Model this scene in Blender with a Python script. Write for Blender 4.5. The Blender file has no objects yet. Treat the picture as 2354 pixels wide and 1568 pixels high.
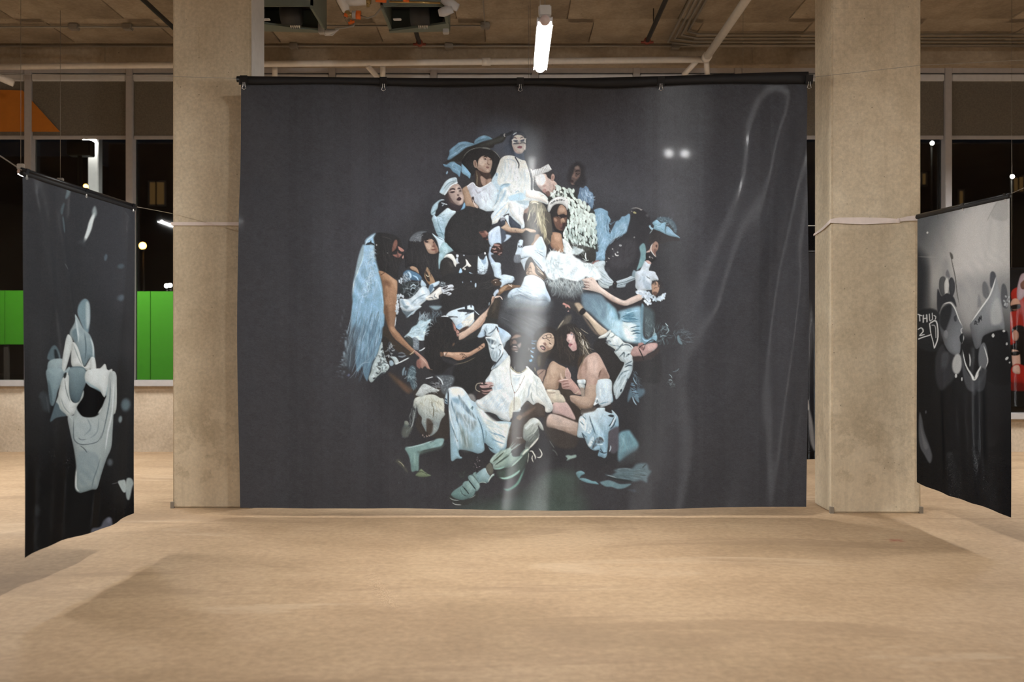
import bpy, bmesh, math
import numpy as np
from mathutils import Vector, Matrix

# ================================================================ camera, world, exposure
scene = bpy.context.scene
COL = scene.collection
F_PX, CX, CY, CAM_H = 35/36*2354, 1177.0, 784.0, 1.35      # 35 mm lens on a 36 mm sensor, image taken as 2354 x 1568
cam_data = bpy.data.cameras.new('camera'); cam = bpy.data.objects.new('camera', cam_data); COL.objects.link(cam)
cam.location = (0, 0, CAM_H); cam.rotation_euler = (math.pi/2, 0, 0)
cam_data.sensor_width = 36; cam_data.lens = 35; cam_data.clip_end = 200
cam_data.dof.use_dof = True; cam_data.dof.focus_distance = 7.65; cam_data.dof.aperture_fstop = 2.0
scene.camera = cam
w = bpy.data.worlds.new('night'); scene.world = w; w.use_nodes = True
w.node_tree.nodes['Background'].inputs[0].default_value = (.010, .011, .014, 1)
w.node_tree.nodes['Background'].inputs[1].default_value = .25
scene.view_settings.view_transform = 'Standard'; scene.view_settings.look = 'None'
scene.view_settings.gamma = 1; scene.view_settings.use_curve_mapping = False
scene.view_settings.exposure = 0.0
scene.cycles.max_bounces = 5; scene.cycles.diffuse_bounces = 4; scene.cycles.glossy_bounces = 2; scene.cycles.transmission_bounces = 3; scene.cycles.transparent_max_bounces = 6
scene.cycles.adaptive_threshold = .03
scene.cycles.sample_clamp_indirect = 4
TUBE_POWER = 650.0
SPOT_POWER = 60.0
SHEEN = .97
TUBE_TINT = (1.0, .985, .945)

def at(px, py, d):      # photo pixel seen at depth d -> place
    return Vector(((px-CX)*d/F_PX, d, CAM_H+(CY-py)*d/F_PX))

# ================================================================ materials
def mat(name): 
    m = bpy.data.materials.new(name); m.use_nodes = True
    return m, m.node_tree.nodes, m.node_tree.links, m.node_tree.nodes['Principled BSDF']
def plain(name, col, rough=.6, metal=0, spec=.4):
    m, n, l, b = mat(name)
    b.inputs['Roughness'].default_value = rough; b.inputs['Metallic'].default_value = metal
    b.inputs['Specular IOR Level'].default_value = spec
    tc = n.new('ShaderNodeTexCoord'); nz = n.new('ShaderNodeTexNoise'); nz.inputs['Scale'].default_value = 18; nz.inputs['Detail'].default_value = 4
    l.new(tc.outputs['Object'], nz.inputs['Vector'])
    mx = n.new('ShaderNodeMix'); mx.data_type = 'RGBA'
    l.new(nz.outputs['Fac'], mx.inputs[0])
    mx.inputs[6].default_value = (*[c*.86 for c in col], 1); mx.inputs[7].default_value = (*[min(1, c*1.1) for c in col], 1)
    l.new(mx.outputs[2], b.inputs['Base Color'])
    return m
def glow(name, col, power):
    m, n, l, b = mat(name)
    b.inputs['Base Color'].default_value = (*col, 1)
    b.inputs['Emission Color'].default_value = (*col, 1); b.inputs['Emission Strength'].default_value = power
    return m
def ramp(n, fac, l, stops):
    r = n.new('ShaderNodeValToRGB'); e = r.color_ramp.elements
    while len(e) < len(stops): e.new(.5)
    for k, (p, c) in enumerate(stops):
        e[k].position = p; e[k].color = (*c, 1) if len(c) == 3 else c
    l.new(fac, r.inputs[0]); return r.outputs[0]
def noise(n, l, vec, scale, detail=5, rough=.55, stretch=None, dist=0):
    nz = n.new('ShaderNodeTexNoise'); nz.inputs['Scale'].default_value = scale; nz.inputs['Detail'].default_value = detail
    nz.inputs['Roughness'].default_value = rough; nz.inputs['Distortion'].default_value = dist
    if stretch:
        mp = n.new('ShaderNodeMapping'); mp.inputs['Scale'].default_value = stretch; l.new(vec, mp.inputs[0]); vec = mp.outputs[0]
    l.new(vec, nz.inputs['Vector']); return nz.outputs['Fac']
def mixc(n, l, fac, a, b, kind='MIX', f=None):
    mx = n.new('ShaderNodeMix'); mx.data_type = 'RGBA'; mx.blend_type = kind
    if f is not None: mx.inputs[0].default_value = f
    else: l.new(fac, mx.inputs[0])
    for k, v in ((6, a), (7, b)):
        if isinstance(v, tuple): mx.inputs[k].default_value = (*v, 1)
        else: l.new(v, mx.inputs[k])
    return mx.outputs[2]
def concrete(name, dark, mid, light, streak, scale=1.0, rough=.85, bump=.25, speck=True, extra=None):
    m, n, l, b = mat(name); b.inputs['Roughness'].default_value = rough; b.inputs['Specular IOR Level'].default_value = .3
    tc = n.new('ShaderNodeTexCoord').outputs['Object']
    a = noise(n, l, tc, 1.3*scale, 8, .62, None, .4); s = noise(n, l, tc, 1.0*scale, 7, .6, streak, .3); f = noise(n, l, tc, 26*scale, 5, .6)
    add = n.new('ShaderNodeMath'); add.operation = 'ADD'; l.new(a, add.inputs[0]); l.new(s, add.inputs[1])
    mul = n.new('ShaderNodeMath'); mul.operation = 'MULTIPLY'; mul.inputs[1].default_value = .5; l.new(add.outputs[0], mul.inputs[0])
    c = ramp(n, mul.outputs[0], l, [(.36, dark), (.5, mid), (.64, light)])
    c = mixc(n, l, None, c, ramp(n, f, l, [(.3, (.78, .78, .78)), (.7, (1.1, 1.1, 1.1))]), 'MULTIPLY', .8)
    if speck:
        v = n.new('ShaderNodeTexVoronoi'); v.inputs['Scale'].default_value = 7*scale; l.new(tc, v.inputs['Vector'])
        c = mixc(n, l, ramp(n, v.outputs['Distance'], l, [(.0, (1, 1, 1)), (.035, (1, 1, 1)), (.06, (0, 0, 0))]), c, tuple(x*.55 for x in dark))
    if extra: c = extra(n, l, tc, c)
    l.new(c, b.inputs['Base Color'])
    bp = n.new('ShaderNodeBump'); bp.inputs['Strength'].default_value = bump; bp.inputs['Distance'].default_value = .01
    l.new(f, bp.inputs['Height']); l.new(bp.outputs[0], b.inputs['Normal'])
    return m

# ================================================================ mesh helpers
def link(name, me, m, parent=None, smooth=False):
    if m is not None: me.materials.append(m)
    o = bpy.data.objects.new(name, me); COL.objects.link(o)
    if parent is not None: o.parent = parent
    if smooth:
        for p in me.polygons: p.use_smooth = True
    return o
def obj(name, bm, m, parent=None, smooth=False):
    me = bpy.data.meshes.new(name); bm.normal_update(); bm.to_mesh(me); bm.free()
    return link(name, me, m, parent, smooth)
def tag(o, label, cat, group=None):
    o['label'] = label; o['category'] = cat
    if group: o['group'] = group
    return o
def thing(name, label, cat, loc=(0, 0, 0), group=None):
    o = bpy.data.objects.new(name, None); COL.objects.link(o); o.location = loc; o.empty_display_size = .1
    return tag(o, label, cat, group)
def struct(o): o['kind'] = 'structure'; return o
def bx(bm, x0, x1, y0, y1, z0, z1, bevel=0):
    g = bmesh.ops.create_cube(bm, size=1)['verts']
    for v in g: v.co = Vector((x0+(v.co.x+.5)*(x1-x0), y0+(v.co.y+.5)*(y1-y0), z0+(v.co.z+.5)*(z1-z0)))
    if bevel: bmesh.ops.bevel(bm, geom=list({e for v in g for e in v.link_edges}), offset=bevel, segments=2, affect='EDGES')
def box(name, x0, x1, y0, y1, z0, z1, m, parent=None, bevel=0):
    bm = bmesh.new(); bx(bm, x0, x1, y0, y1, z0, z1, bevel); return obj(name, bm, m, parent)
def pipe(bm, pts, r, seg=12, caps=True):
    pts = [Vector(p) for p in pts]; rings = []
    for i, p in enumerate(pts):
        d = (pts[min(i+1, len(pts)-1)]-pts[max(i-1, 0)]).normalized()
        u = d.cross(Vector((0, 0, 1)) if abs(d.z) < .9 else Vector((1, 0, 0))).normalized(); v = d.cross(u)
        rr = r[i] if isinstance(r, (list, tuple)) else r
        rings.append([bm.verts.new(p+(u*math.cos(a)+v*math.sin(a))*rr) for a in [2*math.pi*k/seg for k in range(seg)]])
    for a, b in zip(rings, rings[1:]):
        for k in range(seg): bm.faces.new((a[k], a[(k+1) % seg], b[(k+1) % seg], b[k]))
    if caps: bm.faces.new(rings[0][::-1]); bm.faces.new(rings[-1])
    bmesh.ops.recalc_face_normals(bm, faces=bm.faces)
def rod(name, pts, r, m, parent=None, seg=12):
    bm = bmesh.new(); pipe(bm, pts, r, seg); return obj(name, bm, m, parent, True)
def ball(name, c, r, m, parent=None, sc=(1, 1, 1)):
    bm = bmesh.new(); bmesh.ops.create_icosphere(bm, subdivisions=3, radius=r)
    for v in bm.verts: v.co = Vector((v.co.x*sc[0], v.co.y*sc[1], v.co.z*sc[2]))+Vector(c)
    return obj(name, bm, m, parent, True)
def local(root, p): return Vector(p)-root.location

# ---------------------------------------------------------------- print painter
class Painter:
    """Soft-edged shape painter for the ink of a printed banner (sRGB, 0..1)."""
    def __init__(s, x0, y0, x1, y1, k, base):
        s.x0, s.y0, s.k = x0, y0, k
        s.w, s.h = int((x1-x0)*k), int((y1-y0)*k)
        s.im = np.empty((s.h, s.w, 3), np.float32); s.im[:] = s.hx(base)
        s.t = (0.0, 0.0, 1.0); s.rng = np.random.RandomState(7)
    @staticmethod
    def hx(c): return np.array([int(c[i:i+2], 16)/255 for i in (0, 2, 4)], np.float32)
    def P(s, txt):
        ox, oy, z = s.t
        a = np.array([[float(v) for v in p.split(',')] for p in txt.split()], np.float32)
        a = a/z + (ox, oy)
        return (a - (s.x0, s.y0))*s.k
    @staticmethod
    def spline(p, closed, n=6):
        if len(p) < 3: return p
        if closed: q = np.vstack([p[-1:], p, p[:2]])
        else: q = np.vstack([2*p[:1]-p[1:2], p, 2*p[-1:]-p[-2:-1]])
        t = np.linspace(0, 1, n, endpoint=False)[None, :, None]
        a, b, c, d = q[:-3, None], q[1:-2, None], q[2:-1, None], q[3:, None]
        r = .5*(2*b + (c-a)*t + (2*a-5*b+4*c-d)*t*t + (3*b-a-3*c+d)*t**3)
        r = r.reshape(-1, 2)
        return r if closed else np.vstack([r, p[-1:]])
    def box(s, p, m):
        a = np.floor(p.min(0)-m).astype(int); b = np.ceil(p.max(0)+m).astype(int)+1
        x0, y0 = max(a[0], 0), max(a[1], 0); x1, y1 = min(b[0], s.w), min(b[1], s.h)
        if x1 <= x0 or y1 <= y0: return None
        X, Y = np.meshgrid(np.arange(x0, x1)+.5, np.arange(y0, y1)+.5)
        return x0, y0, x1, y1, X.astype(np.float32), Y.astype(np.float32)
    @staticmethod
    def dist(X, Y, p, closed):
        d = np.full(X.shape, 1e9, np.float32); tt = np.zeros(X.shape, np.float32)
        n = len(p); m = n if closed else n-1
        for i in range(m):
            ax, ay = p[i]; bx, by = p[(i+1) % n]
            ux, uy = bx-ax, by-ay; L = ux*ux+uy*uy+1e-9
            t = np.clip(((X-ax)*ux+(Y-ay)*uy)/L, 0, 1)
            q = (X-ax-t*ux)**2+(Y-ay-t*uy)**2
            c = q < d; d = np.where(c, q, d); tt = np.where(c, (i+t)/m, tt)
        return np.sqrt(d), tt
    @staticmethod
    def inside(X, Y, p):
        r = np.zeros(X.shape, bool); n = len(p)
        for i in range(n):
            ax, ay = p[i]; bx, by = p[(i+1) % n]
            if ay == by: continue
            c = (ay > Y) != (by > Y)
            r ^= c & (X < (bx-ax)*(Y-ay)/(by-ay)+ax)
        return r
    def put(s, b, m, col):
        x0, y0, x1, y1 = b[:4]; r = s.im[y0:y1, x0:x1]
        r += (col-r)*m[..., None]
    def fill(s, p, col, blur, al):
        bl = max(blur*s.k, .5); b = s.box(p, bl*1.6)
        if b is None: return
        X, Y = b[4], b[5]
        d, _ = s.dist(X, Y, p, True); d = np.where(s.inside(X, Y, p), d, -d)
        m = np.clip(d/(2*bl)+.5, 0, 1); m = m*m*(3-2*m)*al
        c = col(X, Y) if callable(col) else col
        top = float(d.max())
        if blur <= 1.3 and top > 3.5*s.k:      # painted roundness of larger shapes
            gy, gx = np.gradient(d); r = min(7*s.k, .5*top)
            e = np.exp(-np.clip(d, 0, None)/r)
            c = c*(1-(.14-.14*gy+.05*gx)*e)[..., None]
        s.put(b, m, c)
    def stroke(s, p, col, w, blur, al, taper):
        bl = max(blur*s.k, .5); w = w*s.k/2; b = s.box(p, w+bl*1.6)
        if b is None: return
        d, t = s.dist(b[4], b[5], p, False)
        if taper: w = w*np.sqrt(np.clip(4*t*(1-t), 0, 1))*1.1
        m = np.clip((w-d)/(2*bl)+.5, 0, 1); m = m*m*(3-2*m)*al
        if taper: m = m*np.clip(6*np.minimum(t, 1-t)+.15, 0, 1)
        s.put(b, m, col)
    def run(s, txt, tiles):
        for ln in txt.strip().splitlines():
            ln = ln.strip()
            if not ln or ln[0] == '#': continue
            op = ln[0]
            if op == 'T': s.t = tiles[ln[1:].strip()]; continue
            head, _, pts = ln.partition('|'); h = head.split()
            if op in 'fF':      # f colour [blur alpha] | closed outline
                p = s.P(pts); p = s.spline(p, True) if op == 'f' else p
                s.fill(p, s.hx(h[1]), float(h[2]) if len(h) > 2 else .5, float(h[3]) if len(h) > 3 else 1)
            elif op in 'gG':    # g c1 c2 x0,y0 x1,y1 [blur alpha] | outline, colour runs from one point to the other
                p = s.P(pts); p = s.spline(p, True) if op == 'g' else p
                a, c = s.hx(h[1]), s.hx(h[2]); q = s.P(h[3]+' '+h[4]); u = q[1]-q[0]; L = float(u@u)
                f = lambda X, Y: a+(c-a)*np.clip(((X-q[0, 0])*u[0]+(Y-q[0, 1])*u[1])/L, 0, 1)[..., None]
                s.fill(p, f, float(h[5]) if len(h) > 5 else .5, float(h[6]) if len(h) > 6 else 1)
            elif op in 'st':    # s colour width [blur alpha] | line ; t tapers
                p = s.spline(s.P(pts), False, 4)
                s.stroke(p, s.hx(h[1]), float(h[2]), float(h[3]) if len(h) > 3 else .4, float(h[4]) if len(h) > 4 else 1, op == 't')
            elif op == 'e':     # e colour cx,cy rx,ry [rot blur alpha]
                ox, oy, z = s.t
                c = [float(v) for v in h[2].split(',')]; r = [float(v) for v in h[3].split(',')]
                a = np.radians(float(h[4]) if len(h) > 4 else 0); th = np.linspace(0, 2*np.pi, 20, endpoint=False)
                x, y = np.cos(th)*r[0], np.sin(th)*r[1]
                p = np.stack([c[0]+x*np.cos(a)-y*np.sin(a), c[1]+x*np.sin(a)+y*np.cos(a)], 1)/z+(ox, oy)
                s.fill((p-(s.x0, s.y0))*s.k, s.hx(h[1]), float(h[5]) if len(h) > 5 else .5, float(h[6]) if len(h) > 6 else 1)
            elif op in 'rk':   # k: as r, but every strand stays inside     # r c1 c2 n len width angle spread curl alpha | region : many fine strands inside a region
                p = s.spline(s.P(pts), True); a, c = s.hx(h[1]), s.hx(h[2])
                n = int(h[3]); L, w, an, sp, cu, al = [float(v) for v in h[4:10]]
                lo, hi = p.min(0), p.max(0); k = 0; R = s.rng; tries = 0
                while k < n and tries < n*30:
                    tries += 1
                    q = lo+(hi-lo)*R.rand(2)
                    if not s.inside(np.array([[q[0]]]), np.array([[q[1]]]), p)[0, 0]: continue
                    g = np.radians(an+sp*R.randn()); l = L*s.k*(.6+.8*R.rand()); bend = cu*R.randn()
                    pts3 = [q]
                    for j in range(3):
                        g += bend; pts3.append(pts3[-1]+np.array([np.cos(g), np.sin(g)])*l/3)
                    if op == 'k' and not s.inside(np.array([[pts3[3][0]]]), np.array([[pts3[3][1]]]), p)[0, 0]: continue
                    k += 1
                    s.stroke(np.array(pts3), a+(c-a)*R.rand(), w*(.6+.8*R.rand()), max(.35, .35*w), al*(.5+.5*R.rand()), True)
            elif op == 'd':     # d c1 c2 n rx ry angle spread alpha | region : many small petals inside a region, top to bottom
                p = s.spline(s.P(pts), True); a, c = s.hx(h[1]), s.hx(h[2])
                n = int(h[3]); rx, ry, an, sp, al = [float(v) for v in h[4:9]]
                lo, hi = p.min(0), p.max(0); Q = []; R = s.rng
                md = (rx+ry)*.47*s.k
                for _ in range(n*40):
                    q = lo+(hi-lo)*R.rand(2)
                    if s.inside(np.array([[q[0]]]), np.array([[q[1]]]), p)[0, 0] and all((q[0]-z[0])**2+(q[1]-z[1])**2 > md*md for z in Q): Q.append(q)
                    if len(Q) >= n: break
                th = np.linspace(0, 2*np.pi, 14, endpoint=False)
                for q in sorted(Q, key=lambda z: z[1]):
                    g = np.radians(an+sp*R.randn()); u = .75+.5*R.rand()
                    x, y = np.cos(th)*rx*u*s.k, np.sin(th)*ry*u*s.k
                    x = x*(1+.25*np.sin(th))
                    e = np.stack([q[0]+x*np.cos(g)-y*np.sin(g), q[1]+x*np.sin(g)+y*np.cos(g)], 1)
                    s.fill(e+np.array([-.5, 1.2])*s.k, s.hx('3a3d38'), .8, al*.7 if rx > 4.5 else 0)
                    s.fill(e, a+(c-a)*R.rand(), .5, al)
    def fract(s, cell):
        """smooth random field, about cell photo pixels across"""
        c = cell*s.k; a = s.rng.randn(int(s.h/c)+3, int(s.w/c)+3).astype(np.float32)
        y, x = np.arange(s.h)/c, np.arange(s.w)/c; iy, ix = y.astype(int), x.astype(int)
        ty, tx = (y-iy)[:, None], (x-ix)[None]; ty, tx = ty*ty*(3-2*ty), tx*tx*(3-2*tx)
        r0 = a[iy][:, ix]*(1-tx)+a[iy][:, ix+1]*tx; r1 = a[iy+1][:, ix]*(1-tx)+a[iy+1][:, ix+1]*tx
        return (r0*(1-ty)+r1*ty).astype(np.float32)
    def finish(s, sat, mott, grain, band):
        """ink saturation, photographic mottle, film grain and the printer's vertical banding"""
        g = s.im.mean(2, keepdims=True)
        warm = np.clip((s.im[..., 0]-s.im[..., 2]-.08)/.2, 0, 1)[..., None]
        s.im = (g+(s.im-g)*(sat-.16*warm))*(1-.07*warm)
        lum = s.im.mean(2); cool = np.clip((lum-.38)/.25, 0, 1)*(1-warm[..., 0])
        Y, X = np.mgrid[0:s.h, 0:s.w].astype(np.float32)/s.k
        ph = s.fract(70)*.9+s.fract(150)*1.4
        f = np.sin((X*.9+Y*.35*np.sign(ph))/3.6+ph*2.2)*.5+np.sin((X*.5-Y*.3)/2.3+ph*3.1)*.4
        f *= np.clip(.6+.6*s.fract(26), 0, 1.4)
        s.im *= 1+(mott*1.5*f*cool)[..., None]*np.array([1.2, 1.0, .85], np.float32)
        m = sum(s.fract(c)*w for c, w in ((14, .5), (6, .6), (3, .5)))
        s.im *= 1+mott*.55*m[..., None]
        s.im += s.rng.randn(s.h, s.w, 1).astype(np.float32)*grain
        b = np.repeat(s.rng.randn(s.w), 1); c = np.zeros(s.w)
        x = 0
        while x < s.w:
            n = int((6+s.rng.rand()*26)*s.k); c[x:x+n] = s.rng.randn(); x += n
        s.im += (c*band)[None, :, None].astype(np.float32)
    def linear(s):
        c = np.clip(s.im, 0, 1)
        return np.where(c <= .04045, c/12.92, ((c+.055)/1.055)**2.4)
    def sample(s, px, py, im):
        fx = np.clip((px-s.x0)*s.k-.5, 0, s.w-1.001); fy = np.clip((py-s.y0)*s.k-.5, 0, s.h-1.001)
        ix, iy = fx.astype(int), fy.astype(int); tx, ty = (fx-ix)[..., None], (fy-iy)[..., None]
        return (im[iy, ix]*(1-tx)+im[iy, ix+1]*tx)*(1-ty)+(im[iy+1, ix]*(1-tx)+im[iy+1, ix+1]*tx)*ty
Z = 2352/300
TILES = {n: (x, y, Z) for n, x, y in (
    ('A', 980, 280), ('B', 1200, 340), ('C', 960, 440), ('D', 1160, 480), ('E', 1340, 460), ('F', 780, 520), ('G', 980, 600),
    ('H', 1260, 620), ('I', 780, 700), ('J', 1020, 740), ('K', 1220, 720), ('L', 1380, 680), ('M', 880, 860), ('N', 1120, 880),
    ('O', 1300, 860), ('Q', 880, 980), ('R', 1120, 980), ('S', 1300, 980))}
TILES['P'] = (0, 0, 1.0)
TILES['LB'] = (0, 350, 1568/600)
TILES['LC'] = (0, 850, 1944/620)
TILES['RB'] = (1820, 400, 1675/534)
TILES['RC'] = (1820, 850, 1675/534)

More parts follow.
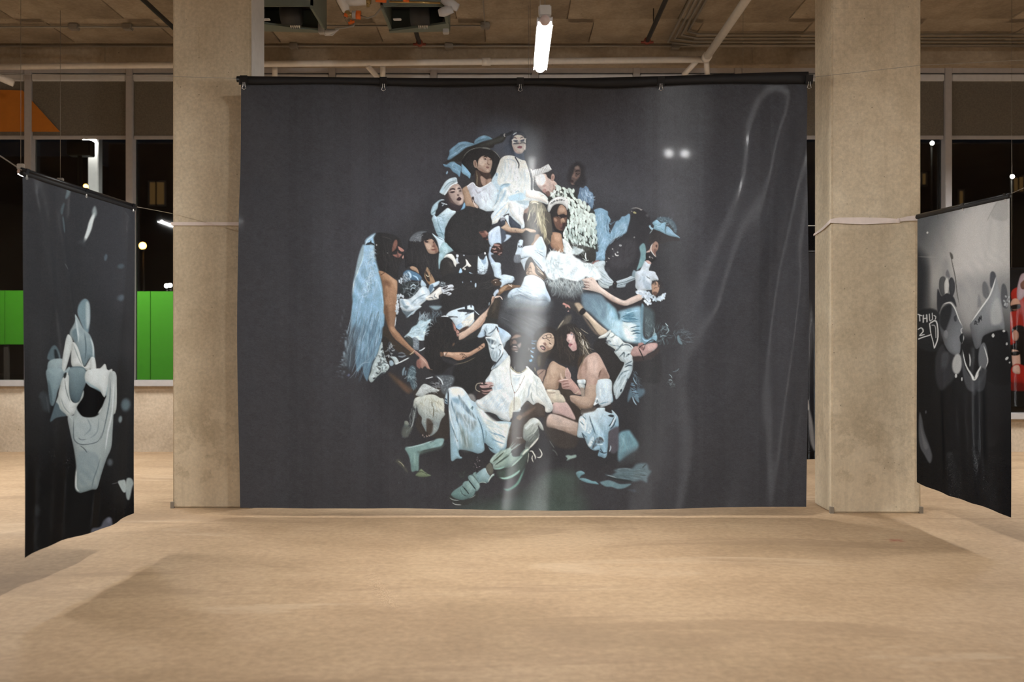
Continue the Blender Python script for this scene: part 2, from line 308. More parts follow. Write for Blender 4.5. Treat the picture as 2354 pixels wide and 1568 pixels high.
ART_MAIN = r'''
# soft glows of the studio backdrop
T P
e 454349 1200,560 420,400 0 140 .55
e 5a6270 1170,315 60,45 0 40 .7
e 47474b 1420,520 160,120 0 60 .5
f 313033 45 .95|880,560 960,480 1030,420 1120,380 1300,430 1420,480 1540,520 1580,620 1560,760 1560,900 1520,1000 1460,1080 1300,1080 1100,1090 960,1050 900,960 830,860 820,700
g 3c3e3d 4a5750 1180,1080 1190,1160 24 .9|1060,1180 1090,1150 1160,1145 1210,1120 1260,1085 1310,1085 1330,1110 1330,1180
e 4c5b54 1225,1165 85,32 0 30 .8
e 4a5751 1268,1105 40,20 -20 16 .6
# woman in the dark behind the feathers
T B
f 2d2b2d 6 .9|820,560 840,380 920,260 1040,230 1130,300 1140,450 1160,600 1060,680 900,660
f 5a4a46 2 1|900,480 930,400 960,310 1010,285 1045,310 1060,380 1050,470 1000,540 950,590 900,620 880,590 890,540
f 8d766c 2 .8|960,310 1010,290 1035,330 1010,350 965,345
f 8a6a5e 1.2 .9|935,430 960,400 965,470 990,490 1040,440 1030,480 980,530 940,510 905,490
s 231f22 1.5 .4|985,425 1010,440 1040,430
s 2b2325 2.2 .5|975,385 1010,375 1040,380
f 3a2c2c 1 1|870,550 900,535 935,560 920,590 885,580
f 7d6055 1 .7|890,600 930,600 950,620 910,630
f 6b87a3 .8 1|1050,680 1110,690 1150,650 1200,690 1230,750 1280,780 1300,900 1290,1000 1270,1060 1230,1020 1190,960 1100,930 1030,940 1010,850 1030,780
r a9c4da 3d4a5a 60 9 1.2 70 25 .2 .9|1050,700 1150,670 1250,770 1290,950 1240,1020 1100,920 1030,900
# blue plume sleeves to the right
f 7fa3bc .8 1|1300,1100 1360,1060 1430,1050 1500,1080 1550,1120 1560,1200 1600,1260 1590,1390 1570,1480 1590,1568 1350,1568 1330,1400 1300,1250
T D
f 7da2bb .8 1|1640,0 1850,0 1870,80 1910,150 1900,290 1890,380 1960,300 2010,200 2080,165 2120,110 2180,100 2260,60 2270,180 2250,240 2230,330 2200,390 2170,440 2060,480 1960,550 1880,640 1830,720 1820,800 1815,890 1700,890 1640,900 1650,750 1700,720 1680,560 1650,400 1610,200
f 3b3a3e .8 1|1885,230 1925,190 1950,160 2010,190 1960,300 1900,420 1890,300
r a9c6d6 5f8298 190 16 1.1 100 28 .25 .8|1640,20 1840,30 1890,200 1880,380 2050,200 2240,90 2200,380 1950,550 1830,700 1800,880 1680,880 1700,700
t 48606f 2 .6 .8|1870,120 1850,300 1880,420
t 516b7b 2 .6 .7|2170,440 2220,360 2230,240
t 48606f 2 .5 .7|2010,200 2050,180 2080,200
t b8d4e2 2 .6 .9|1880,640 1960,540 2060,470 2160,430
# dancer in black leaning right
T E
f 2f2d30 2 1|440,830 500,740 600,650 720,590 800,540 840,400 880,240 900,160 1000,120 1090,150 1200,250 1230,420 1180,640 1080,760 1040,900 1040,1100 980,1260 880,1300 800,1360 620,1430 560,1420 500,1340 420,1240 400,1120 420,960
f 434044 8 .6|560,820 700,700 860,660 980,760 960,950 800,1150 620,1200 500,1100
f 464246 4 .6|430,1180 480,1190 500,1250 450,1270
t 8d8982 2 .4|870,125 960,110 1020,125 1080,150
f 9c948c .6 .9|1030,140 1080,140 1060,160
f b9ab6c .5 1|930,175 970,195 960,215 915,200
f 8f857a .5 1|880,160 900,175 890,185
f 6b6467 2 .5|1150,230 1190,235 1185,280 1150,260
e b8b6b4 685,783 22,20 0 .4
e a9a6a4 545,845 12,10
e b4b1ae 635,905 14,12
t c9c6c0 2.5 .4|590,910 600,950 630,965 660,950
t a8a49f 1.6 .4|460,1000 480,1015 500,1020
e 96928e 550,975 12,8
t 8f8c88 1 .4 .7|560,870 570,890
e 8d8986 935,640 10,14 30
e 8d8986 435,1070 14,6
f 73989c 1.6 1|1030,820 1090,750 1130,780 1150,900 1150,1000 1130,1060 1080,1160 1030,1200 980,1230 1020,1100 1050,950
# strap fabric over the shoulder
f c2cdd0 .8 1|300,1060 400,1060 410,1120 390,1170 420,1250 480,1340 560,1430 540,1490 480,1520 470,1550 350,1530 290,1460 270,1330 200,1200 180,1110
s 54626a 1.2 .5 .9|270,1310 330,1380 430,1440 540,1470
s 6d7c84 1 .5 .8|240,1230 330,1300 450,1390 540,1440
s 54626a 1.1 .5 .8|280,1390 380,1470 470,1500
s 7d8b92 1 .5 .7|330,1250 430,1340 540,1430
f a66a62 .7 1|180,1100 200,1060 250,1050 290,1040 290,1060 230,1080 200,1110
f a9b8bf .8 1|610,1430 690,1400 800,1370 900,1330 970,1350 940,1400 850,1440 790,1480 760,1530 640,1540 600,1510 620,1480
f 8da3ac 1.2 .9|900,1280 930,1230 980,1270 960,1350 900,1340
s 3a4248 1.2 .4 .9|620,1470 760,1440 880,1400 960,1370
s 3a4248 1 .4 .9|640,1500 740,1480 820,1460
s e0e8e8 1 .4 .8|620,1440 740,1400 880,1340
f 2b292b .6 1|545,1490 560,1440 600,1430 625,1460 615,1530 570,1560
e 5b4a4a 580,1465 12,10
# capped figure with raised face
f 332f30 1.5 1|1190,680 1230,560 1290,510 1400,540 1560,610 1700,660 1750,690 1740,720 1600,720 1440,760 1360,760 1300,720 1240,760 1180,760
f 4d6470 1.5 .8|1340,310 1420,280 1530,290 1630,350 1690,440 1700,550 1670,580 1640,500 1560,400 1440,380
r 9db6c0 2f3a40 90 6 .8 60 50 .3 .8|1350,310 1500,290 1640,370 1690,540 1660,560 1580,430 1430,360
f 8bb6ca .7 1|1260,390 1300,350 1340,330 1370,350 1400,380 1440,390 1500,380 1510,440 1490,520 1500,590 1400,540 1320,510 1280,490 1290,440
f 86adc4 .7 1|1500,590 1490,520 1510,460 1550,460 1620,530 1660,580 1740,640 1755,670 1700,650 1600,630
t 33454f 1.6 .5|1500,590 1490,520 1505,450 1480,390
t 5a7685 1.4 .5 .8|1300,470 1380,430 1440,390
f 9cbccb .6 1|1200,440 1225,425 1240,460 1280,490 1250,510 1215,480
t 9aa6a8 1.2 .4|1210,580 1240,540 1270,500
f b98872 1 1|1200,880 1250,800 1290,740 1330,720 1370,770 1360,860 1320,920 1330,990 1280,960 1250,900
f 4a3632 .8 .9|1320,790 1350,780 1345,830 1325,820
f 7a5145 1 .7|1290,860 1340,870 1300,960
t dcd3cb 1.8 .4|1280,740 1240,810 1240,880 1290,960 1340,1010
t c4b6ae 1.4 .4|1210,930 1230,990 1280,1030
f 2a2728 1 1|1145,930 1200,900 1230,950 1260,1030 1320,1010 1310,1060 1250,1090 1190,1070 1150,1040
f caa79b .6 1|1150,915 1190,880 1230,880 1210,910
f c6c3c1 1 .8|1200,1000 1220,980 1225,1020
f d9aea2 .7 1|1140,1070 1190,1060 1240,1100 1230,1130 1180,1130
f d3dde3 .8 1|970,1400 990,1300 1050,1220 1100,1120 1130,1070 1190,1120 1230,1130 1200,1230 1250,1300 1330,1360 1340,1400 1270,1430 1240,1500 1250,1568 980,1568
f 8398a8 2 .7|1140,1280 1200,1300 1280,1360 1330,1390 1260,1420 1190,1400
f 4a525c .8 1|1150,1340 1180,1350 1220,1390 1200,1390
s 3a4149 1.6 .5 .9|1070,1260 1090,1250 1110,1270 1130,1250
s 8ba0ae 2.5 1.2 .6|1050,1400 1090,1500 1140,1560
# wide hat with blue scarves
T A
f 7ba5c0 .7 1|380,650 415,560 420,490 480,430 540,385 590,345 700,325 800,345 890,380 800,410 700,460 600,540 500,610 430,655
f 566f80 3 .7|540,420 640,370 700,400 640,460 560,500 500,510
t 9cc3da 2 .7 .9|400,620 520,540 680,430 860,385
t 8fb6cf 1.5 .6 .8|520,460 600,380 720,345
f 7fabc6 .7 1|865,340 890,290 960,240 1040,215 1120,230 1180,265 1190,285 1100,300 1000,330 900,385 870,375
t 55748a 2.2 .8 .7|880,350 960,300 1080,270
f 80adca .7 1|305,740 370,745 430,700 490,680 540,720 620,770 630,810 600,960 560,920 480,870 420,800 340,785
f 5b7f97 2 .6|540,750 620,790 600,840 560,800
f 88b6d3 .6 1|640,740 655,700 690,700 740,820 800,880 800,940 780,990 740,950 640,880
t a6cbe0 2 .7 .8|500,700 470,780 560,850
f 33312f 2 1|300,720 420,660 560,560 700,450 860,390 1000,340 1150,300 1300,230 1400,190 1440,230 1380,330 1240,380 1180,440 900,460 700,620 620,690 500,690 400,700
g 3a3936 53544f 900,420 1350,240 5 .9|900,400 1050,340 1250,270 1400,220 1380,290 1240,350 1100,400 950,430
f 2e2c2d .8 1|640,690 680,590 760,500 860,450 1000,435 1150,455 1250,520 1340,620 1330,720 1290,850 1240,900 1200,1000 1140,1010 1000,900 900,840 870,900 830,940 800,900 720,800 660,740
t 83847e 1.2 .4|650,660 700,560 790,480 900,442 1000,437 1120,455 1200,485
t 83847e 1.2 .4|1180,470 1260,530 1310,590 1340,640
t 9d9e96 3.5 .6 .5|1000,440 1080,440 1160,460
e 9bc0d8 375,890 14,30 20 .5 .9
# hat man
f 4d3c34 1 1|890,840 1000,880 1140,890 1180,990 1150,1080 1020,1160 900,1130 880,1000
f b8917b 1.5 1|980,950 1050,960 1090,1000 1170,990 1160,1050 1100,1100 1030,1120 990,1050
f 8c6552 2 .7|1080,1000 1110,1010 1100,1090 1070,1090
t 85765c 2 .4|900,850 920,960 915,1060 920,1130
f cba58d .6 1|850,690 870,660 910,665 935,670 950,620 1040,580 1110,600 1170,640 1190,700 1180,770 1165,830 1140,880 1080,890 1010,870 950,840 910,800 880,795 855,750
f e1c6b2 2 .8|960,640 1010,610 1040,650 1060,700 1020,760 960,730
f 9c7563 2 .7|940,800 1010,810 1060,870 1130,880 1080,895 1000,870
f dcbfae 1.5 .8|1075,650 1110,690 1090,720 1060,700
f 2b2627 .8 1|900,660 950,600 1000,585 940,660 930,780 915,720
f 7e5645 .8 .8|870,690 890,680 900,730 885,770
t 3a2c28 2.4 .5|1025,605 1065,592 1105,612
t 3a2c28 2 .5|1138,618 1165,622 1180,640
f 3a2a28 .7 .95|1035,640 1060,622 1085,640 1065,652
e d9c6b8 1046,640 5,5
f 3a2a28 .7 .95|1140,650 1160,640 1176,652 1158,660
f b08a76 1.4 .7|1105,640 1125,660 1110,700 1120,720 1095,715
t 6d4738 1.6 .7 .9|1100,712 1125,735 1148,742
f 8d6252 1.2 .6|1095,700 1110,690 1115,725 1098,722
f a8766a .8 .9|1075,775 1105,768 1138,788 1112,812 1085,800
t 5f3a36 1.4 .5|1078,785 1105,786 1135,792
f d9b8a4 1.5 .6|1080,830 1120,825 1120,860 1085,855
f 433430 1.2 .9|950,850 1040,880 1120,890 1150,870 1120,980 1080,1000 1000,930
f c79b79 .7 1|650,1190 700,1140 745,1130 790,1250 830,1340 900,1420 940,1500 880,1510 790,1490 720,1480 690,1400 670,1300
f 9a6f52 2 .7|660,1200 690,1300 720,1440 700,1400 670,1290
g cdccd5 d9e6ec 800,1150 1200,1400 .7|740,1130 840,1065 900,1130 980,1155 1080,1110 1170,1050 1190,1000 1250,1100 1290,1190 1280,1350 1230,1480 1200,1568 1000,1568 940,1480 860,1420 800,1300 770,1220
s f1f1f4 1.8 .4|740,1130 840,1065 900,1130 980,1155 1080,1110 1170,1050
t 9392a0 3 1.2 .7|880,1170 930,1250 1000,1210
t a3a5b2 3 1.4 .6|1000,1220 1050,1180 1100,1170
t aeb4c0 3 1.2 .6|820,1230 840,1320 900,1400
f ebf5f8 6 .6|1000,1300 1150,1280 1150,1420 1030,1440
f 3a2f31 .8 .95|820,1330 860,1320 870,1400 920,1470 940,1520 880,1480 830,1400
f c9a895 .6 1|850,1420 890,1440 940,1500 920,1530 870,1480
t e8d5c8 1.6 .4|840,1360 860,1430 900,1500
# top figure in white with winged glasses
f 3c424e 2.5 1|1490,420 1500,300 1540,200 1620,145 1720,140 1790,200 1810,300 1810,420 1800,560 1760,640 1640,630 1560,560 1510,500
f 4a5260 5 .7|1400,420 1480,380 1560,520 1560,580 1440,560
s 3a3d44 7 1|1360,210 1420,200 1480,190 1540,150
e cfcdc6 1418,207 22,28 0 .4
e 3a3c42 1430,207 18,22
e 5d6068 1520,130 18,12
f 4f5a6b 2 1|1590,500 1740,510 1770,600 1780,680 1700,700 1620,620
f ecdccf .6 1|1555,270 1590,215 1650,200 1720,210 1770,260 1790,340 1795,430 1760,490 1720,530 1660,535 1600,500 1570,440 1545,370
f c7a99f 2 .8|1555,380 1600,450 1680,520 1740,520 1660,540 1590,500
f 4a505d 1.2 1|1540,240 1570,190 1640,165 1730,170 1780,230 1740,215 1650,200 1590,225 1560,280
t c9dae4 2 .5|1560,210 1600,175 1640,160
t 55525c 2 .6 .9|1570,262 1600,250 1640,272
t 55525c 2 .6 .9|1690,268 1725,246 1755,246
f 4a4d58 1.2 .85|1552,366 1600,338 1650,332 1668,346 1700,344 1715,330 1770,332 1790,366 1750,350 1705,360 1660,366 1605,372
F f6efe6 .4 1|1535,290 1570,282 1655,286 1675,300 1700,286 1760,268 1805,262 1792,300 1798,350 1765,334 1712,336 1690,316 1665,318 1645,338 1590,344 1556,362 1552,322
f 565b6c .5 1|1572,298 1650,298 1640,325 1600,332 1578,318
f 565b6c .5 1|1697,300 1770,280 1760,315 1715,325
s f6efe6 1.2 .4|1560,355 1590,330 1610,345
f b3888a .6 1|1675,345 1690,345 1690,365 1672,365
f a5626e .6 1|1640,425 1680,398 1730,408 1720,440 1680,448
s 6a3a48 1 .4|1650,422 1690,418 1725,418
f f4e6dc 1 .8|1760,380 1795,380 1790,470 1770,460
g ece8dd dfe7e8 1500,700 1300,1500 .7|1340,640 1400,590 1480,570 1570,580 1640,610 1720,650 1790,670 1850,780 1920,850 1940,1000 1940,1180 2050,1220 2130,1270 2200,1350 2195,1450 2100,1420 1950,1390 1850,1400 1800,1480 1740,1568 1200,1568 1280,1400 1290,1200 1190,1050 1190,1000 1250,900 1280,800 1310,720
f bcd3df 1.5 .9|1250,900 1190,1000 1200,1070 1290,1190 1340,1140 1280,1050 1300,900
t 6d8598 2 .6|1250,870 1270,920 1250,950
f a3c3d4 2 .9|1340,1110 1420,1085 1520,1080 1480,1130 1400,1150 1340,1230 1300,1260
t 7f9cb0 2 .8|1330,1150 1410,1090 1520,1085
t c2ccd2 2.5 1.2|1400,660 1500,640 1620,700 1600,860 1560,1040
t cfd6d8 3 1.4 .8|1620,820 1600,960 1560,1060
f b5d4e2 2 1|1490,1310 1600,1270 1720,1240 1800,1310 1740,1370 1640,1390 1500,1370
t 8db1c6 1.6 .6|1490,1370 1600,1390 1720,1390
t 9fbfd0 2 .7|1600,1250 1650,1210 1680,1230
f a9c2c6 1.5 .9|1640,1400 1740,1380 1860,1390 1840,1440 1760,1460 1680,1440
t b8cfdb 3 1|1430,1120 1400,1300 1290,1500 1200,1568
t 98b4c4 2.2 .8|1340,1180 1290,1340 1230,1480
t c4d2d8 3 1|1490,1250 1450,1400 1380,1560
t a9c3d2 2 .6|1500,1370 1480,1460 1400,1568
s 3a3f4a 3 .4|1605,605 1650,680 1672,730 1668,795
e 8e9298 1700,675 7,7
e 7f858c 1650,965 7,10
e 7f858c 1530,1230 9,8
e 9aa0a6 1605,1200 7,6
e 8f959b 1345,1175 7,7
e 9aa0a6 1240,1470 6,6
e 9aa0a6 1270,1380 6,6
s 45484e 4.6 .6|1790,560 1810,660 1850,780 1885,900 1905,1020 1905,1180
s 777b80 1 .4 .8|1860,800 1895,930 1908,1100
f f1e8de 1 1|1790,1200 1900,1210 2050,1260 2150,1330 2190,1420 2100,1400 2000,1360 1860,1330 1780,1290
t c8b5a8 1.4 .6|2050,1310 2100,1290 2130,1300
f c3d8e0 2 .8|1760,1220 1800,1200 1790,1320 1750,1330
# sailor cap
f 3b3233 2 1|330,1290 390,1190 430,1320 500,1440 640,1460 680,1420 690,1568 420,1568 390,1440
f c0a396 .7 1|395,1210 440,1130 540,1085 600,1110 640,1180 660,1260 680,1350 660,1440 600,1475 520,1450 460,1380 410,1290
f 5a4642 2.5 .9|390,1210 420,1300 470,1390 540,1460 470,1460 400,1340
f d9c0b2 2 .8|540,1130 590,1130 600,1200 570,1240 540,1180
f cfb2a6 2 .7|620,1290 660,1300 655,1420 610,1450 600,1400
t 33282b 3.4 .8 .9|415,1222 450,1185 500,1182 525,1205
f 4a3838 1.6 .9|425,1240 480,1215 520,1228 495,1252 450,1256
t 2a2022 1.8 .5|440,1245 480,1240 515,1228
t d7bcae 1.4 .6|450,1218 480,1208 510,1212
t 33282b 3 .8 .9|562,1188 590,1168 630,1188
f 4a3838 1.4 .9|585,1218 615,1202 640,1215 615,1228
t 2a2022 1.6 .5|590,1222 615,1216 640,1216
f 4a3535 .6 .9|555,1285 580,1275 590,1300 570,1310
f 331f24 .6 1|548,1375 575,1335 600,1325 635,1350 625,1380 590,1392
s 5b3b42 1 .4|560,1365 600,1358 630,1360
f c6dae2 .7 1|245,1230 290,1140 340,1060 400,1010 470,980 540,975 560,1030 555,1060 490,1075 420,1130 370,1210 330,1290 250,1255
t 6f8795 1.6 .5|300,1210 380,1100 460,1050 555,1035
f e6eef0 .6 1|325,1285 370,1200 430,1120 500,1075 560,1055 555,1085 480,1110 420,1170 380,1240 340,1290
f 9dbccb 1.5 .7|250,1230 300,1150 320,1180 280,1250
e 525a62 535,1020 10,8
f 30323a 1 1|230,1430 290,1375 350,1390 400,1450 370,1530 330,1568 230,1568 210,1500
t c9d3da 2.4 .5|170,1500 200,1430 270,1385 340,1380
t 9fb0bb 1.6 .5|260,1400 300,1440 360,1450
t b9c7cf 2 .5|240,1500 290,1480 330,1500
T C
f a9c5d1 1 1|240,360 270,250 330,180 400,130 430,130 380,190 370,260 330,330 320,390 270,410
t 6b8592 2 .6|250,380 290,350 340,300
f 2e2c30 1 1|380,200 430,150 510,140 560,190 550,260 500,310 420,370 350,410 320,400 360,300
t c2ccd2 2 .5|420,180 470,190 520,210
t b4c0c8 1.6 .5|440,240 480,200
e d5dade 520,205 18,8 20
g cfe0e6 9cbccb 500,300 350,700 .8|350,430 420,370 500,300 550,270 620,310 690,330 660,400 600,450 540,560 500,640 500,740 480,860 460,900 400,800 350,740 310,640 280,540 260,470 300,400
r 5f7f90 7fa0b0 40 8 1 160 14 .1 .8|300,480 440,380 620,420 520,560 490,700 400,780
t 6b8a99 2 .6|350,430 380,560 440,720 470,800
t 5e7c8b 1.6 .5|330,700 420,720 480,760
f 7fb0d2 1 1|770,300 820,210 850,170 865,230 840,290 800,310
f 3a3034 1.2 1|560,230 640,300 700,320 780,300 820,210 760,230 680,210 600,180
f c9dde6 .7 1|270,735 340,780 410,800 490,860 470,960 440,1010 385,1030 350,900 310,820
t 6b8795 1.6 .5|330,780 400,820 480,860
f a3c4cc .8 1|450,900 500,890 580,940 650,1000 680,1020 600,1060 530,1100 470,1180 420,1240 410,1330 430,1440 440,1540 400,1480 370,1300 370,1130 400,1080 390,1030
t 5e7b86 1.4 .5|520,920 600,970 650,1010
t 7ea3ac 2 1|410,1250 390,1400 430,1530
# crowned figure
T B
f 3f3b3c .8 1|410,440 470,400 550,390 580,430 600,500 560,560 500,530 450,490
f dcbcae .8 1|290,470 420,430 470,500 520,530 590,560 640,630 600,720 550,770 500,830 440,800 330,700 270,600
f cf9f8c .8 1|530,470 560,430 590,460 590,510 560,560 530,540
f a06e60 .8 .8|545,480 570,470 565,520 550,520
f f6f1ec 4 .9|240,420 380,430 430,540 380,640 280,620 230,520
f b38b80 1.5 .8|370,650 420,620 440,650 400,670
f c08478 1 .9|370,740 400,700 440,710 430,760 400,770
f 6d4d47 1.2 .9|430,760 490,740 510,800 480,840 440,810
t 8f6c60 1.5 .6|560,600 580,680 540,760
F e9e8e5 .5 1|190,480 200,370 240,350 330,335 480,252 542,352 470,395 420,410 330,440 250,470
s 6e6e70 1 .4 .8|340,345 360,400
s 6e6e70 1 .4 .8|365,330 390,390
s 6e6e70 1 .4 .8|390,318 415,380
s 6e6e70 1 .4 .8|415,305 438,370
s 77777a 1 .4 .8|240,360 250,440
s 77777a 1 .4 .8|270,350 285,430
s 77777a 1 .4 .8|300,345 318,420
s 88888a 1 .4 .7|440,295 455,330
t 55585c 1.4 .4 .8|215,480 230,560 240,640
r 8a8c90 3c3e42 20 3 1 90 60 .2 .8|205,470 240,470 250,660 215,660
# feather coat
f 353733 1 1|650,620 760,680 900,700 980,750 1020,900 1150,960 1230,1060 1320,1120 1290,1250 1340,1450 1370,1640 1380,1780 1300,1820 1100,1830 900,1760 760,1640 740,1500 790,1400 830,1280 830,1060 800,1000 640,880 480,920 490,850 560,760 620,690
d dfe6da c3d0c6 34 7.2 3.8 65 22 1|640,640 760,690 900,710 980,770 1020,900 1150,970 1230,1070 1310,1130 1280,1200 1150,1170 1000,1060 900,960 830,950 740,800 560,830 520,860 600,720
d dde6dc bccac0 54 7.0 3.5 78 16 1|850,1000 1000,1080 1150,1170 1300,1200 1330,1450 1250,1500 1100,1440 960,1400 830,1380 820,1280 900,1200
d d6e0d8 9fb0a8 76 6.2 2.4 82 12 1|800,1400 1000,1410 1200,1450 1340,1480 1370,1640 1300,1760 1100,1800 900,1740 770,1620 750,1500
t e9ece4 3 .5|660,640 640,720 560,790 500,850
f 3e403c .8 .9|700,770 740,790 720,830 690,810
f 3e403c .8 .9|620,740 650,740 640,800 615,790
# headband woman
f 2e2a2b 1 1|500,1120 560,1020 660,970 760,980 820,1060 830,1200 810,1320 760,1460 720,1480 600,1450 540,1330 510,1230
f b98a6c 1 1|640,1120 660,1040 700,990 750,1000 800,1060 815,1140 800,1180 760,1150 700,1160 660,1170
f d0a483 2 .7|680,1050 740,1040 780,1080 740,1120 690,1110
f 6a4a3c 1.5 1|570,1220 640,1200 700,1230 760,1220 810,1200 800,1320 760,1420 720,1450 640,1420 590,1330
f b98668 1.2 .9|585,1225 620,1230 640,1260 620,1290 590,1270
f c0906f 1 1|700,1260 730,1225 760,1230 780,1270 770,1310 730,1300 715,1330
f 2a2223 .8 1|640,1170 720,1180 800,1170 820,1200 760,1215 700,1220 650,1200
t 8d6f62 1 .4|660,1195 690,1210 705,1220
f 7d4a44 .8 .9|680,1350 710,1330 735,1350 715,1375 690,1370
f 33282a 1.5 .9|740,1330 790,1310 770,1400 730,1440
f 4a2f30 1 .9|700,1400 740,1395 735,1425 705,1425
f d8d6d0 .7 1|465,1050 490,950 560,880 650,840 760,850 830,900 840,1000 820,1080 790,1020 720,975 640,970 560,1010 510,1100 480,1120
t f0efe9 2 .5|490,970 570,900 660,860 760,870
s 3d3d40 1.7 .3|525,975 540,945 552,965
s 3d3d40 1.5 .3|562,950 572,925
s 3d3d40 1.5 .3|582,940 595,912 603,928
s 3d3d40 1.5 .3|618,922 632,900 644,920 655,898
s 3d3d40 1.6 .3|672,912 690,888
s 3d3d40 1.6 .3|702,908 715,890 722,912 735,893
s 3d3d40 1.5 .3|752,905 775,915
# arms & shoulder of headband woman
T D
f c08a66 .8 1|840,530 850,430 870,385 950,385 1020,410 1040,480 1050,570 1080,680 1085,730 1000,740 900,690 840,620
f d6a17c 3 .8|900,420 980,410 1020,460 1000,540 920,520
f 8c5c44 3 .7|840,560 900,650 1000,720 900,700 840,620
f d9dcd8 1.5 1|1050,500 1120,540 1200,600 1260,700 1250,780 1090,740 1080,660
r f0f2ee 8f9894 40 8 1 70 20 .1 .8|1060,520 1180,600 1250,740 1100,730
f 35332f 1 .9|1180,560 1300,600 1430,620 1500,640 1640,700 1650,880 1560,930 1440,900 1380,820 1280,720 1200,640
f c8d4d4 2 .9|1250,640 1320,660 1430,700 1380,760 1290,790 1240,740
r dfe5e2 8d9a98 40 7 1 85 25 .2 .8|1190,560 1350,560 1480,640 1430,760 1300,760
t d9dfdc 2.4 .5|1470,740 1465,820 1490,890
t b9c2c0 1.6 .5|1400,840 1480,890 1530,880
# blonde hair
T C
f 756f5f .8 1|2010,180 2060,140 2130,130 2230,160 2300,230 2340,330 2360,500 2380,700 2390,900 2300,880 2220,760 2160,660 2050,610 1980,560 1930,440 1990,250
T D
f 565048 1 1|500,180 560,0 800,20 840,100 860,250 870,400 850,440 820,500 780,640 760,720 720,600 650,470 600,380 560,300 480,300
T C
r d0c49c 8a8068 60 22 1.3 95 10 .08 .8|2060,160 2200,150 2290,260 2330,480 2300,520 2200,420 2130,240
r 3f3a34 5a5348 60 24 1.5 92 8 .08 .8|2000,230 2060,280 2120,520 2080,600 1990,560 1950,450
r d6c793 9c9070 40 26 1.6 78 6 .06 .8|2150,300 2230,330 2300,600 2330,760 2280,700 2190,520
r 2f2b28 4a443c 50 20 1.5 80 8 .06 .8|2060,600 2160,640 2240,700 2330,860 2350,640 2300,800 2200,760
t efe6c8 2.4 .6|2050,180 2120,160 2200,190
t e0d4ac 2 .6|2170,300 2190,420 2240,600
t d9cc9f 2 .6|2040,280 2010,420 1980,500
t d9cc9f 2 .6|2260,520 2310,650 2330,760
T A
t e3d6b0 2 .5|1860,1420 1940,1390 2040,1400
# ear/face of blonde
T C
f a98270 1 .9|1930,290 1970,240 2010,250 1990,330 1940,370 1915,340
f 3a3231 1 .9|1905,380 1960,350 1990,420 1960,520 1920,480
# white trousers and shirt tails of the top figure
T C
f dfe9ed .8 1|1330,400 1400,300 1480,170 1640,130 1900,130 2010,170 1990,250 1930,300 1900,400 1930,540 1925,620 1865,630 1860,580 1760,500 1660,400 1560,420 1480,450 1440,520 1340,560
f 9fb4be 1.5 .9|1800,130 1990,140 1990,210 1900,200 1820,170
f f2efe8 1 .9|1660,150 1760,160 1830,220 1920,280 1910,400 1900,560 1800,480 1700,380 1660,300
f e9e5da .7 1|1340,540 1360,470 1460,340 1560,240 1640,150 1640,300 1560,390 1480,460 1430,530
t a9c0cc 2 .8|1380,420 1480,300 1620,170
t b9cdd6 2.4 1|1350,520 1450,420 1560,330 1640,250
t 8fa6b2 1.6 .6|1640,180 1650,260 1600,350 1540,400
f 35343a .8 1|1345,560 1440,530 1500,440 1560,390 1650,360 1640,400 1580,420 1600,470 1560,560 1490,600 1400,610 1350,600
f 3e4450 .8 1|1650,400 1760,490 1860,580 1860,630 1780,640 1700,610 1650,530
f dce6ec .8 1|1570,420 1640,390 1650,520 1680,610 1640,560 1600,480
e 8d8f96 1540,470 40,55 20 .7
e 3a3d46 1545,530 42,48 10 .6
t c9ccd2 2 .5|1500,440 1540,420 1580,440
g d3deea b8cbe0 1350,650 1450,900 1 1|1275,740 1310,680 1400,610 1480,590 1500,680 1515,850 1500,920 1400,930 1340,960 1290,880
f 454c58 2 1|1500,600 1560,640 1600,720 1600,800 1530,890 1510,760
f b8cbdc 1.5 .9|1600,740 1690,760 1640,820 1560,870 1600,800
g a9bcd2 c2d3e3 1320,1000 1450,1500 1.2 1|1290,990 1340,960 1380,1080 1330,1120 1400,1230 1500,1330 1510,1568 1400,1568 1380,1430 1330,1280 1285,1140
f c6d6e2 1 1|1500,1490 1560,1460 1680,1480 1740,1510 1730,1568 1500,1568
T G
f c6d7e4 1 1|1170,0 1340,0 1340,130 1360,230 1400,205 1480,215 1580,240 1580,300 1550,350 1480,360 1400,400 1350,440 1320,350 1330,290 1250,270 1220,120
# blonde: arm, back, wrapped top
T C
f d6ae8c .7 1|1510,620 1580,560 1590,500 1640,560 1680,610 1780,620 1900,640 1960,620 2060,640 2130,660 2130,700 2040,700 1960,690 1880,710 1800,700 1700,690 1600,660
f a87a5e 2 .7|1560,640 1700,680 1850,700 1700,705 1590,670
r 6d5a50 8a7262 22 5 .8 20 40 .2 .6|1640,630 1780,640 1800,690 1660,660
f e6c7aa 1.2 .8|1960,630 2040,640 2110,670 2040,690 1970,670
f 3a3838 1 1|1780,710 1880,720 1960,660 2060,710 2140,700 2200,740 2220,780 2130,840 2060,950 1930,930 1900,840 1850,760
f b08867 1.2 1|2130,740 2200,740 2200,800 2140,900 2090,960 2050,930 2100,850
t cfa986 2.4 .8|2200,760 2150,860 2100,940
f d7e2ea .7 1|2230,770 2290,880 2330,1000 2310,1200 2280,1400 2230,1340 2120,1230 2060,1150 1990,1130 1870,1160 1850,1090 1880,1000 1960,950 2060,960 2120,880
T D
f d6e2ea .7 1|290,770 300,700 360,640 460,620 560,600 640,460 700,540 740,650 740,750 720,900 710,1080 640,1030 560,930 500,840 440,820 300,850
f aec4d4 1.5 .8|560,640 640,480 690,560 720,680 660,700
t 5c7183 1.8 .5|550,720 640,770 720,830
t 6b8192 1.5 .5|520,700 600,720 720,760
t 5c7183 1.6 .5|520,850 620,950 700,1040
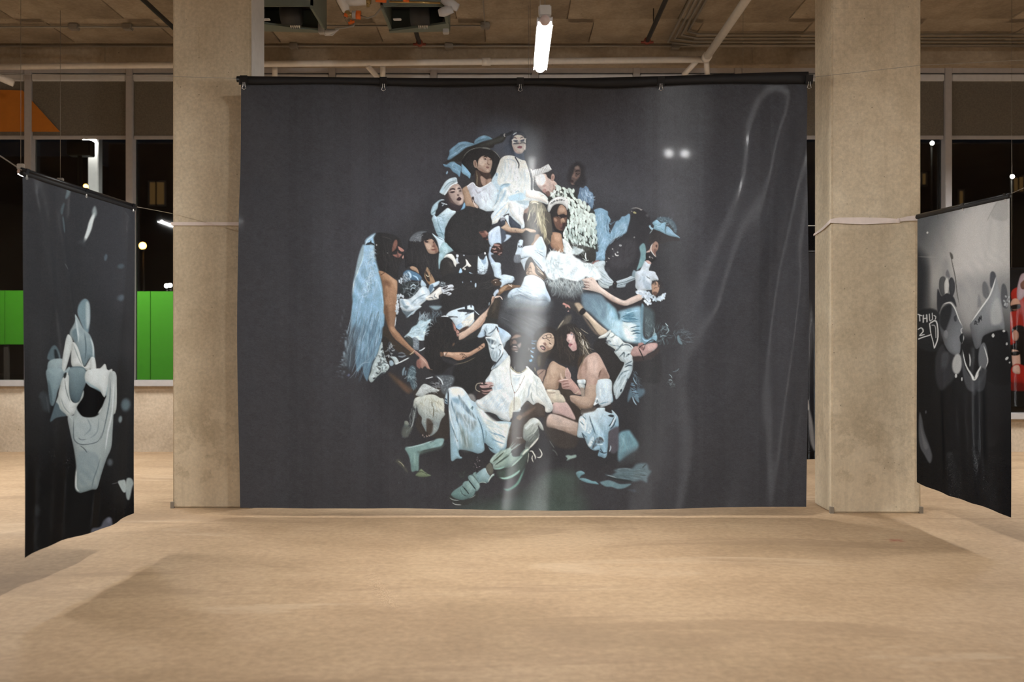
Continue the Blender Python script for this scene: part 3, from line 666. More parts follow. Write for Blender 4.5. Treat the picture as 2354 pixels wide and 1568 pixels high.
t 8ba0b0 2 .7|300,840 400,820 460,820
f c9d8e2 .6 1|200,790 230,680 240,600 260,540 290,515 340,530 330,600 320,680 290,780
s 2c2c30 3.5 .4|262,632 264,634
s 2c2c30 3.5 .4|304,634 306,636
t 3a3d44 1.2 .4|255,580 270,550
t 55606c 1.6 .5|240,660 290,655 330,650
f 70757c 1 1|185,800 280,790 300,850 290,925 180,925
f bfcbd2 .8 1|300,880 430,830 460,830 400,900 370,1000 365,1070 330,980
f 3a3634 1 1|430,850 480,830 520,900 480,980 440,1060 400,1150 380,1060 400,940
f d9b08c .8 1|470,930 510,925 550,1000 560,1090 600,1150 680,1200 720,1240 600,1170 500,1150 410,1150 400,1090 440,1000
f b58a68 1.2 .8|400,1080 440,1010 480,960 470,1060 440,1140
f 5c4f44 .8 1|560,960 620,1010 690,1100 760,1170 740,1230 640,1170 570,1100
t d9c3a8 1.5 .4|570,980 640,1060 720,1150
t e3d3bd 1.2 .4|590,1060 660,1110 720,1160
s 3c322c 1.2 .3|400,1030 430,1015 440,1045 420,1060
s 3c322c 1.2 .3|450,1020 480,1010 485,1050
s 3c322c 1.2 .3|400,1085 430,1075 450,1100 430,1120
s 3c322c 1.2 .3|460,1085 495,1080 500,1110
s 3c322c 1.2 .3|405,1130 440,1130 470,1140
# wrapped skirt
T G
g e2ebee b3c9dc 1900,250 1900,640 1 1|1480,620 1480,560 1530,490 1620,440 1700,430 1750,330 1780,250 1850,215 1950,215 2050,260 2130,330 2170,450 2220,560 2250,640 2230,690 2150,650 2000,650 1900,640 1700,560 1560,600
g 7f888c 4b4c4e 1800,640 1800,920 14 1|1480,620 1560,590 1700,560 1900,640 2050,640 2230,690 2230,800 2190,920 2100,960 1900,900 1700,890 1500,870 1420,850 1440,720
f 9fb1c0 8 .7|1500,600 1560,560 1680,580 1900,650 2100,650 2220,680 2100,720 1800,680 1600,640
s 6b8296 1.3 .5 .9|1640,470 1740,540 1880,610 1960,640
s 7b90a2 1.2 .5 .8|1660,440 1780,500 1920,560
s 8fa2b0 1.2 .5 .8|1700,430 1830,470 1960,500
s 9aabb8 1.2 .5 .7|1730,390 1850,420 1970,440
s 5d7388 1.4 .5 .9|1700,580 1800,620 1900,660
t 5f7182 2 .7 .8|1540,560 1540,600 1580,640
f 47484b 10 1|1440,850 1600,870 2180,930 2200,1050 2100,1200 2000,1450 1700,1330 1500,1180 1330,1040 1330,900
r 6f7575 55595a 46 30 1.8 27 5 .03 .55|1330,920 1600,900 2000,960 1900,1300 1700,1280 1400,1100
t 3a3c3f 3 1 .7|1400,870 1700,990 1980,1130
t 3a3c3f 3 1 .6|1340,980 1600,1120 1780,1260
# fluffy white wrap
T D
f 5b5f60 8 1|760,1180 900,1150 1300,1180 1450,1250 1430,1440 1400,1500 1200,1540 1000,1500 860,1450 790,1330
f dfe6e6 2.5 1|820,730 920,720 1060,760 1200,760 1280,830 1360,870 1440,930 1560,940 1640,1000 1700,1080 1750,1200 1640,1250 1560,1220 1480,1180 1420,1230 1300,1260 1150,1230 1000,1200 880,1240 780,1180 720,1080 700,1000 730,900 770,820
r f6f8f4 bccdd2 260 12 2.6 70 40 .25 .45|780,760 1060,760 1300,850 1600,1000 1700,1150 1480,1200 1200,1230 900,1220 730,1100 730,930
r 9fb3b8 8094a0 50 12 2.4 60 40 .25 .4|760,820 860,790 1000,960 1020,1100 880,1150 740,1000
r e0e7e5 8e999b 160 14 1.8 82 22 .2 .5|780,1180 1000,1190 1300,1230 1440,1230 1400,1340 1150,1350 900,1340 790,1280
r 969fa0 5a5f61 100 16 1.8 85 20 .2 .4|850,1320 1100,1340 1400,1320 1380,1460 1150,1470 950,1440
r f2f5f2 c3d0d2 60 10 1 300 40 .2 .8|800,760 880,720 1100,740 1250,800 1200,840 900,800
r dfe6e4 9aa6a8 40 12 1 60 50 .2 .8|1380,880 1480,900 1600,980 1560,1000 1440,960
# bent arm across the fluff (woman on the right)
T H
f 2f2b2c 2 1|960,400 1100,380 1300,480 1400,500 1600,430 1720,480 1740,600 1600,640 1400,680 1240,690 1120,600 1050,500
f e6cbbb .7 1|620,150 660,120 760,100 790,90 850,130 900,200 960,270 1040,330 1140,400 1260,470 1380,520 1500,470 1620,420 1690,390 1710,490 1620,540 1500,590 1400,610 1280,570 1160,510 1060,450 980,400 880,360 760,330 650,310 630,290 720,290 640,230 700,250 640,190 700,200
f b48f7e 2 .8|980,395 1100,460 1250,550 1400,605 1300,590 1130,510
f f2ddd0 2 .7|900,230 1040,345 1200,440 1380,525 1200,470 1000,360
t 8d675a 1.5 .5|640,180 700,180 760,200
t 8d675a 1.5 .5|640,230 720,230 770,260
t 8d675a 1.4 .5|650,280 720,280 770,290
t a07a6c 1.2 .5|780,130 800,150
f cfd8e0 .8 1|1600,0 1900,0 1960,60 2000,160 1900,170 1870,240 1880,330 1800,340 1700,370 1640,400 1600,400 1620,330 1590,200
f 93a7b8 2.5 .7|1700,60 1760,140 1830,200 1870,230 1840,320 1760,300 1720,200
f 4d545e .8 1|1770,80 1810,100 1850,130 1820,130
f d7a07e .8 1|1880,230 1940,190 2000,200 2020,280 2000,370 1950,440 1900,420 1880,330
t 5a3a30 1.2 .4|1910,330 1940,300 2000,295
f 553c36 1.2 .8|1900,380 1950,370 1990,400 1960,440 1910,420
r 2c2828 3a3434 40 10 1.4 60 20 .1 .8|1870,170 1980,150 2060,220 2040,300 1960,210
d e6ecf0 b9c8d4 34 3.6 2.6 30 50 1|1600,370 1700,360 1830,380 1850,480 1860,600 1780,570 1720,480 1690,400 1620,400
d d3dfe6 a9bccb 22 3.6 2.2 70 40 1|1840,380 1900,430 1960,480 2060,440 2130,390 2120,440 2060,510 1960,530 1880,490
t 4d5863 1.4 .4|1720,440 1760,500 1820,560
# afro man
T C
f 2c2a2b 1.2 1|490,780 500,680 540,560 610,440 720,340 870,270 1000,260 1130,280 1240,330 1310,400 1345,500 1340,560 1310,620 1280,700 1270,780 1280,860 1300,960 1280,1080 1210,1060 1100,1100 980,1120 860,1100 700,1070 600,980 530,900
r 1f1d1e 3a3738 150 5 1.2 90 180 .5 .7|500,760 560,540 720,360 960,280 1220,340 1320,480 1270,700 1250,1000 900,1060 640,980
f 8a5648 1 1|1110,700 1160,690 1230,670 1280,730 1270,760 1240,790 1280,830 1260,840 1200,820 1160,770
f c08a76 1 .8|1220,680 1250,690 1275,725 1240,740
f 3a2424 .8 .9|1130,700 1190,690 1200,700 1150,715
f 2b2022 .8 1|1180,800 1230,790 1270,800 1240,830 1200,830
# afro man's jacket
f 2f2d2e 1 1|410,1330 430,1240 480,1180 560,1100 700,1070 900,1110 1090,1120 1100,1290 1080,1450 1290,1450 1400,1500 1450,1568 430,1568
f e6e3da .6 1|480,1170 510,1120 560,1100 620,1100 660,1140 690,1200 740,1260 700,1290 690,1330 660,1290 640,1230 590,1180 530,1160
f 33302f .8 1|420,1330 460,1230 520,1180 590,1190 640,1260 670,1340 680,1450 560,1568 440,1568
f 504c48 3 .6|560,1240 600,1250 640,1320 600,1320
f cdd3da .6 1|700,1110 740,1110 740,1150 710,1160
f c5ccd4 .6 1|690,1190 730,1170 735,1230 760,1260 720,1260
e b9c2cb 840,1120 14,12
f eae6dc .5 1|870,1190 900,1210 930,1260 970,1310 930,1330 900,1310 850,1340 830,1370 815,1350 870,1300 880,1260
e d9d6cf 858,1365 14,16
f a9cbe4 .6 1|750,1420 780,1350 810,1410 790,1440 760,1445
f b5cfe0 .5 1|930,1420 1000,1450 980,1470
f 9cb9cc .5 1|950,1490 980,1480 975,1530 955,1520
f b0c6d4 .5 1|990,1460 1010,1450 1030,1500 1010,1500
f cfdfe8 .8 1|1095,1140 1130,1180 1190,1200 1240,1120 1270,1200 1280,1280 1260,1370 1230,1440 1170,1460 1100,1440 1085,1360
f 7f9cb8 2 .8|1140,1190 1200,1200 1230,1150 1240,1240 1200,1280
r 25272b 8a96a2 46 4 1.4 80 60 .3 .9|1090,1340 1250,1340 1230,1440 1110,1450
e dfe6ec 1220,1080 14,20
# fist at chest
f 3a2a28 1 1|1330,1000 1370,930 1400,900 1500,900 1540,1000 1530,1080 1500,1110 1450,1110 1330,1060
f a9776c .6 1|1380,910 1440,915 1490,930 1470,950 1390,940
t b98a80 2.2 .4|1340,990 1400,1000 1420,980
t b08278 2.2 .4|1360,1060 1420,1050 1440,1060
t a3766c 2 .4|1440,960 1480,980 1490,1010
t b08a80 2 .4|1460,1070 1500,1075 1530,1060
t 96685e 2 .4|1450,1100 1500,1105
# lower trunk of afro man, coat hem, arm to hand
T G
f 2b292a 1.5 1|290,280 400,200 560,190 700,180 900,200 1100,230 1250,280 1300,290 1360,360 1330,430 1250,470 1220,560 1180,720 1100,800 960,850 860,840 820,740 700,760 560,830 430,870 300,900 250,760 260,640 330,560 420,480 440,380 300,360
r 4a4744 3c3a38 60 14 1 -15 10 .05 .5|400,420 800,380 1150,330 1100,460 700,500 450,520
f 4a3a30 1.5 .9|1170,330 1230,290 1310,285 1320,320 1360,340 1350,390 1280,410 1220,390
t a0806a 1.4 .5|1200,320 1250,295 1300,300
e d6c4b4 1255,348 12,8
e 8f9fae 660,350 8,14
e b0c4d4 895,400 14,40 5
e 93a8b8 812,335 8,14
# brown hands grasping at hip
f 8a6446 .8 1|1290,560 1300,500 1360,430 1440,390 1520,380 1600,390 1700,400 1690,430 1560,450 1500,480 1420,500 1370,540 1320,570
f c09066 1.2 .9|1320,500 1400,420 1480,400 1440,460 1370,520
t e6d0bc 1.8 .4|1480,380 1520,400 1560,430
t dcc6b4 1.4 .4|1530,385 1560,400
t 5a4032 1.6 .5|1430,460 1500,430 1560,440
f b7c5d4 .8 1|1215,560 1250,500 1300,470 1310,520 1270,560 1240,610
f e0c0ac .6 1|1240,610 1280,590 1340,590 1320,610 1260,630
t e6d0c2 1.8 .4|1330,590 1360,620 1380,660
# reaching forearm
f e0b79c .7 1|1180,720 1180,660 1200,600 1230,600 1240,640 1210,720 1180,790 1150,860 1120,930 1080,1010 1000,1130 900,1210 780,1290 680,1360 600,1390 590,1290 640,1250 760,1180 870,1070 980,950 1080,860 1140,790
f b98568 2 .7|1170,800 1100,960 1000,1120 860,1230 680,1350 620,1385 760,1290 940,1140 1060,980
f f0d2ba 2.5 .7|1040,910 940,1010 820,1130 700,1230 640,1270 780,1190 900,1080
t a87256 2 .5|1190,700 1220,640 1230,610
# bunched white shirt behind forearm
f cfdfe8 .8 1|360,960 430,880 560,830 700,790 800,760 860,780 870,860 860,980 870,1050 780,1150 660,1220 560,1180 500,1080 430,1000
f 30333a .8 1|580,850 700,830 860,850 860,880 760,920 700,940 740,890 590,880
f 2b2d33 .8 1|700,770 740,760 740,840 710,840
f 3a3f48 .8 .9|800,750 830,750 825,800 805,800
f e9e5da 1.2 1|640,1080 720,1000 800,930 860,910 860,1030 780,1130 700,1140
f 8fb4d6 2 .9|540,1150 600,1100 640,1090 650,1150 590,1190
f 2e2f35 .6 1|330,975 480,965 570,970 560,995 420,990
t e8f0f4 1.8 .4|250,985 330,965 420,975
t c9d6de 1.6 .4|870,850 920,900 970,940
f 8d9ca6 .7 .9|1135,720 1150,700 1145,750 1130,760
f 4a382f 1.5 1|600,1220 680,1160 750,1140 770,1150 700,1220 620,1240
# dark head, lower left, face turned away
f 292728 1.2 1|0,1568 0,1200 60,1060 160,1000 280,975 400,985 460,1030 500,1100 530,1200 580,1290 590,1380 550,1450 480,1500 440,1568
t a9a5a2 1.6 .5|250,1090 310,1075 410,1080
f e0917a .7 1|445,1075 475,1065 510,1110 540,1180 530,1230 490,1210 465,1140
f c98a78 .7 1|530,1210 560,1205 600,1240 590,1270 560,1270 590,1290 575,1330 550,1320 545,1260
t 5a322c 1.4 .4|535,1190 560,1240
e c9c7c4 396,1487 5,8
f 8a6448 1.2 1|455,1460 500,1440 520,1450 490,1510 465,1510
# dark sleeve below the forearm
f 2f2f2d 1.5 1|590,1400 700,1360 860,1260 1000,1160 1060,1080 1100,960 1290,990 1240,1100 1130,1200 960,1310 920,1340 1090,1400 1060,1450 1000,1420 850,1568 500,1568 520,1470
f 35302b 2 1|1140,800 1210,700 1240,640 1330,620 1340,720 1320,850 1300,960 1280,1000 1110,960
f 4c4136 3 .7|1240,680 1290,690 1250,820 1220,900 1190,860
f d6ae92 .8 1|850,1568 900,1520 980,1470 1040,1440 1070,1480 1050,1568
s 3a322c 1.4 .4|935,1520 960,1515 975,1540
f 55432f .8 .8|1000,1470 1040,1460 1050,1490
T I
f 272526 3 1|1560,500 1700,240 2000,220 2080,420 2150,600 2060,680 2020,800 1860,820 1880,980 2060,1060 1960,1120 1850,1220 1750,1240 1640,1180 1620,1060 1540,900 1540,700
T J
f 272627 3 1|0,420 180,400 300,300 480,280 620,240 780,260 830,420 880,640 900,820 760,1020 640,1040 560,1200 460,1280 200,1150 180,800 300,720 100,640 0,600
f d69f7c .8 1|0,520 60,512 180,518 300,512 400,515 470,510 560,460 640,410 700,360 740,345 750,400 710,440 620,500 520,560 430,600 330,650 240,655 140,610 0,585
f b97c5c 2 .7|0,570 140,600 240,650 360,630 520,560 400,600 250,620 120,590
f ecbd98 2.5 .7|40,530 200,530 350,540 460,530 380,570 220,570 90,555
s 3a2c28 1.3 .4|300,550 340,540 350,560 320,560
s 3a2c28 1.3 .4|350,545 385,550 380,575 350,570 355,550
s 3a2c28 1.4 .4|360,590 400,570 415,600 375,605 365,585
t 3a2c28 1.8 .5|345,590 350,630
s 4a3c34 1.2 .4|610,430 640,420 660,440 630,450
t 4a3c34 1.8 .5|660,390 700,400 720,420
t efe0d4 1.8 .5|25,520 28,590
f 8d6346 1.4 .9|-60,525 -20,520 -10,580 -50,590
t 7d7058 1.4 .8 .8|180,740 400,690 600,590
# bride with veil
T I
# veil lower part
g 84afcc 5f7f94 600,100 350,1100 2 1|330,-300 700,-300 790,-120 815,40 822,200 810,350 790,480 770,620 740,720 700,850 650,950 600,1010 590,1080 560,1200 520,1340 500,1350 450,1250 430,1100 380,1150 330,1200 310,1100 290,900 300,720 230,700 200,500 215,300 235,60 270,-120
f 4b565f 8 .9|200,450 330,350 400,560 320,760 290,1000 200,1150 120,1000 150,700
r a9d0ea 6f98b4 130 45 1.6 103 5 .02 .5|320,-60 780,-60 800,250 740,650 620,900 420,1000 360,700 300,300
r 4a6070 5a7080 40 50 2.2 101 4 .02 .6|300,100 800,50 780,400 600,800 420,900 350,500
r 9fb6c4 6a7a84 36 60 .7 103 4 .02 .6|130,500 240,100 280,200 240,700 140,900 60,1000
t b9d6e8 1.2 .5 .6|250,0 210,260 150,520 110,800 60,1000 20,1100
t 93a9b6 1 .5 .6|700,760 560,950 380,1080 260,1250 160,1340
t 9db9cc 1.2 .5 .7|600,1010 430,1050 300,1200
t 66686c 2 1.5 .5|20,420 60,250 100,60
e 5a6078 180,1255 22,28 30 1.2
T F
f 2d2b2c 1.5 1|640,140 760,100 950,130 1080,190 1130,300 1170,420 1170,560 1120,640 1080,760 1060,920 1000,900 880,830 760,790 700,740 670,560 640,330
f 9a5f4e 1.2 1|1000,250 1040,230 1055,290 1040,360 1000,420 960,440 970,340
f d08472 .8 1|1065,350 1100,360 1160,400 1170,430 1130,440 1100,420 1080,400
f b56e60 1 1|970,500 1040,490 1060,430 1080,470 1130,490 1110,530 1080,550 1020,540
f d89484 .7 1|1140,540 1170,500 1165,550 1150,565
t 251c1e 2 .5|960,460 1020,420 1060,390
e b9b6b2 680,325 10,14
t 45403f 1.2 .5|760,175 860,190 960,230
e 8d8a88 880,468 14,5
g a3cbe6 84afcc 560,700 420,1350 3 1|465,320 480,240 530,190 600,140 660,120 625,200 640,300 635,440 650,560 690,690 730,830 760,960 790,1080 800,1250 810,1400 790,1480 700,1520 420,1520 260,1480 250,1350 240,1200 260,1000 290,850 330,640 380,450 430,330
f 93a6ae 2 .75|240,1200 260,1000 300,800 350,560 400,400 440,340 440,480 400,640 330,840 290,1000 260,1200
f 2e3036 .7 1|480,325 510,290 560,270 580,240 590,280 630,300 635,330 560,325
t e3f0f8 1.6 .5 .9|470,330 520,240 590,180 650,130
t dcecf6 1.4 .5 .8|440,480 420,600 330,830 270,1000 250,1200
r d9ecf8 5f87a6 120 12 1.6 70 60 .5 .6|540,440 640,470 650,620 620,900 560,1100 440,1260 370,1300 480,950 540,700
r e6f2fa 8db4d0 50 8 2 40 80 .6 .6|560,330 630,340 640,500 560,560
r cfe6f6 7fa8c6 70 34 1 98 5 .03 .5|420,1000 600,900 760,1000 800,1300 780,1400 420,1400 300,1300
t b9dcf2 2 .8 .7|640,900 720,1020 780,1250 800,1500
# bride's shoulder, upper arm
f c98f66 .8 1|715,800 760,790 820,810 900,860 980,920 1040,960 1055,1020 1050,1150 1040,1300 1030,1450 1030,1568 820,1568 815,1400 800,1200 780,1000 740,880
f e0a87e 2.5 .8|880,860 980,930 1035,990 1040,1150 1000,1050 920,930
f 8a5b3e 3.5 .8|780,970 870,960 930,1010 920,1080 840,1060 820,1250 840,1500 820,1400 800,1150
t 4a3026 1.4 .4|740,870 790,840 840,810
T I
f b07c58 1 1|820,0 1030,0 1025,150 1010,300 1010,410 1090,500 1160,590 1300,740 1370,800 1330,870 1250,800 1100,680 980,570 900,430 880,340 840,180
f 7a5236 4 .8|820,0 880,20 900,300 880,380 840,250 820,120
f d2996e 2.5 .7|930,380 1000,400 1080,520 1200,650 1330,790 1200,690 1050,560 950,460
f 3c332b 3 1|790,400 860,380 900,440 960,560 1080,680 1240,800 1330,880 1270,900 1120,860 1000,780 900,640 800,600
f 332c28 3 1|780,600 900,620 900,780 860,1000 900,1060 840,900 800,760
f cf9580 .9 1|1340,800 1400,820 1470,880 1530,930 1590,1000 1620,1080 1650,1140 1690,1150 1600,1130 1560,1090 1530,1100 1500,1130 1470,1090 1440,1000 1450,930 1390,880
f a9695a 1.5 .8|1440,960 1480,1000 1480,1080 1460,1130 1430,1120 1400,1080 1400,1000
t e0b49c 2 .6|1460,920 1530,980 1590,1060
t d8c7a0 1.4 .4|1270,880 1310,860 1370,800
# patterned white gown piece
f c3d4d4 .8 1|780,660 740,720 720,800 680,920 640,1000 600,1100 580,1200 540,1300 560,1370 600,1380 660,1320 740,1240 820,1220 880,1160 910,1100 860,1000 830,900 800,800
r 2e3338 3f474c 44 9 3 -25 40 .3 .9|780,700 740,820 640,1020 560,1280 640,1330 850,1180 880,1100 810,900
r eff4f2 dfe8e8 30 7 2 -25 40 .3 .8|760,760 640,1020 580,1280 700,1230 860,1120 800,900
f 2f2b29 1.5 1|800,560 880,600 900,700 900,900 900,1060 860,980 810,840 790,700
r d6dfe2 3a4048 26 8 2 80 40 .4 .9|890,660 960,680 960,860 940,930 900,900
f c2cfd0 .7 1|920,920 970,915 1030,930 1080,1010 1050,1060 1010,1060 990,1000 960,960
f 9fb4c0 .8 1|910,1000 960,990 990,1050 950,1090 915,1070
t dbe3e4 2.2 .4|1010,1050 1080,1030 1200,970 1275,930
t 8d98a2 3 .8 .8|1060,910 1140,920 1220,890
t 6b7480 3 1 .8|1060,860 1140,850 1200,880
t 7f97a4 4 1.2 .9|1150,1270 1160,1180 1190,1100
t 7f97a4 3 1 .8|1190,1260 1210,1160
f 4e626b 1.5 .9|1230,1350 1240,1200 1300,1080 1370,1100 1390,1200 1360,1340 1390,1460 1370,1520 1320,1500 1280,1380
r a9c4cc 33424a 60 8 1.2 85 40 .3 .8|1240,1200 1310,1100 1380,1180 1370,1450 1300,1400
f 5b4636 6 .9|900,1220 1000,1260 1120,1360 1220,1430 1330,1530 1240,1560 1120,1460 1000,1360
# gloved figure in satin between
T F
f 2c2a2c 1.2 1|1250,250 1300,150 1400,90 1560,80 1650,110 1740,200 1790,330 1800,460 1790,700 1860,920 1800,960 1700,1000 1600,980 1500,900 1400,760 1280,700 1200,740 1190,600 1170,500 1240,380
f 5f6368 1.5 .9|1290,180 1360,110 1460,70 1580,75 1500,110 1480,200 1470,260 1400,240 1310,250 1270,240
r b9bdc0 55595e 60 5 .9 40 60 .3 .6|1300,180 1400,100 1500,90 1480,200 1460,250 1310,240
f c89b80 .8 1|1530,250 1580,220 1650,200 1700,230 1760,330 1790,420 1750,460 1690,475 1620,460 1580,400 1550,330
f e0b79c 2 .8|1560,290 1620,290 1660,330 1640,390 1590,380
f 8a5a48 1.8 .8|1700,240 1750,320 1780,420 1740,460 1720,400 1690,300
f 2c2526 .8 1|1540,240 1570,180 1580,210 1610,170 1620,215 1660,170 1680,200 1640,210 1560,240
t 33282a 2.6 .5|1535,265 1570,250 1620,262
e 33282a 1580,268 24,7 5
t 33282a 2.2 .5|1685,265 1720,255
f 7a4a3c .8 .9|1670,330 1700,320 1735,330 1710,345 1680,345
f a3604f .8 1|1650,395 1700,385 1755,385 1740,405 1690,415
t 5a2e2a 1.4 .4|1660,400 1700,395 1750,390
f c99a74 .8 1|1280,720 1330,700 1410,740 1440,830 1380,790 1310,760
f b98b62 .8 1|1540,860 1570,740 1600,720 1640,800 1700,900 1730,990 1660,1040 1600,1000 1550,910
f 3a302a 1.2 1|1560,780 1610,840 1640,960 1600,960 1560,880
t d6c9a8 1.6 .4|1560,840 1600,880 1650,860
t a58a68 1.4 .4|1570,720 1620,760 1650,770
f 4f7391 .8 1|1160,830 1230,770 1300,780 1420,830 1490,900 1470,960 1400,960 1280,950 1220,1000 1170,930
r dcebf4 26303a 50 10 1.6 75 25 .1 .85|1160,830 1240,800 1270,920 1200,980 1150,920
t c2dcec 4 1|1250,790 1290,860 1290,920
t 9fc4dc 3 .8|1320,860 1400,900 1440,960
d d9e3ea 9aa9b4 8 3 1.6 100 20 1|1080,980 1110,920 1150,930 1140,1000
f 2f3436 1 1|1080,1080 1180,1000 1300,970 1430,1000 1460,1080 1380,1200 1280,1250 1150,1240 1090,1160
r c6d6de 1e2326 70 14 1.4 20 60 .5 .7|1150,1010 1400,980 1440,1080 1350,1200 1200,1230
e 1f2326 1335,1140 36,40 0 1
t b9ccd6 2 .5|1290,1080 1340,1030 1400,1060
t a9c0cc 1.6 .5|1290,1150 1320,1090 1380,1110
f bcd3e2 .8 1|1480,960 1500,945 1560,1010 1570,1060 1500,1070 1470,1030
f c3d8e6 .8 1|1620,1080 1640,1030 1700,1000 1800,960 1810,1000 1760,1050 1700,1080 1720,1110 1640,1190 1610,1120
f 4b6a84 1 .8|1630,1060 1690,1020 1700,1090 1640,1180
f d6e3ea .8 1|1100,1290 1180,1290 1260,1290 1380,1200 1480,1080 1570,1070 1640,1180 1600,1280 1480,1390 1400,1480 1330,1568 1200,1568 1130,1480 1090,1360
f 7f9aae 2 .7|1150,1290 1190,1380 1220,1450 1170,1420 1120,1340
t 5e7a8e 2 .6|1290,1380 1450,1250 1590,1190
t 8fb0c6 3 1|1180,1470 1300,1480 1420,1400
f ebe6dd .7 1|1560,1270 1640,1210 1740,1130 1810,1070 1850,1080 1880,1150 1860,1180 1800,1220 1790,1280 1700,1300 1600,1310
t 5e6874 1.8 .5|1600,1270 1680,1260 1700,1300
t 5e6874 1.6 .5|1740,1180 1720,1240 1790,1280
f d3d8de .6 1|1840,1080 1900,1060 1980,1030 2040,1020 2070,1060 2040,1090 2075,1100 2040,1130 1960,1150 2030,1180 1980,1220 1920,1190 1880,1190 1850,1150
f 3a3638 .6 1|1860,1090 1900,1070 1960,1050 1950,1080 1890,1110
t 2a2628 2 .4|1890,1130 1980,1090 2050,1080
t 2a2628 2 .4|1880,1170 1960,1150 2030,1120
t 2a2628 1.8 .4|1940,1200 2000,1180
r bcc9d0 3a4044 36 4 1.6 60 60 .3 .9|1830,1000 1890,990 1900,1030 1840,1040
d d6dfe4 aebac2 14 3.2 1.8 80 40 1|1040,1230 1110,1180 1170,1190 1160,1260 1080,1280 1060,1420 1040,1420
d dfe6ea b4c0c8 12 3 2 80 40 1|1030,1390 1070,1400 1070,1540 1035,1540
T I
d d3dce2 9aa6b0 8 2.6 1.8 85 30 1|1030,0 1070,10 1060,130 1035,140
t c9d2d8 1.8 .5|1030,190 1020,280 1005,390
f d3dfe6 1 1|1120,0 1480,0 1380,80 1250,100 1150,70
f 6f8795 2 .8|1150,0 1260,10 1220,60 1180,40
f 55636c 2 .9|1130,80 1250,105 1380,80 1300,160 1220,220 1200,180
t b5c9d4 2.4 .8|1220,220 1320,130 1460,20
f 8fa9b4 3 .8|1640,0 1840,0 1810,50 1740,70 1670,40
r 7a909a 46525a 60 16 1.4 110 30 .1 .7|1450,160 1700,60 1900,80 1700,240 1500,330
g a9c9d6 c9dfe8 1400,300 1450,550 1.5 1|1440,280 1500,260 1560,280 1600,250 1660,240 1600,330 1570,440 1540,560 1530,620 1440,620 1330,590 1240,540 1180,560 1260,480 1320,390 1400,340
r e6f1f5 6f93a4 60 14 1.6 -30 25 .2 .8|1300,420 1450,320 1600,280 1560,450 1450,560 1250,520
r d9e6ec 90aab8 30 14 1 -75 20 .1 .7|1420,250 1560,180 1580,280 1460,330
f 7b8790 1 .95|1330,580 1430,600 1440,780 1390,800 1340,760
r d3dce0 4a545c 60 4 .8 45 90 .4 .8|1340,590 1430,610 1440,780 1350,760
t b4c2cc 2 .6|1170,570 1240,560 1330,640
f 3a4140 1.5 .9|1200,560 1320,600 1330,720 1250,680
t dfe6ea 2 .5|1430,820 1500,790 1560,745
# blue gown, right
T H
g 56656f 8fb6c8 700,420 1200,1000 5 1|620,400 780,380 960,410 1060,520 1150,610 1220,660 1260,760 1290,850 1300,780 1280,720 1400,680 1660,630 1690,800 1700,1050 1700,1270 1620,1290 1500,1270 1380,1240 1200,1120 1060,1010 900,860 760,720 640,640
f 6a8190 8 .8|640,430 800,420 960,520 1060,700 1000,860 860,780 700,640
f 86b2c6 5 .8|1080,560 1200,660 1280,850 1200,870 1120,760
f b9d9e4 6 .9|1150,880 1300,900 1400,1000 1400,1180 1280,1160 1150,1040
f 3f5866 .8 .9|1265,740 1300,790 1290,860 1270,800
f e2ece9 6 1|1360,930 1480,950 1560,1080 1560,1230 1440,1240 1380,1120
k f2f5ee cfe2e6 46 22 2.4 3 6 .04 .8|1340,900 1500,900 1620,960 1640,1240 1460,1240 1380,1100
k 3d6a80 5a8aa2 44 20 1.5 -2 7 .04 .85|1330,720 1560,680 1620,800 1660,900 1660,1220 1540,1180 1560,900 1380,880
t 2f5468 2.4 .6|1500,1080 1580,1060 1680,1060
t 2f5468 2.2 .6|1520,1130 1600,1110 1690,1115
t 3b647a 2 .6|1480,1020 1590,990 1680,985
t 3b647a 2 .6|1330,880 1440,905 1640,900
t 4a7488 2 .6|1320,830 1400,800 1560,790
t a9d2de 2.5 1|1400,760 1520,720 1650,700
f 6f98ac 2 .9|1690,640 1740,620 1730,850 1720,1050 1740,1180 1800,1220 1880,1180 1940,1130 1960,1200 1900,1260 1840,1280 1700,1290
t 9fcbe0 3 1|1700,1180 1750,1240 1820,1250 1880,1200
f 4d5c60 6 .9|1740,640 1900,720 1930,900 1900,1080 1820,1180 1750,1100 1730,850
r 8ba3aa 4f5f64 40 12 .9 80 20 .2 .5|1750,800 1920,860 1900,1080 1800,1180 1740,1080
f 8db8cc 1.5 .9|1900,1140 1950,1110 1980,1190 1960,1260 1900,1230
r 7f989e 3f4c50 50 14 1.2 100 40 .4 .7|1920,950 2160,930 2190,1040 2150,1250 2000,1260 1980,1100
t a9bfc2 1.6 .6|2120,930 2150,970 2180,1000
t 8fa5a9 1.6 .6|2160,1000 2180,1080 2130,1140
t 7f959a 2 .8|2020,1200 2080,1160 2160,1180
t 8fa5a9 2 .8|1920,1000 1930,1100 1900,1180
T L
r 7c9198 465257 40 16 1 25 50 .2 .6|1280,560 1500,600 1600,720 1500,860 1400,800
f 6f8b94 1.5 .8|1395,720 1430,690 1450,760 1490,830 1480,860 1420,820
t 8fa3a8 1.2 .6|1250,1390 1290,1420 1310,1470
t 8fa3a8 1.6 .6|1240,1500 1280,1490 1310,1510
t 6f8388 1 .6|1310,1350 1390,1330 1440,1280
# wristband arm & raised hand
T H
f 3c3836 2 1|260,560 330,520 470,540 560,560 640,640 600,760 540,760 480,680 400,680 300,640
f b99f82 3 1|490,570 560,550 610,590 640,640 600,690 570,710 540,660
f d98f80 .8 1|270,575 290,550 340,575 390,600 410,650 370,625 320,600 330,640 350,610 300,590
t e0b0a4 1.6 .5|360,705 390,695
f 5a5349 4 .9|160,1040 220,960 290,860 340,790 420,770 420,850 360,960 280,1060 200,1080
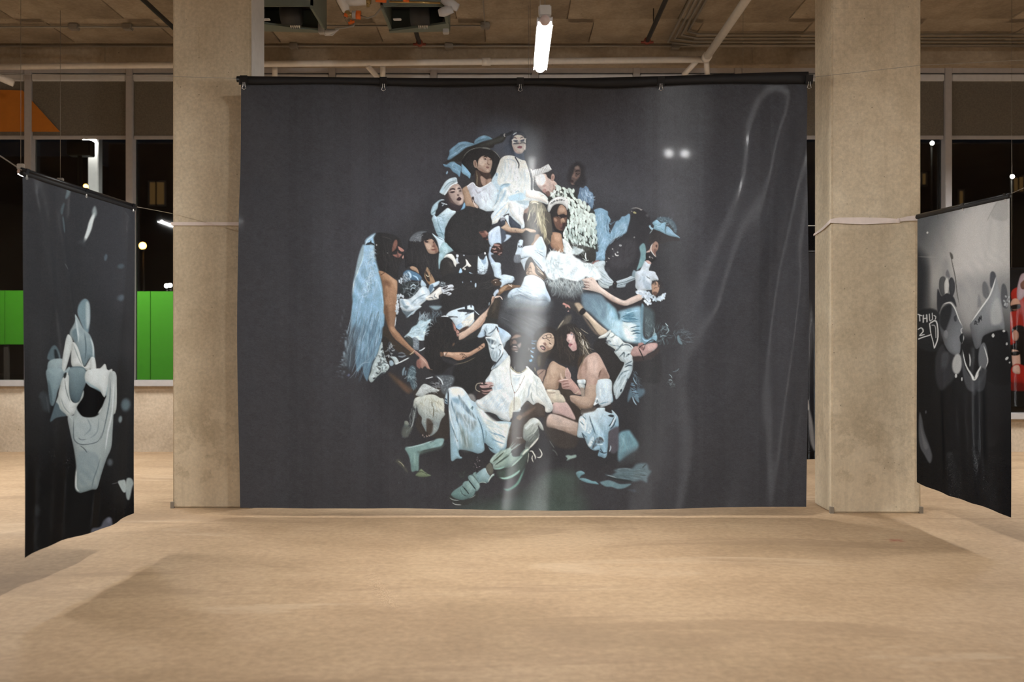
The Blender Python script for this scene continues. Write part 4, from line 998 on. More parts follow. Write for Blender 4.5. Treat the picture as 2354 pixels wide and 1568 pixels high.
t a89a84 2.4 1.2|180,1020 240,930 300,850
f d9bd9e 1.2 1|640,760 690,710 780,790 880,890 980,980 1080,1060 1040,1110 960,1140 900,1090 820,980 740,870
f 8a7560 4 .8|640,770 720,880 800,980 880,1080 940,1140 860,1100 760,980 680,860
f f0dac2 2.5 .7|700,730 800,820 920,930 1040,1040 920,960 780,840
f 262426 1 1|570,720 600,670 640,645 690,690 680,730 620,770
# brown-haired pair of heads
T K
f 2f2b2a 3 1|60,420 120,260 260,200 400,210 470,260 540,200 640,150 780,140 880,220 960,320 1040,420 1080,600 1060,660 980,680 940,780 880,900 760,900 560,860 420,780 300,760 220,700 140,640 60,600
r 8a7c66 4a4238 90 24 1 65 14 .1 .6|640,170 820,180 960,330 1040,500 1050,640 940,680 860,480 780,280
r c9bfa8 8d8472 16 26 1 70 8 .1 .8|820,220 940,360 980,520 1040,620 960,560 880,400
t d9d3c4 2 .5|945,410 960,480 955,540
t d9d3c4 1.6 .5|1000,460 1030,540 1050,600
t cfc6b2 1.6 .5|880,290 910,320 920,360
t 9d927e 1.2 .5|900,220 980,280 1060,330
f d9b394 .8 1|120,560 125,480 170,400 240,330 320,305 390,320 430,380 440,450 430,520 390,590 320,630 260,650 200,660 150,620
f efcdb0 2.5 .7|160,470 220,420 260,460 230,560 170,560
f a97a5e 2 .8|280,540 350,560 400,560 330,620 250,650 280,600
f e9c8ac 2 .7|340,520 400,500 400,550 340,570
f 2a2424 .8 1|430,380 470,420 480,520 440,560 400,590 440,480
s 3a2e2c 1.3 .5 .9|240,365 290,355 300,385 280,400
s 3a2e2c 1.3 .5 .9|290,360 320,332 370,340 378,375 340,395 310,385
s 3a2e2c 1.3 .5 .9|370,390 400,400 430,395
s 3a2e2c 1.6 .5 .9|220,400 250,410 290,405 330,430 350,450
t 3a2826 2 .5|335,480 360,495 390,515
s 3a2826 1.6 .4|225,385 250,412
f 7a4e40 1 .9|235,490 270,480 295,510 280,540 250,520
f 301e20 .7 1|175,545 215,530 250,545 280,580 260,620 225,610 195,580
f c48a80 .7 1|195,560 225,555 260,590 235,600 205,580
f 3a332c 2 1|150,660 260,660 330,620 380,640 300,740 260,880 200,960 140,900 110,800
f 7d735a 4 .6|140,760 180,720 180,860 150,900
# pale face looking left
f e0b6ae .7 1|655,420 665,370 660,330 690,290 740,290 790,330 820,390 835,450 850,540 840,600 800,630 760,630 725,590 690,540 705,510 690,480 660,450
f f0d0c6 2 .8|690,350 740,330 760,400 740,470 700,460
f c98f8a 2 .7|770,520 830,470 840,590 800,620 760,600
f b98a80 1.2 .8|670,450 700,430 715,455 690,470
f 2c2422 1 1|650,340 680,280 740,270 720,300 690,320
t 3a2c28 2 .4|690,330 720,310 760,305
e 8fa3b4 750,340 14,10
s 3a2c2c 1.4 .4|730,330 765,322 780,340
f b05f68 .7 1|695,510 730,495 770,510 750,530 720,555 705,540
t 6a2e38 1.2 .4|700,515 735,510 765,512
r 3a322c 241f1d 40 14 1.6 80 12 .1 .8|780,280 860,340 880,560 860,620 820,420
# rolled sleeve & jacket of the leaning man
f 2d2a2a 3 1|1220,420 1340,440 1420,560 1540,680 1600,800 1700,860 1640,1000 1560,1180 1500,1400 1440,1300 1420,1080 1360,900 1280,740 1200,660 1140,560
g dfe3dd b9cad0 1400,350 1750,1100 .8|1240,410 1260,370 1340,330 1450,255 1460,300 1490,310 1540,360 1600,390 1640,430 1700,490 1780,510 1850,560 1870,610 1820,680 1850,760 1860,900 1850,980 1800,1100 1740,1200 1690,1330 1650,1400 1560,1508 1530,1430 1510,1380 1505,1260 1560,1140 1640,1000 1700,860 1640,820 1580,740 1520,660 1540,620 1460,560 1400,520 1420,470 1380,440 1380,400
t 4a5a66 2 .6|1340,400 1390,380 1450,300
t 55646e 2.2 .6|1390,440 1450,470 1400,520
t 6b7c86 2 .6|1430,410 1500,380 1530,340
t 6b7c86 2.2 .7|1430,520 1520,540 1640,560
t 42525c 3 .8|1530,660 1600,590 1690,490
t 42525c 2.6 .7|1600,760 1660,700 1700,670 1690,800
t 55656f 2.4 .7|1640,560 1700,530 1790,540 1840,600
t 3f4e58 3 .8|1720,760 1780,700 1830,700
t 5a6b76 2.6 .8|1700,900 1770,860 1850,820
t 3f4e58 3 .8|1700,940 1780,900 1850,910
t 5f7480 2.6 .8|1560,1200 1660,1040 1800,980
t 6f8590 2.4 .8|1580,1300 1680,1120 1780,1040
t e6ebe6 3 1 .8|1600,1380 1700,1200 1800,1030
e 2f3840 1758,1158 14,28 15
e 2f3840 1642,1348 16,30 15
t 7f929c 1.6 .5|1680,1250 1710,1270
r 9fb0b8 d9e0dc 24 5 1.6 45 30 .2 .8|1505,1250 1540,1240 1560,1480 1520,1400
# reclining man with glasses
f cf9f96 1 1|1815,690 1850,600 1900,560 1940,560 1960,510 2030,500 2060,540 2160,510 2280,510 2300,550 2280,600 2200,660 2120,700 2060,740 1960,740 1860,740
f e0b4ac 2 .8|2120,540 2220,520 2280,550 2240,620 2140,640
f 3a302e 2.5 .9|1850,760 1960,740 2060,750 2160,700 2240,660 2300,600 2330,660 2200,780 2060,820 1900,840
f c07f78 1 .9|1950,520 2030,500 2050,530 1980,570
f 7a5350 1.5 .8|1960,560 2020,560 2060,600 2040,640 1990,600
s 231f20 2 .4|1960,600 2010,550 2090,520 2150,470 2220,450 2260,480
s 231f20 2.6 .4|1970,620 2010,700 2050,800
t 3a2e30 1.6 .4|2080,530 2060,600 2030,650
t 9d9590 1.4 .5|2200,660 2240,620 2230,650
s 8d8780 1.3 .4|1950,950 1970,910 2010,900
s 8d8780 1.3 .4|1960,950 2010,990 2080,1005 2090,960 2060,910
f 2b292b 3 1|1860,860 2000,830 2200,800 2352,700 2352,1200 2100,1220 1940,1200 1870,1060
r 6b7f8c 35414a 40 12 1.2 70 20 .1 .7|1850,980 1920,1020 1990,1240 1940,1300 1860,1100
T O
r a9cfe8 47657a 50 8 1.3 20 10 .05 .85|1180,120 1210,120 1280,280 1320,370 1240,380 1180,250
f 5f7c8c 2.5 .8|1140,460 1140,360 1190,220 1240,380 1200,380
f 5b7686 4 .8|1300,240 1420,230 1440,300 1380,370 1330,350
f 6a8696 1.5 .9|1250,380 1310,330 1340,450 1320,470
t a9c4d4 2.4 .6|1220,360 1250,450 1300,525
t 8fb0c4 1.6 .6|1230,10 1260,90 1310,160
r 8fa0a0 4f5a5a 18 6 1 70 50 .3 .7|1880,60 1940,80 1950,190 1890,140
# bare shoulder woman with back to us
T K
f d3ab98 1 1|860,1140 870,980 900,900 960,800 1020,730 1080,690 1170,660 1230,690 1290,780 1330,860 1390,990 1430,1130 1240,1150 1220,1200 1210,1300 1180,1420 1150,1568 780,1568 720,1480 740,1440 850,1440 980,1440 1000,1300 1010,1150
f e3bfae 3 .8|1050,760 1140,720 1210,760 1220,900 1180,1050 1080,1000 1040,860
f a9826e 3 .8|880,980 950,860 1020,780 1030,900 1010,1050 940,1140 880,1120
f c39a88 2 .8|930,940 980,900 1000,1000 990,1130 940,1130
t 4a352c 3 .8|1290,970 1260,1030 1240,1120
f a07a68 2.5 .8|1240,1100 1280,980 1330,940 1390,1020 1420,1120 1330,1140
f b98f7c 3 .8|1150,1200 1210,1160 1200,1350 1150,1500 1110,1400
f 8d6b58 1.2 .7|960,820 920,940 890,960 920,860
t 7d6a50 1.8 .6|990,700 960,800 900,920
f 413429 1.5 .9|870,780 960,700 980,720 930,800 890,900 860,1000
f d9e2e2 .8 1|850,1160 900,1145 1000,1150 985,1230 870,1220
t 8fa3ad 1.6 .6|870,1215 930,1225 990,1220
f c9cfcc 1 1|870,1225 985,1240 970,1320 900,1300
f 9a8a7c 1.5 1|900,1300 980,1310 980,1440 930,1440
g d6e4e8 a9ccdf 1300,1150 1400,1500 .8|1230,1155 1430,1140 1470,1220 1450,1250 1470,1350 1490,1450 1470,1568 1170,1568 1190,1450 1220,1280
t 4a6374 2 .6|1280,1255 1370,1262 1450,1250
t e9f1f2 2.4 .8|1235,1200 1330,1190 1440,1195
# hand on chest & neighbouring chest
f c9a284 1 1|380,830 430,815 520,870 640,930 680,1000 640,1060 600,1180 520,1230 500,1310 400,1330 280,1310 240,1270 250,1150 290,1020 320,920
f dcb79a 3 .8|380,880 460,870 480,980 400,1060 350,1000
f 94705a 3 .8|480,1180 520,1080 560,1100 540,1220 500,1300 460,1280
f ad8670 1.5 .9|120,1000 200,960 290,980 280,1060 230,1180 160,1100
t 3a2c28 3 .6|350,870 300,960 280,1050 250,1120 235,1200
t 3a2c28 1.4 .5|130,1080 200,1020 260,970
t b0a078 1.4 .5|85,920 95,1000
f dccdb8 1 1|290,1340 350,1320 450,1330 530,1340 560,1420 580,1440 640,1500 650,1568 420,1568 330,1480
t 8a7a66 1.8 .6|310,1380 400,1385 470,1375
t e9dfcc 3 1|310,1345 380,1335 480,1345
f 40362e 3 1|520,1240 560,1180 620,1280 700,1320 780,1380 720,1440 640,1450 560,1400
f 3a3028 3 1|600,1400 700,1460 720,1568 660,1568
f cf9f92 .8 1|500,1180 560,1140 720,1120 770,1160 840,1240 890,1310 920,1390 900,1420 800,1400 730,1330 600,1310 570,1270 560,1210
f e3b9ac .6 1|640,1110 630,1010 650,950 670,930 700,970 735,1050 730,1120 700,1130
t 7a4a44 1.2 .4|665,950 665,1040 670,1110
t 7a4a44 1.2 .4|700,990 702,1060 705,1110
f e0bda6 .6 1|545,1035 560,1030 590,1120 570,1135 550,1100
t 7a4a40 1.6 .4|560,1180 640,1170 700,1165
t 7a4a40 1.6 .4|580,1240 640,1220 710,1210
t 7a4a40 1.6 .4|580,1290 640,1275 720,1265
t e8ccbe 2 .5|520,1170 600,1145 700,1135
t d9c6a4 1.4 .4|800,1400 850,1380 890,1330
# lower right: legs and white skirt
T N
f 413a36 4 1|1040,560 1180,480 1300,300 1400,180 1500,260 1620,360 1720,400 1700,560 1640,680 1640,900 1600,1100 1300,1100 1080,850
f d9b6ae 1.2 1|1190,330 1280,290 1400,280 1450,310 1520,400 1580,500 1600,610 1480,570 1340,520 1200,490 1190,420
f c4a09a 2.5 .7|1300,380 1420,380 1540,500 1580,590 1450,550 1330,470
g e0c6b8 a08674 1300,530 1260,800 2 1|1080,680 1090,590 1130,520 1190,505 1300,530 1450,590 1600,650 1650,680 1640,830 1620,900 1500,860 1350,800 1200,760 1100,740
f 403a37 10 .9|1050,740 1150,750 1300,810 1450,860 1600,910 1640,1000 1500,1080 1250,1050 1100,900
t 55423a 2 .8|1190,490 1340,530 1500,590 1640,660
f c9a78f 1.2 1|1500,200 1560,170 1700,190 1770,190 1800,0 1990,0 1990,120 1960,260 1900,360 1820,390 1720,380 1600,310
f a07f68 3 .8|1560,260 1700,340 1850,380 1940,280 1900,400 1750,420 1620,360
f ddd0b8 1 1|1180,200 1300,150 1380,180 1420,290 1300,300 1200,270
t 4a3a32 3.5 1|1400,170 1460,260 1540,370 1640,420
t b5a27c 2 .6|1640,380 1680,410 1700,440
f 38302b 2 1|1430,230 1500,270 1600,350 1690,420 1700,560 1650,650 1580,520 1500,370
T O
g d3e3ea 8db5cb 400,700 700,1100 .8|250,800 270,720 310,690 300,640 420,620 540,600 600,560 720,560 740,620 850,660 850,600 940,690 970,770 970,900 900,940 800,990 790,1100 780,1250 770,1340 760,1420 720,1465 660,1440 600,1415 620,1320 540,1325 480,1300 420,1240 380,1150 350,1100 230,1070 240,900
f 5a4f48 2 .9|300,600 420,570 560,540 540,610 420,640 340,660 310,700
f e3ecec 2 .9|260,760 330,740 440,800 490,900 470,1000 420,1010 330,940 280,850
t 55707f 2 .6|270,790 320,840 360,870
t 55707f 2 .6|320,700 360,740 390,775
t 4a6576 2.6 .8|440,680 480,820 520,930 560,1050
t 3f5868 2.4 .7|300,990 350,1050 400,1090
t 3a4650 2.2 .6|310,1010 350,1090 380,1140
f 4a4a4c 2 .95|520,1190 560,1120 640,1080 700,1130 690,1180 600,1200 560,1260 500,1290
f e6f0f2 1.2 .9|480,1020 500,1080 540,1090 500,1200 460,1260 420,1220 460,1130
t d3e6ee 2.4 .7|560,1190 620,1220 700,1210
t 3f5060 2 .6|630,1220 650,1300 700,1370
t 2f3b46 2.4 .7|620,1330 700,1370 770,1360
f 9fc6da 1.2 .9|520,1290 560,1250 640,1240 640,1300 560,1320
f 35302f 1 .95|740,540 830,500 850,600 740,620
t e9f0f0 1.6 .5|620,540 700,530 780,500 840,480
f d3e1e8 .8 1|560,260 600,90 830,60 850,280 850,420 830,470 760,520 680,530 620,500 600,430
t 6f93a8 2.4 .8|620,500 700,470 800,450
t 87aabd 2 .8|680,320 720,380 720,440
t e9f2f4 3 1|640,200 650,330 700,420
f e0eaee .6 1|560,380 600,380 610,420 580,440 600,470 530,515 525,480 560,430
f 6b7782 .8 .9|575,420 600,410 595,460 570,470
f 30343a .8 1|780,700 830,680 890,700 870,730 820,720
t 33414c 3 .7|900,720 850,830 790,900
t 33414c 2.4 .7|930,760 880,880 810,950
t e6f0f4 2.4 .6|930,700 880,800 820,920
f 55525a 3 .9|800,1000 960,900 975,1050 970,1300 880,1380 800,1300
t c9d9e0 1.6 .5|850,610 900,660 950,720
t c2d2da 2 .6|830,1230 830,1290 800,1360
f 6f9aa8 4 1|975,1060 1000,1010 1060,980 1160,970 1210,1030 1260,1100 1310,1180 1330,1250 1290,1330 1180,1400 1060,1480 980,1520 960,1400 975,1250
k 93b4bd 5c7880 60 20 1.2 85 10 .05 .5|990,1020 1150,990 1280,1150 1280,1280 1080,1440 980,1420
f 47494c 14 .8|1100,1400 1300,1300 1280,1500 1100,1560 980,1568
T S
f 9db9b0 2 .9|20,480 60,460 120,470 200,455 205,500 110,530 40,555 50,520
f 7fb0bd 1.2 1|205,800 220,765 290,745 350,770 360,800 300,830 260,880 230,850
f 79a8b4 1.2 1|260,890 320,875 400,890 500,930 560,940 615,990 540,985 420,965 320,930
f 6c8c95 2 1|640,960 720,930 800,920 900,950 1000,990 1190,990 1150,1030 1050,1070 950,1075 850,1040 740,1030
f 5d727a 4 1|750,820 820,840 920,780 900,740 1000,715 1200,715 1300,640 1420,625 1490,650 1520,740 1560,780 1500,880 1480,970 1380,930 1250,950 1100,920 960,880
k 7d979e 4a5a60 60 26 1.2 15 10 .05 .6|920,740 1200,720 1480,680 1500,850 1300,920 1000,880
t 2f3638 4 1|760,840 900,890 1100,930 1240,950
t 3a4346 3 1|1220,800 1330,830 1480,850
t 7c8f96 3 1 .8|930,730 1080,715 1220,730
t 34393b 2 .7|1400,720 1430,680 1480,640
t 8a9ca2 2 .8|760,825 850,850 960,885
f 55606a 3 .5|1140,1100 1240,1090 1290,1120 1270,1140
e 4a5150 100,900 120,200 0 30 .5
T P
e 47564e 1290,1100 40,25 0 14 .6
# central seated figure: raised arm shirt
T J
g a9c4dc c6d8e6 1000,80 1150,300 1 1|960,40 1060,80 1160,140 1220,200 1215,250 1150,300 1090,340 1070,360 1020,260 980,160
f c9dae4 .8 1|740,0 960,0 990,60 1000,160 940,180 860,220 780,210 750,140 700,120 640,200 610,230 660,150
f aec6d8 1.5 .9|620,230 700,110 750,120 760,190 700,240
t 3f4a55 2.4 .7|735,100 760,160 740,200
t 55636f 2.4 .7|960,20 930,90 860,150 800,180
t 8fa6b6 1.6 .6|780,10 770,80 800,140
t 3a3438 2.6 .6|940,30 980,80 970,120
t 8d6a60 2 .6|985,100 1000,150
g dfe6e6 c3d4de 900,250 950,700 .9 1|760,240 860,220 940,100 1000,160 1030,260 1070,360 1090,430 1150,510 1210,620 1210,700 1100,780 1000,760 870,820 890,760 960,690 900,660 860,600 830,480 800,340
f 4f5c66 2.2 .95|780,260 860,270 960,310 940,360 860,360 820,320
t 5f707c 3 1|820,380 900,440 980,400
f 7f909a 3 .8|850,500 920,470 980,520 970,620 900,640 870,580
t 3d4852 2.4 .6|880,800 960,700 1060,560 1080,480
t 55636e 2 .6|1000,440 1030,490 1000,600
t f0f1ec 3 .8|1000,180 1030,300 1070,430 1060,560
t 55606a 2 .7|980,420 1020,360 1060,380
f b9cad4 2 .8|1080,350 1150,290 1130,330 1090,420
# dark face, centre
f 2c2929 3 1|1180,420 1200,260 1300,160 1420,150 1560,220 1600,360 1560,560 1520,700 1490,820 1380,880 1290,860 1220,780 1200,600
f 9a7a68 2 .9|1230,260 1290,190 1360,185 1400,210 1340,240 1280,250
f 7d6052 1.5 .9|1240,340 1270,280 1310,290 1330,340 1290,350
f a9948a 2 .8|1340,370 1400,330 1400,380 1370,420
f 6b5148 2 .8|1240,420 1290,390 1350,420 1350,460 1290,480 1240,460
t 2a1f20 2 .5|1240,420 1290,385 1350,410
t c2a698 1.6 .5|1250,400 1290,395 1340,410
f b99a90 .8 .9|1250,435 1300,430 1340,440 1300,450
t 241c1c 1.6 .4|1245,430 1300,425 1345,432
t a89890 2 .6|1290,485 1320,490 1350,485
f 5d4b44 2 .7|1210,300 1230,280 1240,360 1210,380
t 8fa9c0 2 .5|1580,330 1620,340 1670,350
t 8fa9c0 2.2 .5|1590,420 1630,430 1660,410
t a9c4da 2.4 .5|1570,460 1600,490 1640,500
t a9cbe0 3.6 .6|1580,545 1610,580 1630,595
t 8fbcd6 5 .7|1550,640 1580,650 1600,620
t 7f98ac 1.6 .5|1580,290 1640,300 1690,290
t 8d8680 1.6 .5|1530,420 1550,440 1530,470
# torso of ribbed sweater
g e9ebe4 d3e1e8 1300,900 900,1250 .8|880,830 990,760 1110,640 1190,560 1210,640 1210,760 1260,830 1340,880 1420,870 1500,800 1510,745 1560,790 1620,850 1660,900 1740,960 1780,1030 1830,1130 1880,1250 1960,1400 1980,1500 1940,1568 1850,1568 1830,1470 1740,1420 1680,1410 1620,1440 1530,1370 1480,1400 1400,1500 1380,1568 600,1568 580,1400 700,1330 830,1250 880,1180 850,1120 760,1030 830,920
k a9c6da c2d6e2 150 20 1 -55 3 0 .6|700,1300 900,1100 1100,1000 1150,1250 1170,1540 800,1560 640,1440
k b5c2bc 9aa8a0 60 22 1.2 -68 4 0 .5|1180,1300 1300,1280 1500,1100 1480,1380 1380,1500 1190,1540
f f4f2ea 6 .7|1060,820 1150,720 1200,780 1180,960 1130,1150 1080,1000
t b4c2c8 2.4 .8|1240,900 1330,920 1430,900
t 9fb4c0 2.6 1|1250,960 1330,1000 1400,930
f a9bcc4 4 .6|1260,950 1380,960 1360,1080 1290,1080
t 9db0ba 2.6 1|1600,1040 1550,1150 1540,1260 1500,1330
t 8c9a98 2.4 .8|1600,1200 1590,1300 1640,1420
t b9c3c0 2.4 .8|1720,960 1680,1100 1700,1300
t a9b4a8 2 .8|1180,1200 1170,1400 1180,1560
f c6c2ae 3 .7|1190,1400 1280,1300 1380,1330 1400,1480 1300,1560 1190,1560
f 2a2626 1 1|1215,690 1260,820 1340,870 1420,860 1480,800 1500,740 1400,760 1290,740
s c2b07c 1.5 .4|1220,760 1250,800 1290,840 1340,868 1390,868
s c2b07c 1.5 .4|1420,850 1460,830 1500,790
t efeee8 2.4 .5|1500,750 1510,780
s 5a4f4a 1 .4|1208,720 1205,820 1218,920 1230,1040 1260,1160 1290,1230
s 5a4f4a 1.1 .4|1470,920 1430,1010 1390,1090 1340,1180 1300,1230
s 5a4f4a 1.1 .4|1288,1230 1285,1320 1280,1420 1280,1540
e 6b4038 1215,900 8,16
e 5a443c 1385,1080 8,12
e 6b4038 1290,1225 12,14
# hand on torso
f 3a3030 1.5 1|640,1060 700,1040 760,1060 880,1150 860,1240 760,1300 640,1360 600,1300 640,1180
f c9a29c .7 1|680,1060 760,1050 850,1040 905,1060 900,1075 820,1085 760,1075 700,1080
f c49a94 .7 1|660,1110 740,1100 860,1085 915,1095 880,1130 800,1145 700,1150
f b98d86 .7 1|690,1190 760,1195 840,1180 885,1170 870,1200 800,1215 730,1215
f a57c76 .7 .9|700,1235 780,1240 850,1235 800,1255 740,1260
s a9a08c 1.6 .4|680,1060 610,1080 585,1140 600,1190 660,1220
s 3a3230 1.6 .4|830,1130 860,1110 900,1100
e 2c2626 735,1060 18,22
f 9a9692 3 .8|440,1290 500,1260 560,1290 590,1380 520,1380
# forearm, right
T N
f 4a3d34 1 1|560,540 620,430 700,300 760,300 850,350 900,310 960,320 1030,390 1060,470 1040,560 960,570 880,570 780,620 680,720 660,860 650,930 700,990 690,1080 640,1160 560,1260 480,1220 450,1130 400,1140 370,1100 380,950 400,800 460,660
f 7d6350 3 .7|640,520 760,440 880,380 840,440 720,540 620,580
f a3805e 2 .7|540,580 590,530 640,560 600,620
f 332c2a 3 .8|600,470 700,340 780,340 740,420 640,480
r 5d4d42 3a312b 60 8 1 100 60 .2 .4|420,700 600,640 660,750 640,1000 420,1000
d b9b2a8 8d867c 10 1 1 0 0 .8|555,930 640,930 650,940 555,945
# trousers
T M
g cfe2ec 9cc2d2 1250,300 1500,1300 1 1|1120,480 1140,340 1180,240 1250,205 1340,195 1440,220 1520,300 1600,420 1680,470 1760,560 1900,700 2000,800 2150,800 2300,810 2330,840 2280,980 2250,1150 2240,1260 2200,1320 2100,1400 1960,1340 1900,1240 1840,1200 1840,1330 1740,1390 1620,1360 1480,1330 1380,1340 1400,1440 1440,1460 1420,1490 1340,1490 1270,1535 1240,1500 1230,1300 1220,1000 1200,760 1190,540
f f0ece0 6 1|1230,230 1340,210 1440,240 1480,330 1400,360 1280,340
f e8ebe2 5 1|1700,560 1900,700 2100,830 2290,850 2250,1100 2150,1280 1980,1050 1850,850
f 5d7584 2 .9|1370,340 1440,420 1540,560 1640,680 1700,780 1640,740 1500,620 1410,480
f 7f8e94 5 .8|1300,560 1340,640 1480,700 1600,800 1700,820 1620,1000 1500,900 1400,760 1320,800
f 6f9ab8 4 .7|1260,400 1380,420 1500,580 1400,520 1290,470
t 5f8098 3 1|1240,420 1270,560 1340,760 1400,960
t 6d7a78 5 2.5 .8|1380,800 1440,1000 1500,1200 1560,1300
f 7b8a84 10 .7|1420,950 1560,1060 1640,1250 1540,1330 1440,1280
t 4f7084 2.4 .8|1700,700 1780,880 1820,1050 1840,1220
t 87a8b6 3 1.2|1860,960 1880,1040 1850,1180
t 6d98b4 3 1|1900,960 2000,1020 2150,1060 2230,1110
t 7ea6be 2.6 1|1960,1100 2060,1160 2220,1210
t 35404a 2 .5|1900,1240 1960,1290 2010,1310
t e9f2f4 3 1.2|1200,560 1230,760 1300,1000 1360,1300
t 4a646f 2 .7|1220,860 1290,1000 1340,1150
e 33474f 1355,1165 12,18
f 2a2a30 .8 1|1180,260 1200,330 1195,540 1180,540 1175,400
t 3a5266 3 .8|1130,400 1170,450
t 3a5266 3 .8|1130,450 1175,500
t 55707e 2.4 .8|1590,600 1630,550 1620,620
t 93b0bc 2 .8|2070,690 2140,760 2270,800
t 9db6c0 2.4 .9|1690,460 1780,430 1850,370
t 6a7f8c 2 .7|2080,680 2150,730 2200,780
T M
f dfe6e6 1 1|1690,470 1760,420 1900,320 2000,250 2330,250 2352,600 2330,700 2300,800 2260,800 2150,770 2060,690 1960,650 1800,600 1720,540
k a9c6da b9cfdc 90 16 1 -55 3 0 .6|1800,500 1900,380 2100,300 2280,400 2290,720 2100,660 1900,600
f d6d3c0 2 .9|2290,560 2352,420 2352,700 2300,740
t 7f9099 2 .8|2060,690 2140,750 2280,800
t b0c4cc 2 .8|1700,480 1800,560 1980,640
f 4a3d34 1 1|2340,780 2352,640 2352,900 2290,980
T N
g d0d4cc 8f9a92 850,600 750,1000 1 1|670,740 720,670 790,600 870,578 950,620 1010,710 1030,800 980,780 930,710 940,800 950,910 880,1000 780,1100 760,1170 690,1110 720,1010 660,940
f 555a56 2 .9|740,950 860,850 930,760 940,900 800,1080 700,1090 720,1010
t b9c2ba 2.4 .7|820,880 880,820 930,740
t c9cfc4 2.4 .6|750,1160 840,1040 950,920
t 77807a 2 .7|680,960 740,900 840,820
f dfe6e0 2 .8|690,760 780,650 870,600 940,640 860,700 760,780
T R
g b5cfc4 5f7a6e 200,500 500,800 1.2 1|60,590 110,500 180,440 300,380 370,350 440,340 440,420 480,490 600,480 620,430 700,350 770,360 740,420 640,500 560,590 440,680 330,700 220,720 130,720 110,640
f 4a5a50 6 .8|330,720 480,640 600,540 700,460 760,440 700,620 640,760 500,860 330,900 230,860 200,760
r d3e6da 6b8578 60 24 1.8 -42 8 .05 .7|90,600 200,450 420,380 430,480 300,600 140,690
t d6e8dc 3 .8|120,590 250,470 360,370
t 3f4a3c 3 1|110,600 200,520 330,400
t 43524a 3 1|140,660 280,560 430,450
t a9c6b8 3 1|440,680 560,570 660,470
t dfe6d6 4 .8|640,470 700,400 770,345
t 93c0b2 3 1|130,720 240,710 340,670
t 9ccabb 4.5 1.2|230,870 330,885 450,850 560,780 610,720
t 6fa08f 5 2|300,1070 390,1090 500,1030 570,960 620,860 700,680
f 3a3d3c 6 .8|200,1150 380,1130 600,1080 620,1130 480,1220 300,1240 150,1200
t dcd9cc 2.6 .4|770,400 820,390 850,430 880,490 875,550
t cfccc0 2 .4|840,460 820,520 850,600
t d6d3c6 2.4 .4|890,495 960,505 1000,450 980,390 940,330
t aeb0a4 1.4 .4|765,410 755,500 740,620
t e0ddd0 3 .5|770,340 850,260 950,140
f 2b2a2a 2 .9|450,400 560,330 680,240 690,330 620,430 520,490
f 6b6a60 1.2 1|0,700 60,610 110,680 120,780 60,830 0,760
t b9d3c8 3 .6|20,970 70,880 150,800
t 8fb0a4 2 .6|40,930 100,850 150,830
t 7d8078 1.6 .6 .7|1130,190 1180,270 1230,340
t 6b6e68 2.4 .8 .6|1180,360 1240,400 1290,480
# lower left: lace dress, leg, shoe
T M
f 3a3430 3 1|560,300 640,250 900,230 1100,200 1130,340 1120,560 1200,700 1200,1100 1100,1160 900,1100 740,1080 600,900 640,640
g d0d4c8 9aa8a8 850,380 800,900 1 1|570,450 610,400 700,370 850,340 950,350 1040,400 1110,430 1115,640 1130,700 1060,800 1010,960 960,1030 900,1075 860,1080 900,940 910,860 830,880 800,960 790,1015 760,960 710,860 710,760 650,680 620,560 600,600 560,560
r 5c5a50 8a8a80 130 4 .9 20 40 .3 .7|700,600 1000,640 1020,820 900,1040 880,860 780,960 720,780
r ecebe0 b9bdb4 80 9 1 75 20 .1 .6|620,450 850,370 1080,450 1060,640 820,660 660,560
f e3e1d0 2 .8|960,520 1040,600 1110,640 1100,480 1000,430
t 5f5a48 2.4 .7|920,560 925,660 915,760
t 6b6a5c 2 .7|890,450 900,540 930,570
f 4a4038 3 .9|800,780 900,830 910,1000 860,1060 800,1000
f c9d0ce .9 1|600,350 640,280 700,190 760,150 850,180 950,230 1030,265 980,290 880,300 800,330 720,380 640,370
r f0f2ee 5a5f64 50 7 1 20 20 .1 .7|700,200 800,170 1010,260 860,300 720,290
r b9bec2 3a3a3e 30 10 1.6 15 12 .1 .7|820,120 1000,110 1040,200 900,190
t d6dade 2 .5|770,60 850,40 920,20
f 5d656a 3 .8|970,0 1270,0 1280,130 1200,200 1180,300 1100,330 1050,220 1100,120 1020,50
r c3ccd0 50585c 110 5 .8 60 60 .4 .7|1000,10 1260,20 1250,160 1150,300 1070,220
t cfd6d8 3 .7|980,10 1060,80 1100,180
r 7d868a 3f4548 60 5 .9 110 20 .1 .7|560,500 640,680 590,780 540,980 440,1110 360,1080 400,900 500,960 560,720
t 9aa2a2 2.4 .8|600,600 570,760 530,920 430,1100
f 8d9488 1.2 .9|400,830 450,825 480,880 440,930 400,900
f 55605f 3 .9|390,900 470,910 520,980 440,1110 360,1080
r b9d0d8 4f626a 30 8 1.2 80 30 .2 .7|430,0 600,0 610,220 570,240 540,100
f 6b4f3e 5 .8|280,90 350,130 430,200 480,320 400,280 320,190
d b9a59a 8d7d74 8 1.6 1 0 30 .8|700,1050 840,1060 850,1110 760,1110
T Q
g 8fb3b3 6f8f8a 900,250 550,700 2 1|410,390 440,350 560,340 720,300 830,260 880,270 980,200 1100,190 1110,240 1060,330 900,370 740,410 680,460 660,560 655,760 600,780 530,790 510,650 480,520 440,440
f 55665f 4 .8|640,430 800,400 1060,330 1120,280 1060,360 800,440 680,480
t b5d3d0 2.4 1|430,370 560,345 740,295 960,215
f 7d8d6e 1.2 1|600,860 650,800 700,745 760,790 820,830 880,860 800,885 700,890 640,880
t 33362c 1.4 .5|620,800 680,800 740,790
d 2f332a 3a3e34 5 1 .7 0 0 .9|740,800 820,830 820,840 740,815
